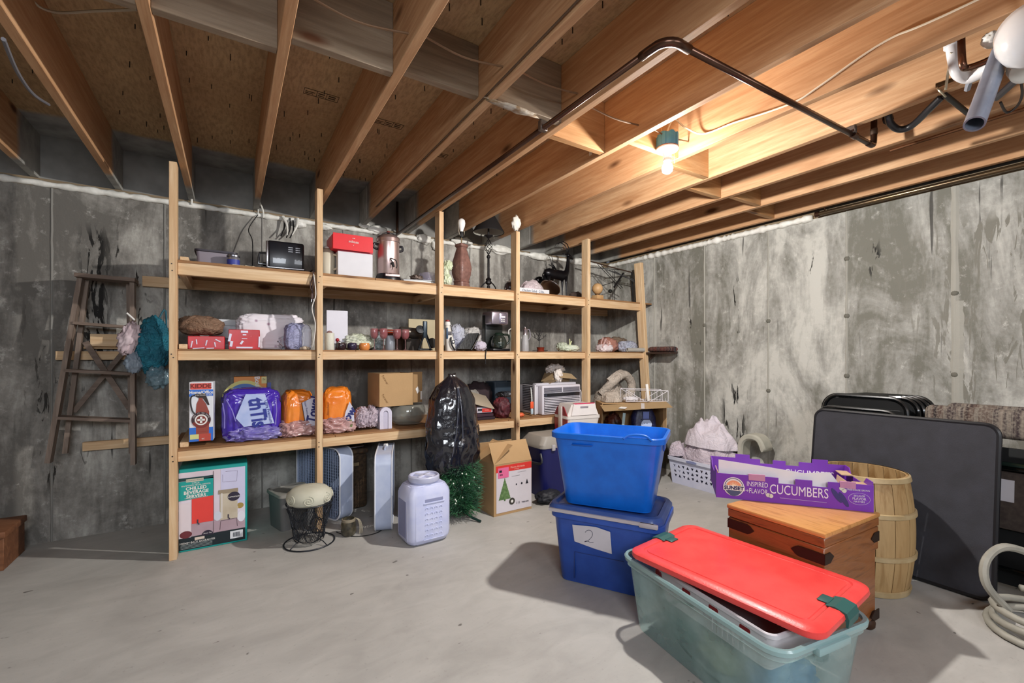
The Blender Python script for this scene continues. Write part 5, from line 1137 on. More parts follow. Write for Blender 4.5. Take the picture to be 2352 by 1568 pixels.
for j in range(n2+1):
    z = .755*j/n2; rx, ry = ip(z); row = []
    for i in range(n1):
        a = 2*math.pi*i/n1; c_, s_ = math.cos(a), math.sin(a); q = Vector((c_*2.4, s_*2.4, z*2.4))
        f = 1+.05*noise.noise(q)-.11*(1-abs(noise.noise(Vector((c_*3.2+4, s_*3.2, z*1.6))))*2.2)*min(1, (z+.1)*2)*.5-.10*(1-2*abs(noise.noise(Vector((c_*3.5, s_*3.5, z*9+3)))))*(1 if z < .36 else .45)
        row.append((rx*1.12*c_*f-.03*max(0, z-.5), ry*s_*f, z+.012*noise.noise(q*3)))
    rows.append(row)
mb.loops(rows, True, True); mb.build('bag', M('#15161f', .22, coat=1, bump=1, bscale=30), t, smooth='all')
T('fold_ridge', M('#4a4e5c', .15, coat=1), t, spl([(-.0, -.085, .655), (-.02, -.135, .50), (-.045, -.15, .32), (-.075, -.155, .18)], 5), .004, 6); T('fold_ridge', M('#4a4e5c', .15, coat=1), t, spl([(.005, -.085, .655), (.012, -.13, .48), (.01, -.15, .30)], 5), .0045, 6)
# box with printed tree
xa, xb = 1.655, 2.0; w_ = xb-xa; hw = w_/2; Yb = 2.88; hb = .385
t = thing('tree_carton', 'open cardboard carton printed with a green Christmas tree and red band', 'box', ((xa+xb)/2, Yb, 0), 1)
dB = .30
for nm, q in (('front_wall', (-hw, hw, 0, .005, 0, hb)), ('back_wall', (-hw, hw, dB, dB+.005, 0, hb)), ('side_wall', (-hw, -hw+.005, .005, dB, 0, hb)), ('side_wall', (hw-.005, hw, .005, dB, 0, hb)), ('bottom', (-hw+.005, hw-.005, .005, dB, 0, .005))): B(nm, CARD, t, *q)
B('flap', CARD, t, 0, w_*.62, 0, dB, -.002, .002, loc=(-hw, 0, hb), rot=(0, R(-38), 0)); B('flap', M('#9a8058', .85), t, -.17, 0, 0, dB, -.002, .002, loc=(hw, 0, hb), rot=(0, R(-28), 0)); B('flap', CARD, t, -hw, hw, -.0, .17, -.002, .002, loc=(0, 0, hb), rot=(R(62), 0, 0)); B('flap', CARD, t, -hw+.02, hw-.02, -.13, 0, -.002, .002, loc=(0, dB, hb), rot=(R(-70), 0, 0))
decal('white_print', M('#d9d3da', .5), t, -hw+.022, hw-.002, .02, hb-.06); decal('red_band', M('#dd3a34', .5), t, -hw+.018, hw-.002, hb-.062, hb-.012, -.0012); text('Home Accents', .022, M('#f0b8a8', .5), t, (.04, -.0032, hb-.035)); text('HOLIDAY', .010, M('#f0b8a8', .5), t, (.03, -.0032, hb-.052))
decal('pink_label', M('#e86f9c', .5), t, -hw+.035, -hw+.13, hb-.105, hb-.028, -.003); decal('label_print', INK, t, -hw+.045, -hw+.068, hb-.062, hb-.045, -.0044); text('13 lb', .013, INK, t, (-hw+.062, -.0046, hb-.08), bold=.0008)
def treeprint(x, z, s_, m_, nm='printed_tree'):
    pts = []; n = 9
    for i in range(n): pts += [(x-s_*.33*(i+1)/n, z+s_*(1-(i+1)/n)), (x-s_*.33*(i+.55)/n, z+s_*(1-(i+1)/n)+.001)]
    L_ = [(x, z+s_)]+pts; Rr = [(2*x-a, b) for a, b in pts[::-1]]
    MB().prism(L_+Rr, .0012, 'y', -.0034).build(nm, m_, t)
treeprint(-hw+.095, .115, .165, M('#4a6a3c', .6, col2='#6c8a58', scale=50)); B('tree_stand', M('#4a6a3c', .6), t, -hw+.088, -hw+.102, -.0034, -.002, .105, .116)
treeprint(hw-.045, .205, .038, INK, 'icon'); disc('icon', INK, t, hw-.095, .215, .008, -.003); disc('icon', INK, t, hw-.145, .215, .006, -.003)
disc('gift_stamp', M('#3d3a34', .5), t, -hw+.16, .092, .026, -.003); disc('gift_stamp_center', WHITE, t, -hw+.16, .092, .011, -.0044)
text('111', .026, INK, t, (.045, -.0032, .07)); text('TREE BASE', .014, INK, t, (.11, -.0032, .068)); decal('print_rule', M('#8a8890', .5), t, -.015, .06, hb-.105, hb-.1035, -.0024); decal('print_rule', M('#8a8890', .5), t, .04, .12, hb-.08, hb-.0785, -.0024)
# blue cooler with grey lid + playmate cooler
p = (2.10, 3.02, 0)
t = thing('blue_cooler', 'dark blue picnic cooler with a domed grey lid on the floor below the low shelf', 'cooler', (2.485, 3.03, 0), 0)
bc = M('#1c2060', .4); mb = MB(); mb.loops([rr(.52, .28, .05, 4, .0, 0, .14), rr(.58, .33, .05, 4, .40, 0, .14), rr(.59, .34, .05, 4, .42, 0, .14)]); mb.build('body', bc, t, smooth=True)
mb = MB(); mb.loops([rr(.60, .35, .05, 4, .42, 0, .14), rr(.60, .35, .05, 4, .45, 0, .14), rr(.50, .27, .05, 4, .515, 0, .14)]); mb.build('lid', M('#9b958d', .5), t, smooth=True)
B('latch', M('#b8b4b8', .4), t, -.2, -.165, -.045, -.03, .40, .45, .004); T('handle', M('#2c3038', .4), t, spl([(-.29, .0, .38), (-.30, -.012, .30), (-.30, .25, .30), (-.29, .26, .38)], 5), .01)
t = thing('shadow_lump', 'dark lump standing in for shadow on the floor beside the blue cooler', 'bag', (2.20, 2.93, 0)); MB().blob(.24, .16, .11, seed=170, amp=.15, fold=.3).build('bag', M('#22242c', .6), t, smooth='all')  # added dark lump, stands in for the floor shadow by the cooler
Yp = 2.98
t = thing('picnic_cooler', 'white tent-lidded picnic cooler with a red side, behind the empty blue tote', 'cooler', (2.66, Yp+.13, .5165), -8)
wp = M('#ddd7d2', .4); rp = M('#8e2630', .4)
MB().loops([rr(.30, .2, .03, 4, 0), rr(.34, .24, .03, 4, .13)]).build('body', wp, t, smooth=True); MB().loops([rr(.35, .25, .03, 4, .13), rr(.35, .25, .03, 4, .155)]).build('rim', wp, t, smooth=True)
MB().prism([(-.165, .155), (.165, .155), (.12, .255), (-.12, .255)], .20, 'y', -.10).build('tent_lid', wp, t); MB().prism([(-.13, .16), (.14, .16), (.115, .262), (-.105, .262)], .02, 'y', -.118).build('swing_lid', M('#e8e2e0', .35), t)
B('red_edge', M('#d93e66', .4), t, -.10, .11, -.1195, -.09, .258, .265, .001, 1); B('button', M('#9c949c', .4), t, -.04, .04, -.124, -.117, .225, .24, .002, 1)
MB().prism([(-.10, .02), (.10, .02), (.11, .155), (.05, .235), (-.05, .235), (-.11, .155)], .008, 'x', -.172).build('red_side', rp, t)
for s_ in (-1, 1): B('handle_arm', wp, t, s_*.175-.006, s_*.175+.006, -.03, .03, .02, .235, .005, rot=(0, 0, 0)); 
# lying open carton with snowman
t = thing('open_carton', 'cardboard carton lying open toward the room with a dark snowman bag inside', 'box', (3.16, 2.90, .40), -30)
wC, dC, hC2 = .29, .27, .36
def cpos(x, y, z): c_, s_ = math.cos(R(-30)), math.sin(R(-30)); return (3.16+x*c_-y*s_, 2.90+x*s_+y*c_, z)
for nm, q in (('wall', (-wC, wC, 0, dC, hC2-.005, hC2)), ('wall', (-wC, wC, 0, dC, 0, .005)), ('wall', (-wC, -wC+.005, 0, dC, .005, hC2-.005)), ('wall', (wC-.005, wC, 0, dC, .005, hC2-.005)), ('wall', (-wC, wC, dC-.005, dC, .005, hC2-.005))): B(nm, CARD, t, *q)
B('top_flap', M('#a88c66', .85), t, -wC-.02, wC+.02, -.15, 0, -.0025, .0025, loc=(0, 0, hC2-.002), rot=(R(14), R(-3), 0)); B('side_flap', CARDD, t, -.05, 0, -.0025, .0025, .01, hC2-.02, loc=(-wC, 0, 0), rot=(0, 0, R(74))); B('side_flap', CARD, t, 0, .035, -.0025, .0025, .01, hC2-.02, loc=(wC, 0, 0), rot=(0, 0, R(-74)))
MB().prism([(-.18, -.14), (-.12, -.155), (-.09, -.115), (-.14, -.10)], .001, 'z', .0).build('paper_label', WHITE, t, loc=(0, 0, hC2+.004), rot=(R(14), 0, 0)); B('tape_strip', M('#cfc9c9', .4), t, .07, .10, -.14, 0, .001, .003, loc=(0, 0, hC2), rot=(R(14), 0, R(-18)))
t2 = thing('snowman_bag', 'dark navy glittery bag printed with a white snowman in a top hat', 'bag', cpos(.12, .085, .4055), -30)
MB().loops([rr(.24, .14, .03, 4, 0), rr(.23, .12, .05, 4, .22), rr(.13, .07, .03, 4, .335)]).build('bag', M('#10122e', .4, col2='#2a2e58', scale=60), t2, smooth=True)
disc('snowman_head', M('#b9c8e8', .5), t2, .01, .155, .050, -.071); disc('snowman_body', M('#b9c8e8', .5), t2, .01, .045, .062, -.0735, a0=0, a1=180); 
decal('top_hat', M('#6878b8', .5), t2, -.022, .035, .203, .275, -.068); decal('hat_brim', M('#30345c', .5), t2, -.035, .05, .198, .208, -.0725)
for dx in (-.008, .014): disc('eye', INK, t2, dx, .167, .004, -.0735)
cloth_ = MB().blob(.17, .17, .27, seed=181, amp=.12, fold=.3); setp(cloth_.build('holiday_decorations', M('#201613', .5, col2='#5a2a20', scale=9), None, smooth='all', loc=cpos(-.15, .14, .4055)), 'dark reddish holiday decorations stuffed inside the open carton', 'decorations')
t2 = thing('red_tray', 'flat red box edge showing at the bottom of the open carton', 'box', cpos(-.06, .01, .4055), -30); B('tray', M('#b04a3a', .5), t2, -.17, .06, 0, .05, 0, .03, .003); B('blue_paper', M('#a9c0c4', .6), t2, -.06, -.035, .0, .004, .03, .26, rot=(0, R(6), 0))
t = thing('storage_bin', 'black storage bin on the floor holding up the open carton', 'bin', cpos(.0, .15, 0), -30); MB().loops([rr(.50, .32, .04, 4, 0), rr(.56, .36, .04, 4, .37), rr(.59, .39, .04, 4, .37), rr(.59, .39, .04, 4, .3985)]).build('body', M('#1c1e26', .5), t, smooth=True); B('latch', M('#3a3c46', .5), t, -.05, .05, -.2, -.192, .33, .38, .003)
t = thing('drying_rack', 'white wire rack with a short white post on top of the open carton', 'rack', cpos(.125, .12, .772), -30)
mb = MB(); ww = lambda a, b, r_=.003: mb.tube([a, b], r_, 5)
for y in (-.08, .1):
    ww((-.18, y, .11), (.22, y, .10)); ww((-.18, y, .0), (.22, y, .0)); ww((-.18, y, .11), (.0, y, .0)); ww((.22, y, .1), (.05, y, .0)); ww((-.18, y, 0), (-.18, y, .11)); ww((.22, y, 0), (.22, y, .1))
for k in range(16): x = -.18+.4*k/15; ww((x, -.08, .0), (x, -.08, .03+.06*(k % 2)), .0018); ww((x, -.08, .0), (x, .1, .0), .0018)
mb.build('wires', M('#dedbe0', .4), t); B('post', WHITE, t, .02, .045, -.09, -.07, .0, .16, .004, rot=(0, R(-6), 0)); MB().blob(.16, .1, .05, (-.12, -.04, 0), seed=183, amp=.2, fold=.3).build('lace_bundle', M('#d7d3d6', .8), t, smooth='all')
# ================================================================ totes and boxes standing out in the room
def tub_body(name, m, par, w, d, h, r=.05, taper=.86, t=.004, z0=0, lipw=.014, liph=.03, ribs=False):
    """hollow tapered tub with a turned down lip"""
    mb = MB(); wb_, db_ = w*taper, d*taper
    def L_(w_, d_, rr_, z): return rr(w_, d_, rr_, 6, z)
    k = lambda z: taper+(1-taper)*(z/h)
    rows = [L_(wb_-.02, db_-.02, r*.7, z0), L_(wb_, db_, r*.8, z0+.012)]
    zz = h-liph-.012
    rows += [L_(w*k(zz), d*k(zz), r, z0+zz), L_(w*k(zz)+.008, d*k(zz)+.008, r, z0+zz+.01), L_(w, d, r, z0+h-liph), L_(w+lipw*2, d+lipw*2, r+lipw, z0+h-liph), L_(w+lipw*2, d+lipw*2, r+lipw, z0+h-.004), L_(w+lipw*2-.008, d+lipw*2-.008, r+lipw, z0+h), L_(w, d, r, z0+h), L_(w-.006, d-.006, r, z0+h-.006), L_(wb_-2*t, db_-2*t, r*.8-t, z0+t)]
    mb.loops(rows); return mb.build(name, m, par, smooth=True)
def lsm(c, r_=.42, **k): return M(c, r_, coat=.15, bump=.12, bscale=160, **k)
TC = (1.765, 1.765); TA = -59.2
blm = lsm('#24479a', col2='#2b50a6')
t = thing('lidded_tote', 'dark blue lidded tote with a handwritten 2 on paper, under the bright blue tote', 'tote', (TC[0], TC[1], 0), TA)
tub_body('body', blm, t, .565, .385, .375, taper=.87)
ll = lsm('#34508f', col2='#3d5a9c')
mb = MB()
mb.loops([rr(.585, .405, .06, 6, .372), rr(.60, .42, .065, 6, .376), rr(.60, .42, .065, 6, .392), rr(.575, .395, .06, 6, .408), rr(.54, .36, .055, 6, .410), rr(.52, .34, .05, 6, .396), rr(.40, .22, .04, 6, .398)])
o = mb.build('lid', ll, t, smooth=True); o.location = (-.012, .006, .0); 
tw = M('#b9b2b6', .5)
mb = MB(); mb.prism([(-.29, -.216), (.25, -.216), (.25, -.203), (-.29, -.203)], .016, 'z', .376); mb.build('lid_lip', tw, t)
B('latch_block', tw, t, .18, .27, -.219, -.20, .368, .392, .006)
# panel line pressed in the front, and the paper note
for q in ((-.16, -.156, .03, .17), (-.156, .10, .168, .172)): B('panel_line', M('#1a3474', .5), t, q[0], q[1], -.1795, -.172, q[2], q[3], rot=(R(0), 0, 0))
mk = lambda z: .385/2*(.87+.13*z/.375)
mb = MB(); pn = []
for (x, z) in ((-.165, .315), (-.04, .325), (.035, .312), (.042, .20), (-.05, .21), (-.155, .228)): pn.append((x, z))
n = len(pn); mb.add([(x, -mk(z)-.0055, z) for x, z in pn]+[(x, -mk(z)-.0035, z) for x, z in pn], [tuple(range(n)), tuple(range(2*n-1, n-1, -1))]+[(i, i+n, (i+1) % n+n, (i+1) % n) for i in range(n)])
mb.build('paper_note', M('#cbc6cc', .8), t)
pts = [(-.095, .287), (-.083, .300), (-.066, .302), (-.056, .288), (-.062, .268), (-.082, .245), (-.100, .236), (-.088, .243), (-.070, .240), (-.052, .243)]
T('handwritten_2', M('#2e2f4a', .6), t, spl([(x, -mk(z)-.0065, z) for x, z in pts], 4), .0011, 5)
# bright blue empty tote
tbx = lsm('#0b62c8', .38, col2='#0f6cd6')
t = thing('open_tote', 'bright blue empty open tote stacked on the dark blue lidded tote', 'tote', (TC[0]-.005, TC[1]+.005, .4115), TA+3)
tub_body('body', tbx, t, .56, .38, .385, taper=.80, r=.055)
T('handle_rim', tbx, t, spl([(.10, -.208, .378), (.125, -.198, .395), (.175, -.196, .400), (.21, -.200, .395), (.235, -.208, .378)], 4), .006)
B('hand_grip', lsm('#0a55b4', .38), t, -.17, -.06, -.194, -.178, .322, .33, .004); B('end_grip', lsm('#0a4ea8', .45), t, .272, .279, -.05, .05, .30, .345, .003)
# clear bin with tilted red lid
CB = (1.662, 1.03); CA = -98.6
clr = NT('clear_plastic'); clr.b.inputs['Base Color'].default_value = lin('#a6c4c0'); clr.b.inputs['Roughness'].default_value = .16; clr.b.inputs['Alpha'].default_value = .42; clr.b.inputs['Coat Weight'].default_value = .6; clr.b.inputs['IOR'].default_value = 1.3
cn = clr.noise(clr.coord(), 7, 4); clr.col(clr.ramp(cn, [(.3, '#8fb0ad'), (.7, '#a9c8c6')])); al = clr.ramp(cn, [(.3, .42), (.7, .58)]); clr.lk(al, clr.b.inputs['Alpha'])
t = thing('clear_bin', 'long clear greenish plastic storage bin with its red lid askew', 'bin', (CB[0], CB[1], 0), CA)
LW, LD, LH = .74, .45, .305
mb = MB(); rws = [rr(LW*.88, LD*.84, .045, 6, .0), rr(LW*.90, LD*.86, .05, 6, .012), rr(LW*.985, LD*.975, .055, 6, LH-.035), rr(LW+.01, LD+.01, .06, 6, LH-.03), rr(LW+.01, LD+.01, .06, 6, LH)]
mb.loops(rws, True, False); mb.build('walls', clr.m, t, smooth=True)
rim = M('#93b3b4', .25, alpha=.85, coat=.5)
mb = MB(); mb.loops([rr(LW+.006, LD+.006, .058, 6, LH-.004), rr(LW+.032, LD+.032, .07, 6, LH-.008), rr(LW+.036, LD+.036, .072, 6, LH+.006), rr(LW+.026, LD+.026, .068, 6, LH+.012), rr(LW+.004, LD+.004, .058, 6, LH+.010), rr(LW+.006, LD+.006, .058, 6, LH-.004)], False, False); mb.build('rim', rim, t, smooth=True)
for s_ in (-1, 1): B('end_handle', rim, t, s_*(LW/2+.014)-.012, s_*(LW/2+.014)+.012, -.08, .08, LH-.03, LH-.004, .005)
rl = lsm('#dd3f3d', .36, col2='#e24a46')
w0, d0 = .735, .455
mb = MB(); mb.loops([rr(w0-.03, d0-.03, .05, 6, .0), rr(w0, d0, .055, 6, .0), rr(w0+.006, d0+.006, .058, 6, .008), rr(w0, d0, .055, 6, .020), rr(w0-.03, d0-.03, .045, 6, .028), rr(w0-.085, d0-.075, .03, 6, .028), rr(w0-.092, d0-.082, .028, 6, .0235), rr(w0-.115, d0-.095, .025, 6, .0235), rr(w0-.12, d0-.10, .022, 6, .026), rr(.1, .1, .02, 6, .026)]); LID = mb.build('lid', rl, t, smooth=True); LID['label'] = 'coral red lid with dark green clips'
BinM = Matrix.Translation((CB[0], CB[1], 0)) @ Matrix.Rotation(R(CA), 4, 'Z')
LID.matrix_local = BinM.inverted() @ (Matrix.Translation((1.698, 1.012, .347)) @ Euler((R(2.5), 0, R(-87)), 'XYZ').to_matrix().to_4x4()); t = LID
gc = M('#2c5a56', .45)
for s_ in (-1, 1):
    MB().prism([(s_*(w0/2-.055), .028), (s_*(w0/2-.028), .034), (s_*(w0/2+.006), .026), (s_*(w0/2+.013), .006), (s_*(w0/2+.010), -.02), (s_*(w0/2+.003), -.02), (s_*(w0/2+.003), .0), (s_*(w0/2-.03), .026)], .085, 'y', -.045).build('clip', gc, t)
    B('clip_tab', gc, t, min(s_*(w0/2-.085), s_*(w0/2-.05)), max(s_*(w0/2-.085), s_*(w0/2-.05)), -.03, .02, .0265, .031, .003)
# contents of the clear bin
def inbin(x, y): c_, s_ = math.cos(R(CA)), math.sin(R(CA)); return (CB[0]+x*c_-y*s_, CB[1]+x*s_+y*c_)
q = inbin(.045, -.02)
t = thing('white_tray', 'white printed plastic tray wedged in the clear bin just beneath the red lid', 'tray', (q[0], q[1], .18), CA)
wt_ = M('#c9c5ca', .45)
tub_body('body', wt_, t, .52, .30, .135, taper=.93, r=.03, lipw=.006, liph=.016)
for k in range(3):
    disc('printed_apple', M('#a2252c', .4), t, -.10+.13*k, .10, .016, -.1475, rx=1.3); disc('printed_apple', M('#a2252c', .4), t, -.10+.13*k, .10, .016, -.1475, rx=1.3)
for k in range(4): B('print_stem', M('#9a8f8c', .5), t, -.16+.10*k, -.154+.10*k, -.1465, -.1445, .02, .09, rot=(0, 0, 0))
for k in range(9): B('rib', M('#dad7da', .4), t, .02+.022*k, .024+.022*k, -.1455, -.143, .02, .085)
for z in (.118, .108): B('print_line', M('#a9a5aa', .5), t, -.24, .24, -.1482, -.147, z, z+.0015)
def content(name, x, y, w, d, h, m_, label, cat, seed, z=.013, **k):
    q = inbin(x, y); kk = dict(amp=.15, fold=.2, ff=3.5, e=.75); kk.update(k)
    o = setp(blobo(name, m_, None, w, d, h, seed=seed, **kk), label, cat); o.location = (q[0], q[1], z); o.rotation_euler = (0, 0, R(CA)); return o
content('green_cloth', -.16, .0, .26, .28, .155, M('#22433f', .8, col2='#2f5c56'), 'dark green cloth bundled in the far end of the clear bin', 'cloth', 201)
content('blue_cloth', .21, .0, .18, .24, .155, M('#1f5a8c', .7, col2='#2c6ea4'), 'blue cloth filling the near end of the clear bin', 'cloth', 202)
content('olive_cloth', .03, -.02, .17, .26, .15, M('#6f7a5a', .8, col2='#858e6c'), 'olive patterned cloth in the middle of the clear bin', 'cloth', 203)
content('red_cloth', -.275, -.03, .12, .14, .12, M('#8c1f26', .5, col2='#a62a30'), 'red cloth peeping out below the edge of the red lid', 'cloth', 204, z=.165)
q = inbin(-.12, -.165); T('looped_cable', M('#1c3430', .5), None, spl([inbin(-.02, -.170)+(.24,), inbin(-.10, -.176)+(.22,), inbin(-.15, -.172)+(.15,), inbin(-.10, -.170)+(.07,), inbin(.0, -.168)+(.035,), inbin(.10, -.168)+(.03,)], 7), .004, 7)
setp(COL.objects['looped_cable'], 'dark green cable loop pressed against the inside of the clear bin', 'cable')
# ---------------- wooden chest
CP = (2.165, 1.0)
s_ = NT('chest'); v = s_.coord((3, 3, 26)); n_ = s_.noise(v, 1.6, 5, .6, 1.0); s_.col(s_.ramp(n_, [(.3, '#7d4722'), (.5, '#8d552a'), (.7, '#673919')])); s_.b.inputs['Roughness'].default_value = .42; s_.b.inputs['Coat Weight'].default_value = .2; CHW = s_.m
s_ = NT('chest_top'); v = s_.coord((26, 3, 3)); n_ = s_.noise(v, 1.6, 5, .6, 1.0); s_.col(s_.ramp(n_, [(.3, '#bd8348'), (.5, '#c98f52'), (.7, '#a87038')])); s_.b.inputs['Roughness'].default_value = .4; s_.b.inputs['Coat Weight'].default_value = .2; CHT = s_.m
X0, X1, Y0, Y1, ZT = 1.945, 2.42, .80, 1.215, .512
t = thing('wooden_chest', 'brown wooden blanket chest with dark pointed iron straps', 'chest', ((X0+X1)/2, (Y0+Y1)/2, 0), -2); hx, hy = (X1-X0)/2, (Y1-Y0)/2
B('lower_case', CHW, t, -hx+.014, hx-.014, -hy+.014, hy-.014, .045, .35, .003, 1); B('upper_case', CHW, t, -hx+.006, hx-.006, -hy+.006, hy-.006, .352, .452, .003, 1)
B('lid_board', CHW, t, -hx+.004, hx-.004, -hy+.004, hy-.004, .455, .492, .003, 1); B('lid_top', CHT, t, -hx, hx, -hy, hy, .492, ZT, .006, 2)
B('plank_joint', M('#4a2810', .7), t, -hx+.013, -hx+.0145, -hy+.02, hy-.02, .2, .2025)
irn = M('#2a160c', .5, .2)
def strap(y0, y1, z, face):
    w_ = .021
    if face == 'x': pts = [(y0, z-w_), (y1-.03*(1 if y1 > y0 else -1), z-w_), (y1-.018*(1 if y1 > y0 else -1), z-w_*.75), (y1, z), (y1-.018*(1 if y1 > y0 else -1), z+w_*.75), (y1-.03*(1 if y1 > y0 else -1), z+w_), (y0, z+w_)]; MB().prism(pts, .004, 'x', -hx+.0025).build('iron_strap', irn, t)
    else: pts = [(y0, z-w_), (y1-.03*(1 if y1 > y0 else -1), z-w_), (y1, z), (y1-.03*(1 if y1 > y0 else -1), z+w_), (y0, z+w_)]; MB().prism(pts, .004, 'y', -hy+.0025).build('iron_strap', irn, t)
strap(-hy+.004, -hy+.13, .41, 'x'); strap(hy-.004, hy-.13, .425, 'x'); strap(-hx+.004, -hx+.075, .41, 'y'); strap(hx-.004, hx-.08, .41, 'y'); strap(hx-.004, hx-.08, .07, 'y')
for y in (-hy+.016, hy-.05): B('corner_post', CHW, t, -hx+.0085, -hx+.016, y, y+.034, .05, .35)
for sx in (-1, 1):
    for sy in (-1, 1): MB().lathe([(.02, 0), (.028, .01), (.03, .03), (.022, .047)], seg=14, c=(sx*(hx-.035), sy*(hy-.035), 0)).build('foot', M('#3d2414', .5), t, smooth=True)
# ---------------- purple produce box
PB = (2.345, 1.165)
pang = math.degrees(math.atan2(-.788, .615))
t = thing('cucumber_box', 'purple printed cardboard produce tray lettered cucumbers, empty, on the wooden chest', 'box', (2.19, 1.055, ZT+.0015), pang)
# local frame: front at y=0 (towards the room), x along the front
pm = M('#6d32a4', .45, col2='#7637ac', scale=4); crd = M('#c9a988', .85); pw_ = M('#e3e0e2', .8)
hw = .315; dp = .345; hh = .118
def crenel(nots, base, up=0): 
    pts = [(-hw, 0), (hw, 0), (hw, base)]
    for (a, b, z) in sorted(nots, reverse=True): pts += [(b, base), (b, z), (a, z), (a, base)]
    pts += [(-hw, base)]; return pts
front = crenel([(-.175, -.105, hh+.006), (-.05, .018, hh-.026), (.085, .145, hh-.026), (.19, .25, hh+.006)], hh)
MB().prism(front, .004, 'y', 0).build('front_wall', pm, t)
B('inner_front', pw_, t, -hw+.004, hw-.004, .0045, .006, .0, hh-.028)
for a, b in ((-.175, -.105), (.19, .25)): B('fold_tab', M('#b0799c', .6, col2='#bb88a4'), t, a, b, -.002, .006, hh-.022, hh+.008, .001, 1)
back = crenel([(-.19, -.12, hh+.03), (-.07, -.01, hh-.012), (.05, .11, hh-.012), (.17, .24, hh+.03)], hh+.01)
MB().prism(back, .004, 'y', dp-.004).build('back_wall', pm, t)
B('bottom', pw_, t, -hw+.004, hw-.004, .006, dp-.004, 0, .005)
side = [(.004, 0), (dp-.004, 0), (dp-.004, hh+.012), (dp-.06, hh+.012), (dp-.09, hh-.02), (.11, hh-.02), (.07, hh+.014), (.004, hh+.014)]
for s_ in (-1, 1): MB().prism(side, .004, 'x', s_*hw-(.004 if s_ > 0 else 0)).build('end_wall', pm, t)
MB().prism([(.02, .005), (dp-.02, .005), (dp-.05, hh-.03), (.06, hh-.03)], .003, 'x', hw-.05).build('inner_end', crd, t); MB().prism([(.02, .005), (dp-.02, .005), (dp-.05, hh-.03), (.06, hh-.03)], .003, 'x', -hw+.02).build('inner_end', crd, t)
B('end_fold', crd, t, hw-.05, hw-.004, .03, .10, hh-.016, hh-.012, rot=None); B('end_fold', crd, t, hw-.05, hw-.004, dp-.12, dp-.03, hh-.016, hh-.012)
MB().prism([(-.302, .180), (-.302, .02), (.225, .02), (.205, .095), (.160, .158), (.06, .145), (-.10, .162)], .0025, 'y', .012).build('paper_liner', pw_, t, rot=(R(-5), 0, 0))
lw_ = M('#e6dcee', .5)
d0 = lambda *a, **k: disc(*a, **k)
lx, lz = -.238, .059
disc('logo_disc', WHITE, t, lx, lz, .045, -.0006); disc('logo_ring', M('#3a2c62', .5), t, lx, lz, .0405, -.0016, r0=.038); disc('logo_sky', M('#e79a72', .5), t, lx, lz-.004, .034, -.0024, a0=0, a1=180); disc('logo_sun', M('#f3d9b0', .4), t, lx, lz, .013, -.0034, a0=0, a1=180)
for k in range(9):
    a = R(10+20*k); MB().prism([(lx+.015*math.cos(a-.08), lz+.015*math.sin(a-.08)), (lx+.025*math.cos(a), lz+.025*math.sin(a)), (lx+.015*math.cos(a+.08), lz+.015*math.sin(a+.08))], .0008, 'y', -.0042).build('sun_ray', M('#f3e2c6', .4), t)
disc('logo_sea', M('#4a5474', .5), t, lx, lz-.014, .030, -.0024, a0=180, a1=360, rx=1.0)
decal('logo_band', WHITE, t, lx-.046, lx+.046, lz-.017, lz+.006, -.0036)
text('SUNSET', .0235, M('#2c2454', .5), t, (lx, -.0052, lz-.006), bold=.0009, sx=1.03)
text('INSPIRED', .032, lw_, t, (-.138, -.001, .078), fit=.088); text('FLAVOR', .032, lw_, t, (-.134, -.001, .046), fit=.078); text('→', .018, lw_, t, (-.182, -.001, .046))
text('CUCUMBERS', .062, lw_, t, (.030, -.001, .062), fit=.232)
T('dotted_line', lw_, t, [(-.045, -.001, .026), (.14, -.001, .024)], .0006, 4)
for (x, z) in ((-.093, .034), (-.081, .031), (.197, .094), (.206, .085)): disc('printed_slice', M('#cfd0c4', .5), t, x, z, .0095, -.0006)
for (x, z, a) in ((.178, .06, 58), (.205, .045, 62)):
    MB().prism([(.036*math.cos(R(b))*1.0, .010*math.sin(R(b))) for b in range(0, 360, 20)], .0014, 'y', -.0014).build('printed_cucumber', M('#3c3272', .5), t, loc=(x, 0, z), rot=(0, R(a), 0))
text('GREENHOUSE GROWN', .0105, lw_, t, (.258, -.001, .092), fit=.085); text('BECAUSE', .011, lw_, t, (.262, -.001, .067), fit=.04); text('FLAVOR', .0155, lw_, t, (.262, -.001, .054), fit=.05); text('MATTERS', .011, lw_, t, (.262, -.001, .041), fit=.04)
T('oval_line', lw_, t, [(.262+.04*math.cos(R(a)), -.001, .054+.026*math.sin(R(a))) for a in range(0, 360, 15)], .0006, 4, closed=True)
text('CUCUMBERS', .05, lw_, t, (.155, dp-.006, .068), fit=.22)
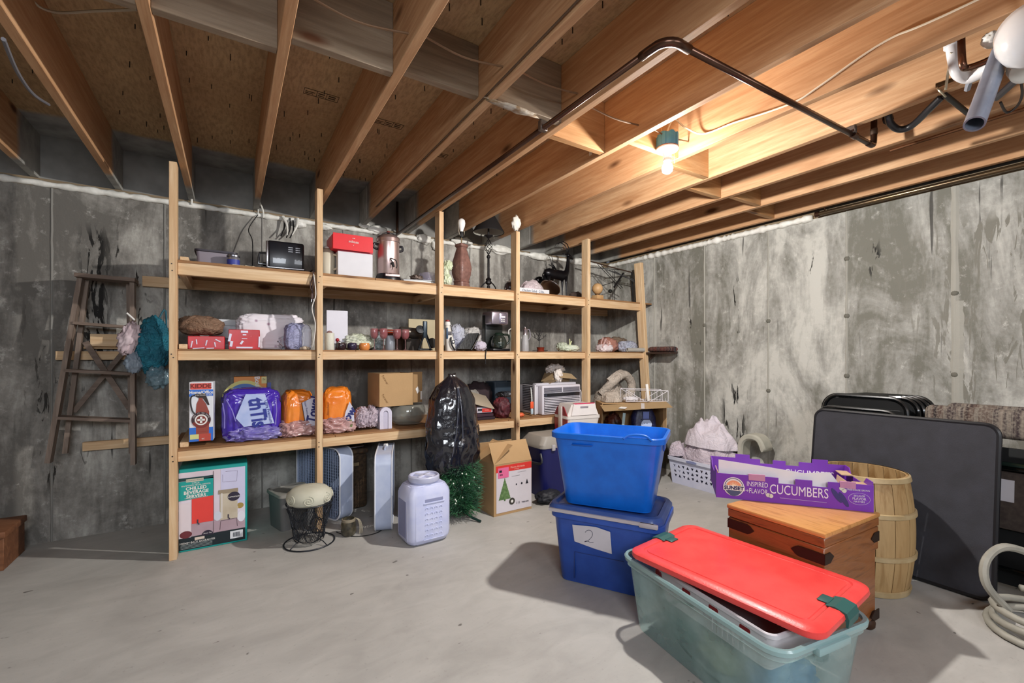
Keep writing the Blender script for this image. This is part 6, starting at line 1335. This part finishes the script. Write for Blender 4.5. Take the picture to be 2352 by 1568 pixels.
# ---------------- barrel
t = thing('wooden_barrel', 'open topped pale wooden barrel behind the chest, beside the black table', 'barrel', (2.862, 1.02, 0), 0)
NS = 16; Hb = .59
def br_(z): k = (z-.30)/.30; return .186+.030*(1-k*k)
s_ = NT('stave'); v = s_.coord((9, 9, 1.0)); rnd = s_.nd('ShaderNodeObjectInfo').outputs['Random']; n_ = s_.noise(v, 2.0, 5, .6, .8)
c_ = s_.ramp(n_, [(.3, '#a88a5e'), (.5, '#b89a6c'), (.7, '#8c6a3e')]); c_ = s_.mix(s_.math('MULTIPLY', rnd, .4), c_, '#8c6638'); s_.col(c_); s_.b.inputs['Roughness'].default_value = .6; STV = s_.m
mbs = MB(); rows = []
zs = [.012+(Hb-.012)*j/12 for j in range(13)]
a0, a1 = -math.pi/NS*.965, math.pi/NS*.965; na = 3
vo, vi = [], []
for z in zs:
    vo.append([mbs.bm.verts.new(((br_(z)-.0006*0)*math.cos(a0+(a1-a0)*k/na), br_(z)*math.sin(a0+(a1-a0)*k/na), z)) for k in range(na+1)])
    vi.append([mbs.bm.verts.new(((br_(z)-.012)*math.cos(a0+(a1-a0)*k/na), (br_(z)-.012)*math.sin(a0+(a1-a0)*k/na), z)) for k in range(na+1)])
for j in range(12):
    for k in range(na):
        mbs.bm.faces.new([vo[j][k], vo[j][k+1], vo[j+1][k+1], vo[j+1][k]]); mbs.bm.faces.new([vi[j][k], vi[j+1][k], vi[j+1][k+1], vi[j][k+1]])
    mbs.bm.faces.new([vo[j][0], vo[j+1][0], vi[j+1][0], vi[j][0]]); mbs.bm.faces.new([vo[j][na], vi[j][na], vi[j+1][na], vo[j+1][na]])
for k in range(na): mbs.bm.faces.new([vo[-1][k], vo[-1][k+1], vi[-1][k+1], vi[-1][k]]); mbs.bm.faces.new([vo[0][k], vi[0][k], vi[0][k+1], vo[0][k+1]])
st0 = mbs.build('stave', STV, t, smooth=True)
for k in range(1, NS):
    o = st0.copy(); COL.objects.link(o); o.parent = t; o.rotation_euler = (0, 0, 2*math.pi*k/NS)
L('base', M('#8e6f45', .7), t, [(.17, .014), (.17, .03)]); hp = M('#b7a27c', .55, col2='#a58e66')
for z, hgt in ((.0, .032), (.185, .026), (.395, .026), (.565, .028)):
    r0, r1 = br_(z)+.001, br_(z+hgt)+.001
    MB().lathe([(r0, z), (r0+.008, z+.003), (r1+.008, z+hgt-.003), (r1, z+hgt)], cap=False, seg=48).build('hoop', hp, t, smooth=True)
# ---------------- black folding table leaning on the chairs
X0_, X1_ = 3.05, 3.17; ang = math.atan2(.115, .84)
t = thing('folding_table', 'black square folding card table standing on edge behind the barrel', 'table', (3.098, .98, 0), rot=(0, ang, 0))
y0, y1 = -.40, .415
pt = [(y, z) for y, z, _ in rr(y1-y0, .845, .05, 6, 0, (y0+y1)/2, .4235)]
blk = M('#2b2b30', .75, col2='#33333a', scale=9, bump=.25, bscale=220)
MB().prism(pt, .020, 'x', 0).build('top_panel', blk, t)
edg = M('#1a1a1e', .4); T('edge_band', edg, t, [(.010, y, z) for y, z in pt], .0125, 8, closed=True)
lg = M('#17181c', .35, .6)
for y in (y0+.06, y1-.06): T('folded_leg', lg, t, [(.034, y, .06), (.034, y, .76)], .011)
T('leg_brace', lg, t, [(.034, y0+.06, .20), (.034, y1-.06, .20)], .008)
# ---------------- folding chairs
def fchair(name, label, loc, lean, rz=0, m_=None):
    t = thing(name, label, 'chair', loc, rot=(0, R(lean), R(rz)), group='black folding chairs')
    fm_ = M('#101214', .3, .4, coat=.4)
    w2 = .225
    T('back_frame', fm_, t, [(0, y, z) for y, z in [(-w2, .01), (-w2, .80)]+[(-w2+.09-.09*math.cos(R(a)), .80+.09*math.sin(R(a))) for a in range(15, 91, 15)]+[(w2-.09+.09*math.sin(R(a)), .80+.09*math.cos(R(a))) for a in range(0, 91, 15)]+[(w2, .01)]], .011, 8)
    bo = [(y, z) for y, z, _ in rr(2*w2-.03, .20, .07, 5, 0, 0, .772)]
    MB().prism(bo, .012, 'x', -.006).build('back_pad', M('#131517', .35, .2, coat=.3), t)
    so = [(y, z) for y, z, _ in rr(2*w2-.05, .36, .05, 5, 0, 0, .40)]
    MB().prism(so, .02, 'x', -.012).build('seat', M('#131517', .4, .2), t)
    for s_ in (-1, 1): T('rear_leg', fm_, t, [(.016, s_*(w2-.025), .01), (.016, s_*(w2-.03), .60)], .009)
    T('crossbar', fm_, t, [(.0, -w2, .12), (.0, w2, .12)], .008)
    return t
labs = ['black folding chair at the front of the stack behind the card table', 'black folding chair second in the stack leaning on the wall', 'black folding chair third in the stack leaning on the wall', 'black folding chair fourth in the stack leaning on the wall', 'black folding chair fifth in the stack leaning on the wall', 'black folding chair closest to the wall in the stack']
for i in range(6): fchair('folding_chair', labs[i], (3.38+.05*i, 1.23-.012*i+(.04 if i == 1 else 0), 0), 6, 0).scale = (1, 1, 1.065)
t = fchair('folding_chair', 'lower black folding chair whose top edge just clears the card table', (3.255, 1.22, 0), 6); t.scale = (1, 1, .985)
# ---------------- striped padded folding chair
s_ = NT('stripe'); cc = s_.nd('ShaderNodeTexCoord').outputs['Object']; sp_ = s_.nd('ShaderNodeSeparateXYZ'); s_.lk(cc, sp_.inputs[0])
wv = s_.nd('ShaderNodeTexNoise'); wv.noise_dimensions = '1D'; wv.inputs['Scale'].default_value = 16; wv.inputs['Detail'].default_value = 5; s_.lk(sp_.outputs[1], wv.inputs['W'])
c_ = s_.ramp(wv.outputs[0], [(.30, '#1f1c1e'), (.42, '#4a3730'), (.5, '#6f675e'), (.56, '#33282a'), (.66, '#857a6e')], 'LINEAR')
c_ = s_.mix(s_.ramp(s_.noise(cc, 90, 3), [(.45, .0), (.6, .45)]), c_, '#8f867a'); s_.col(c_); s_.b.inputs['Roughness'].default_value = .95; s_.bump(s_.noise(cc, 160, 2), .4, .002); STR = s_.m
t = thing('padded_chair', 'folded chair with a brown grey striped padded back beside the card table', 'chair', (3.30, .50, 0), rot=(0, R(5), 0))
w2 = .31
MB().rbox(-.035, .045, -w2+.0, w2+.09, .785, .935, .034, 4).build('back_cushion', STR, t, smooth=True)
MB().rbox(.05, .12, -w2-.02, w2+.02, .80, .955, .034, 4).build('rear_cushion', STR, t, smooth=True)
fm_ = M('#141c1c', .25, .8, coat=.5)
for y in (.12, -.06, -.26): T('frame_tube', fm_, t, [(-.01, y, .01), (-.01, y, .78)], .013)
T('cross_tube', M('#3a4f48', .25, .8), t, [(-.025, -.28, .66), (-.025, .18, .66)], .012); T('cross_tube', fm_, t, [(-.02, -.28, .64), (-.02, .18, .64)], .010); T('cross_tube', fm_, t, [(-.02, -.28, .14), (-.02, .18, .14)], .010)
B('seat_panel', M('#3c332f', .9, col2='#4a403a', scale=40), t, .0, .02, -.10, .16, .33, .62, .006); B('care_label', M('#c9c6cc', .7), t, -.004, .0, .05, .10, .47, .58, rot=None)
B('rear_panel', M('#0e1112', .8), t, .03, .05, -.26, .20, .05, .74, .006)
t = thing('second_chair_frame', 'dark green metal chair frame leaning at the frame edge of the striped chair', 'chair', (3.18, .36, 0), rot=(0, R(6), 0))
T('frame_tube', M('#2f4642', .2, .8, coat=.5), t, [(0, .0, .01), (0, .0, .86)], .016); T('frame_tube', fm_, t, [(0, -.36, .01), (0, -.36, .86)], .014); T('cross_tube', fm_, t, [(0, 0, .30), (0, -.36, .30)], .011); T('cross_tube', fm_, t, [(0, 0, .80), (0, -.36, .80)], .012)
# ---------------- hose coil
t = thing('hose_coil', 'pale grey hose coiled loosely on the floor near the chairs', 'hose', (2.95, .385, 0), 0)
hz = M('#8c8a80', .55, col2='#a09d92', scale=10)
mb = MB(); pts = []
for k in range(0, 76):
    a = k*.26; r_ = .17+.012*math.sin(a*.7); z = .018+.016*k/13+.012*math.sin(a*1.3+1)
    pts.append((r_*math.cos(a)*1.15, r_*math.sin(a), z))
mb.tube(pts, .0155, 8); mb.build('coil', hz, t, smooth='all')
T('raised_loop', hz, t, spl([(-.10, .10, .10), (-.14, .16, .20), (-.11, .165, .30), (-.0, .12, .345), (.12, .02, .28), (.16, -.08, .14)], 7), .0165, 8)
# ---------------- laundry basket and clothes
t = thing('laundry_basket', 'low white plastic laundry basket with rows of triangular holes by the wall', 'basket', (3.712, 2.50, 0), -90)
wl_ = M('#c3c6dc', .45, col2='#ced0e2'); BW, BD, BH = .66, .36, .25
# perforated long wall facing the room built cell by cell
def wallpt(x, z): k = .90+.10*z/BH; return (x*k, -(BD/2)*k)
mb = MB(); nx, nz = 20, 5; xsx = [-.27+.54*i/nx for i in range(nx+1)]; zsz = [.055+.135*j/3 for j in range(4)]
def P(x, z, off=0): a, b = wallpt(x, z); return (a, b+off, z)
def quad(ps):
    a = [P(*p) for p in ps]; b = [P(p[0], p[1], .004) for p in ps]; n = len(ps)
    mb.add(a+b, [tuple(range(n)), tuple(range(2*n-1, n-1, -1))]+[(i, i+n, (i+1) % n+n, (i+1) % n) for i in range(n)])
quad([(-.30, .0), (.30, .0), (.30, .055), (-.30, .055)]); quad([(-.30, .19), (.30, .19), (.30, .225), (-.30, .225)]); quad([(-.30, .055), (-.27, .055), (-.27, .19), (-.30, .19)]); quad([(.27, .055), (.30, .055), (.30, .19), (.27, .19)])
for j in range(3):
    z0_, z1_ = zsz[j], zsz[j+1]; zm0, zm1 = z0_+.010, z1_-.010
    quad([(-.27, z0_), (.27, z0_), (.27, zm0), (-.27, zm0)]); quad([(-.27, zm1), (.27, zm1), (.27, z1_), (-.27, z1_)])
    nh = 11; wc = .54/nh
    for i in range(nh):
        a = -.27+wc*i; b = a+wc; m_ = (a+b)/2; g = .008
        if (i+j) % 2: quad([(a, zm0), (a+g, zm0), (m_-.002, zm1), (a, zm1)]); quad([(b-g, zm0), (b, zm0), (b, zm1), (m_+.002, zm1)])
        else: quad([(a, zm0), (m_-.002, zm0), (a+g, zm1), (a, zm1)]); quad([(m_+.002, zm0), (b, zm0), (b, zm1), (b-g, zm1)])
mb.build('front_wall', wl_, t)
mb = MB(); mb.box(-.27, .27, -.15, .15, 0, .005)
k0 = .90
for sx in (-1, 1): mb.add([(sx*.30*.9, -.162, 0), (sx*.30*.9, .162, 0), (sx*.30*.99, .178, .225), (sx*.30*.99, -.178, .225)], [(0, 1, 2, 3)])
mb.add([(-.27, .162, 0), (.27, .162, 0), (.297, .178, .225), (-.297, .178, .225)], [(0, 1, 2, 3)])
sh_ = mb.build('shell', wl_, t)
mb = MB(); mb.loops([rr(.60, .362, .03, 4, .222), rr(.635, .392, .04, 4, .222), rr(.638, .395, .042, 4, .25), rr(.60, .362, .03, 4, .25), rr(.60, .362, .03, 4, .222)], False, False); mb.build('rim', M('#d2d4e4', .4), t, smooth=True)
MB().prism([(.055*math.cos(R(a))*1.0, .012*math.sin(R(a))) for a in range(0, 360, 20)], .003, 'y', -.002).build('handle_recess', M('#7f86ac', .5), t, loc=(-.04, -.1985, .236))
lc = fab('#b9acb6', '#cabec7', 7, 7)
setp(heap('folded_sheets', lc, None, .33, .60, .32, (3.715, 2.49, .17), 0, seed=221, nf=4, amp=.35, p=3, ang=70), 'heap of lilac grey bed sheets filling the laundry basket', 'sheets')
setp(heap('draped_sheet', fab('#cac1ca', '#d8d0d8', 7, 4, .6), None, .30, .50, .30, (3.735, 2.49, .37), 0, seed=229, nf=3.0, amp=.32, p=1.5, ang=60), 'smooth pale sheet peaked over the top of the laundry heap', 'sheet')
setp(heap('cloth_fold', lc, None, .18, .15, .16, (3.62, 2.77, .255), 0, seed=228, nf=3, amp=.3, p=3), 'small crumpled cloth spilling over the end of the basket', 'cloth')
t = thing('bent_cushion', 'pale grey green padded cushion bent in a hook behind the laundry', 'cushion', (3.80, 2.12, .27), 90)
gm_ = M('#a5a397', .9, col2='#b5b3a6', scale=8)
pts = [(.09, 0), (.10, .10), (.085, .19), (.03, .235), (-.05, .23), (-.09, .17), (-.095, .13)]; pp = spl([(x, 0, z) for x, z in pts], 5)
mb = MB(); rows = []
for i, p_ in enumerate(pp):
    tt = (Vector(pp[min(i+1, len(pp)-1)])-Vector(pp[max(i-1, 0)])).normalized(); nn = Vector((-tt.z, 0, tt.x)); th = .025*min(1, .35+min(i, len(pp)-1-i)*.25)
    rows.append([Vector(p_)+nn*th*c+Vector((0, 1, 0))*.07*s for c, s in ((1, -.8), (1, .8), (.5, 1), (-.5, 1), (-1, .8), (-1, -.8), (-.5, -1), (.5, -1))])
mb.loops(rows); mb.build('pad', gm_, t, smooth=True)
# ================================================================ lamp, pipes and cables under the joists
t = thing('ceiling_lamp', 'bare glowing bulb in a white porcelain holder on a blue junction box', 'lamp', (BULB[0], BULB[1], 0))
bxm = M('#3f7f9e', .5, col2='#4a8cab')
mb = MB(); n = 24; rows = []
for z, r_ in ((2.332, .051), (2.37, .053), (2.40, .052)): rows.append([(r_*math.cos(2*math.pi*i/n), r_*math.sin(2*math.pi*i/n), z+(.010*(i % 4 < 2) if z > 2.39 else 0)) for i in range(n)])
mb.loops(rows, True, True); mb.build('junction_box', bxm, t)
for a in (20, 110, 200, 290): B('box_lug', bxm, t, .048, .058, -.01, .01, 2.335, 2.405, .002, 1, rot=(0, 0, R(a)))
L('porcelain_base', M('#ece9e4', .3), t, [(.058, 2.331), (.059, 2.324), (.054, 2.317), (.028, 2.312), (.024, 2.30), (.022, 2.278)], seg=32); L('copper_ring', M('#b06a3c', .3, .9), t, [(.0595, 2.332), (.0595, 2.3335)], seg=32)
L('socket', M('#d8d5cf', .35), t, [(.021, 2.28), (.021, 2.262)]); T('pull_chain', M('#d0ccc4', .3, .6), t, [(.030, -.02, 2.315), (.032, -.022, 2.25)], .0012, 5)
_s = NT('glowing_glass'); _e = _s.nd('ShaderNodeEmission'); _e.inputs[0].default_value = lin('#fff4e2'); _e.inputs[1].default_value = 14; _t = _s.nd('ShaderNodeBsdfTransparent'); _a = _s.nd('ShaderNodeAddShader'); _s.lk(_e.outputs[0], _a.inputs[0]); _s.lk(_t.outputs[0], _a.inputs[1]); _s.lk(_a.outputs[0], _s.n['Material Output'].inputs[0])
L('bulb', _s.m, t, [(.013, 2.264), (.016, 2.255), (.026, 2.238), (.0295, 2.222), (.026, 2.205), (.014, 2.195), (0, 2.193)], cap=False)
PIPE = M('#4a352b', .28, .85, col2='#5c4336', scale=5)
def top(o, lab, cat, grp=None): return setp(o, lab, cat, grp)
zP = 2.305
pp = [(1.283, 4.0, zP), (1.283, 1.10, zP)]+[(1.283+.06*(1-math.cos(R(a))), 1.035+.065-.06*math.sin(R(a)), zP) for a in range(0, 91, 15)]+[(2.80, 1.015, zP)]
t = thing('black_iron_pipe', 'long dark brown pipe running under the joists with a right angle bend', 'pipe', (0, 0, 0))
mb = MB(); mb.tube([(1.283, 4.02, zP), (1.283, 1.12, zP)], .0125, 12); mb.build('long_run', PIPE, t, smooth='all')
mb = MB(); mb.tube([(1.283, 1.14, zP), (1.283, 1.10, zP)]+[(1.283+.06*(1-math.cos(R(a))), 1.08-.06*math.sin(R(a)), zP) for a in range(15, 91, 15)]+[(1.40, 1.02, zP)], .0165, 12); mb.build('elbow', PIPE, t, smooth='all')
mb = MB(); mb.tube([(1.38, 1.02, zP), (2.83, .97, zP)], .0125, 12); mb.build('cross_run', PIPE, t, smooth='all')
mb = MB(); mb.tube(spl([(2.80, .972, zP), (2.855, .97, zP+.004), (2.868, .97, zP+.05), (2.868, .97, zP+.15)], 5), .0145, 12); mb.build('end_elbow', PIPE, t, smooth='all')
L('coupling', M('#7a685c', .3, .8), t, [(.0165, 0), (.0165, .03)], loc=(2.868, .97, zP+.06)); L('coupling', PIPE, t, [(.0165, 0), (.0165, .04)], loc=(2.62, .975, zP), rot=(0, R(90), 0))
B('pipe_strap', M('#6e625a', .4, .7), t, 1.262, 1.304, 1.74, 1.765, zP-.014, JB, .003, 1); B('pipe_strap', M('#6e625a', .4, .7), t, 2.60, 2.625, .955, .995, zP+.0, JB+.0, .003, 1)
T('drop_pipe', PIPE, t, [(1.283, 3.99, zP), (1.283, 3.99, 2.60)], .012)
top(T('copper_tube', M('#8d6247', .25, .9), None, [(3.04, .955, 2.318), (3.04, -1.5, 2.318)], .0085, 8), 'slim bright copper tube running alongside a joist beyond the dark pipe', 'pipe')
t = thing('wall_pipe', 'dark bronze pipe fixed along the top of the concrete wall', 'pipe', (0, 0, 0)); T('tube', M('#4c4238', .25, .8, col2='#6c5a42', scale=3), t, [(3.872, 1.67, 2.303), (3.872, -2.6, 2.303)], .017, 12); L('end_cap', PIPE, t, [(.021, 0), (.021, .03)], loc=(3.872, 1.655, 2.303), rot=(R(-90), 0, 0)); T('hanger', PIPE, t, [(3.872, 1.62, 2.31), (3.872, 1.62, 2.345)], .005)
t = thing('rubber_hose', 'black rubber hose drooping between two clamps near the drain pipes', 'hose', (0, 0, 0))
hA, hB_ = Vector((2.90, .92, 2.36)), Vector((2.62, .62, 2.345))
mb = MB(); mb.tube(spl([atZ(2040, 262, 2.37), atZ(2045, 283, 2.335), atZ(2065, 297, 2.31), atZ(2095, 288, 2.31), atZ(2135, 250, 2.32), atZ(2163, 222, 2.335)], 7), .0155, 10); mb.build('hose', M('#1e1e22', .4, coat=.3), t, smooth='all')
mb = MB(); mb.tube([atZ(2040, 275, 2.36), atZ(2038, 268, 2.40)], .022, 10); mb.build('hose_clamp', M('#3a2f2a', .35, .8), t, smooth='all')
t = thing('support_wire', 'loop of pale wire tied round crossing pipes beside the drain', 'wire', (0, 0, 0)); c0 = Vector(atZ(2162, 212, 2.33)); T('ring', M('#b9b39c', .35, .6), t, [c0+Vector((.026*math.cos(a), .012*math.sin(a), .022*math.sin(a))) for a in [R(20*k) for k in range(18)]], .004, 6, closed=True); T('strand', M('#c7bda4', .5), t, spl([atZ(2172, 205, 2.34), atZ(2178, 165, 2.37), atZ(2186, 120, 2.41)], 5), .005, 6)
top(T('brass_pipe', M('#5e4a34', .3, .85), None, [atZ(2150, 198, 2.375), atZ(2215, 175, 2.375), atZ(2350, 105, 2.375)], .012, 10), 'dull brass pipe passing above the tied wire loop', 'pipe')
top(T('dark_rod', M('#2a2522', .4, .6), None, [atZ(2170, 218, 2.33), atZ(2238, 272, 2.33)], .011, 10), 'short dark rod slanting down from the wire loop to the grey pipe', 'rod')
t = thing('copper_elbow_pipe', 'copper pipe dropping from the joists and turning along them', 'pipe', (0, 0, 0)); mb = MB(); mb.tube(spl([atZ(2208, 88, 2.38), atZ(2209, 120, 2.32), atZ(2212, 150, 2.27), atZ(2222, 156, 2.265), atZ(2262, 142, 2.265), atZ(2305, 118, 2.265)], 5), .0115, 10); mb.build('tube', M('#7c5a48', .25, .9), t, smooth='all')
t = thing('drain_trap', 'white plastic drain pipe curving under the copper elbow', 'pipe', (0, 0, 0)); wpv = M('#e2e2e4', .3, coat=.3)
mb = MB(); mb.tube(spl([atZ(2188, 102, 2.45), atZ(2193, 135, 2.39), atZ(2200, 165, 2.335), atZ(2222, 178, 2.315), atZ(2250, 168, 2.31), atZ(2300, 138, 2.31), atZ(2345, 110, 2.31)], 6), .0225, 14); mb.build('bend', wpv, t, smooth='all')
for (px, py, z) in ((2190, 108, 2.44), (2285, 147, 2.33)): a = Vector(atZ(px, py, z)); mb = MB(); mb.tube([a, a+(Vector(atZ(2345, 110, 2.33))-Vector(atZ(2222, 178, 2.335))).normalized()*.03 if px > 2200 else a+Vector((0, 0, .03))], .030, 14); mb.build('collar', wpv, t, smooth='all')
MB().blob(.07, .05, .05, atZ(2185, 106, 2.44), seed=301, amp=.3, sub=3).build('foam_seal', FOAM, t, smooth='all'); MB().blob(.09, .06, .05, atZ(2280, 105, 2.40), seed=302, amp=.3, sub=3).build('foam_seal', FOAM, t, smooth='all')
t = thing('grey_drain_pipe', 'blue grey open ended plastic pipe hanging down from the joists', 'pipe', (0, 0, 0)); a = Vector(atZ(2238, 285, 1.955)); b = Vector(atZ(2302, 112, 2.285)); d = (b-a)
def hol(a, b, ro, ri, nm, m_, par):
    tt = (b-a).normalized(); u = tt.orthogonal().normalized(); v_ = tt.cross(u); n = 20; R_ = lambda c, r_: [c+r_*(math.cos(2*math.pi*k/n)*u+math.sin(2*math.pi*k/n)*v_) for k in range(n)]
    mb = MB(); mb.loops([R_(b, ri), R_(a, ri), R_(a, ro), R_(b, ro)], False, False); return mb.build(nm, m_, par, smooth=True)
hol(a, b, .0275, .0225, 'tube', M('#6f7686', .35, col2='#7f8796', coat=.3), t)
t = thing('grey_gutter_strip', 'thin grey plastic strip bent beside the white drain bend', 'strip', (0, 0, 0)); mb = MB(); mb.tube(spl([atZ(2222, 205, 2.30), atZ(2232, 182, 2.31), atZ(2275, 160, 2.32), atZ(2340, 118, 2.335)], 5), .011, 6); mb.build('strip', M('#8c8f98', .4), t, smooth=True)
t = thing('white_water_filter', 'big glossy white rounded plastic housing hanging at the ceiling corner', 'tank', atZ(2372, 76, 2.235))
t.scale = (.72, .72, .78)
MB().lathe([(0, -.13), (.05, -.125), (.095, -.10), (.118, -.05), (.122, .0), (.112, .05), (.07, .085), (.03, .09)], seg=36, mat=Matrix.Rotation(R(35), 4, 'Y') @ Matrix.Rotation(R(-20), 4, 'X')).build('housing', M('#dfe0e2', .22, coat=.6), t, smooth=True)
MB().lathe([(.05, -.03), (.062, -.025), (.062, .02), (.04, .03)], seg=30, mat=Matrix.Translation((.075, .03, -.095)) @ Matrix.Rotation(R(35), 4, 'Y') @ Matrix.Rotation(R(-20), 4, 'X')).build('lower_ring', M('#cfcfc6', .4), t, smooth=True); T('strap', M('#b59a78', .6), t, [(-.03, .0, .08), (-.05, .02, .25)], .012)
MB().lathe([(0, 0), (.006, .001), (.006, .004), (0, .006)], seg=10, cap=False).build('screw', M('#77787c', .3, .8), t, loc=(-.085, -.075, .02))
top(T('dark_cable', M('#2d2623', .5), None, spl([atZ(2342, 168, 2.33), atZ(2348, 215, 2.33), atZ(2335, 245, 2.32), atZ(2312, 258, 2.315), atZ(2298, 235, 2.33)], 6), .005, 7), 'thin dark cable looping below the white housing', 'cable')
top(T('steel_rod', M('#5c5a5e', .35, .8), None, [atZ(2352, 168, 2.32), atZ(2288, 225, 2.32)], .014, 8), 'grey metal rod crossing behind the open ended drain pipe', 'rod')
# electric cable along the lit joist
wc = M('#e4d8c2', .5)
X6 = JX[13]-.027
top(T('electric_cable', wc, None, spl([(2.02, 1.62, 2.41), (2.06, 1.60, 2.50), (2.12, 1.57, 2.46), (X6-.004, 1.50, 2.41), (X6, 1.33, 2.395), (X6, 1.15, 2.37), (X6, 1.02, 2.362), (X6, .92, 2.385), (X6, .70, 2.44), (X6, .46, 2.43), (X6, -.6, 2.44)], 8), .0045, 7), 'pale electric cable stapled along the joist from the bulb box', 'cable')
top(T('box_wire', M('#c79a6a', .5), None, spl([(2.0, 1.62, 2.405), (1.98, 1.63, 2.46), (1.93, 1.64, 2.47), (1.86, 1.64, 2.45)], 6), .003, 6), 'thin tan wire curling out of the blue junction box', 'wire')
t = thing('joist_cable', 'thin tan cable threaded through the joists beside the blocking', 'cable', (0, 0, 0))
for i in range(4, 13):
    xa, xb = JX[i]+.019, JX[i+1]-.019; z = 2.41+.02*math.sin(i*2.1); T('span', M('#7d5f44', .6), t, spl([(xa, 1.60, z), ((xa+xb)/2, 1.60+.01*math.sin(i), z-.022), (xb, 1.60, z)], 5), .0042, 6)
t = thing('white_ceiling_cable', 'white cable sagging across the first joist bays under the sheathing', 'cable', (0, 0, 0))
T('span', M('#b7aa94', .6), t, spl([atZ(70, -5, 2.55), atZ(95, 18, 2.55), atZ(140, 29, 2.55), atZ(220, 25, 2.55), atZ(318, 22, 2.55)], 6), .005, 6)
top(T('grey_duct_wire', M('#6a6a70', .6), None, spl([atY(8, 90, 1.9), atY(40, 165, 2.2), atY(75, 215, 2.5), atY(112, 240, 2.8)], 6), .006, 7), 'grey cable curving along the first joist bay at the picture edge', 'cable')
top(T('long_joist_cable', M('#5e4a38', .6), None, spl([(JX[10]-.027, .8, 2.36), (JX[10]-.027, 2.0, 2.352), (JX[10]-.027, 3.5, 2.36)], 6), .004, 6), 'thin dark cable running along the underside edge of a joist', 'cable')
# splinter mark bracket on joist
setp(B('paper_tag', M('#e8ddc8', .7), None, -.012, .012, -.001, .001, -.012, .012, loc=(JX[12]-.0205, 1.96, 2.385), rot=(0, 0, R(90))), 'torn white scrap stuck on the joist near the bulb', 'scrap')
# ================================================================ step ladder on the wall, teal bag, wooden step
t = thing('step_ladder', 'old dark wooden step ladder leaning on the wall beyond the end post', 'ladder', (0, 0, 0))
lm = wood('z', '#9a887a', '#807064', '#64554a', knots=False, name='ladder_wood'); lx_ = wood('x', '#8a786a', '#726156', '#5a4b40', knots=False, name='ladder_wood')
def bar(name, a, b, w2, d2, m_, par):
    a, b = Vector(a), Vector(b); tt = (b-a).normalized(); u = tt.cross(Vector((0, 1, 0))).normalized(); v_ = u.cross(tt)
    f = lambda p: [p+u*w2+v_*d2, p-u*w2+v_*d2, p-u*w2-v_*d2, p+u*w2-v_*d2]
    mb = MB(); mb.loops([f(a), f(b)]); return mb.build(name, m_, par)
Yt, Yb_ = 3.86, 3.80
def A(px, py, Y): return atY(px, py, Y)
bar('rail', A(186, 640, Yt), A(112, 1062, Yb_), .012, .034, lm, t); bar('rail', A(305, 642, Yt), A(307, 1066, Yb_), .012, .034, lm, t)
bar('rear_rail', A(200, 645, Yt+.07), A(150, 1040, Yb_+.11), .012, .018, lm, t); bar('rear_rail', A(296, 648, Yt+.07), A(302, 1040, Yb_+.11), .012, .018, lm, t)
def step(name, pa, pb, Y, th=.018, d2=.05):
    a = A(*pa, Y); b = A(*pb, Y); bar(name, a, b, th/2, d2, lx_, t)
step('top_cap', (178, 634), (314, 646), Yt, .024, .075)
for (pa, pb, Y) in (((172, 742), (302, 752), Yt-.01), ((152, 850), (303, 858), Yt-.02), ((134, 958), (304, 965), Yt-.03)): step('step', pa, pb, Y)
bar('brace', A(196, 785, Yt+.06), A(298, 938, Yt+.06), .016, .006, lx_, t); bar('brace', A(290, 800, Yt+.075), A(170, 945, Yt+.075), .014, .006, lx_, t)
# teal fabric bundle
t = thing('teal_bundle', 'teal blue mesh fabric bundle hanging from the shelf end by the ladder', 'bundle', (xs(350, 3.45), 3.47, 1.10))
MB().blob(.17, .14, .36, (0, 0, 0), seed=311, amp=.12, fold=.2, ff=3, e=.95, sub=5, flat=False).build('fabric', fab('#115a6e', '#1b7488', 14, 12, .8, .7), t, smooth='all', loc=(0, 0, .16))
MB().blob(.10, .06, .20, seed=312, amp=.3, fold=.35, sub=4, flat=False).build('pink_paper', M('#b5a1a6', .7, col2='#c7b6ba'), t, smooth='all', loc=(-.105, -.04, .20), rot=(0, R(15), 0))
MB().blob(.09, .06, .13, seed=313, amp=.3, fold=.35, sub=4, flat=False).build('clear_wrap', M('#8a98a6', .2, alpha=.7), t, smooth='all', loc=(-.085, -.03, .06)); MB().blob(.12, .08, .14, seed=314, amp=.3, fold=.4, sub=4, flat=False).build('clear_wrap', M('#6f8a96', .2, alpha=.6), t, smooth='all', loc=(.03, -.03, -.03))
T('white_stick', WHITE, t, [(-.11, -.08, .35), (-.075, -.07, .31)], .005); T('hanging_loop', M('#1b5a6a', .6), t, spl([(.03, 0, .33), (.06, .02, .38), (.065, .0, .14)], 4), .005)
# wooden bottom step at the room edge
t = thing('wooden_stair_step', 'worn wooden bottom stair step in the dark corner beside the ladder', 'step', (-1.06, 3.62, 0), 0)
sw = wood('x', '#8a5c3c', '#75492c', '#5c3720', name='stair_wood')
B('tread', sw, t, -.9, .0, -.02, .30, .185, .222, .006); B('riser', M('#3e281a', .8), t, -.88, -.02, .02, .04, 0, .185); B('stringer', sw, t, -.045, -.012, .0, .30, 0, .185, .003, 1)
# ================================================================ let everything rest on what carries it
bpy.context.view_layer.update()
def tree(o):
    yield o
    for c in o.children: yield from tree(c)
LEV = [0, T1, T2, T3]
for o in list(COL.objects):
    if o.parent or o.type not in ('EMPTY', 'MESH') or o.get('kind') or o.name.startswith('storage_shelf'): continue
    zs_ = [(c.matrix_world @ Vector(v)).z for c in tree(o) if c.type == 'MESH' for v in c.bound_box]
    if not zs_: continue
    lo = min(zs_)
    for lv in LEV:
        if -.035 < lo-lv < .012: o.location.z += lv+.0006-lo
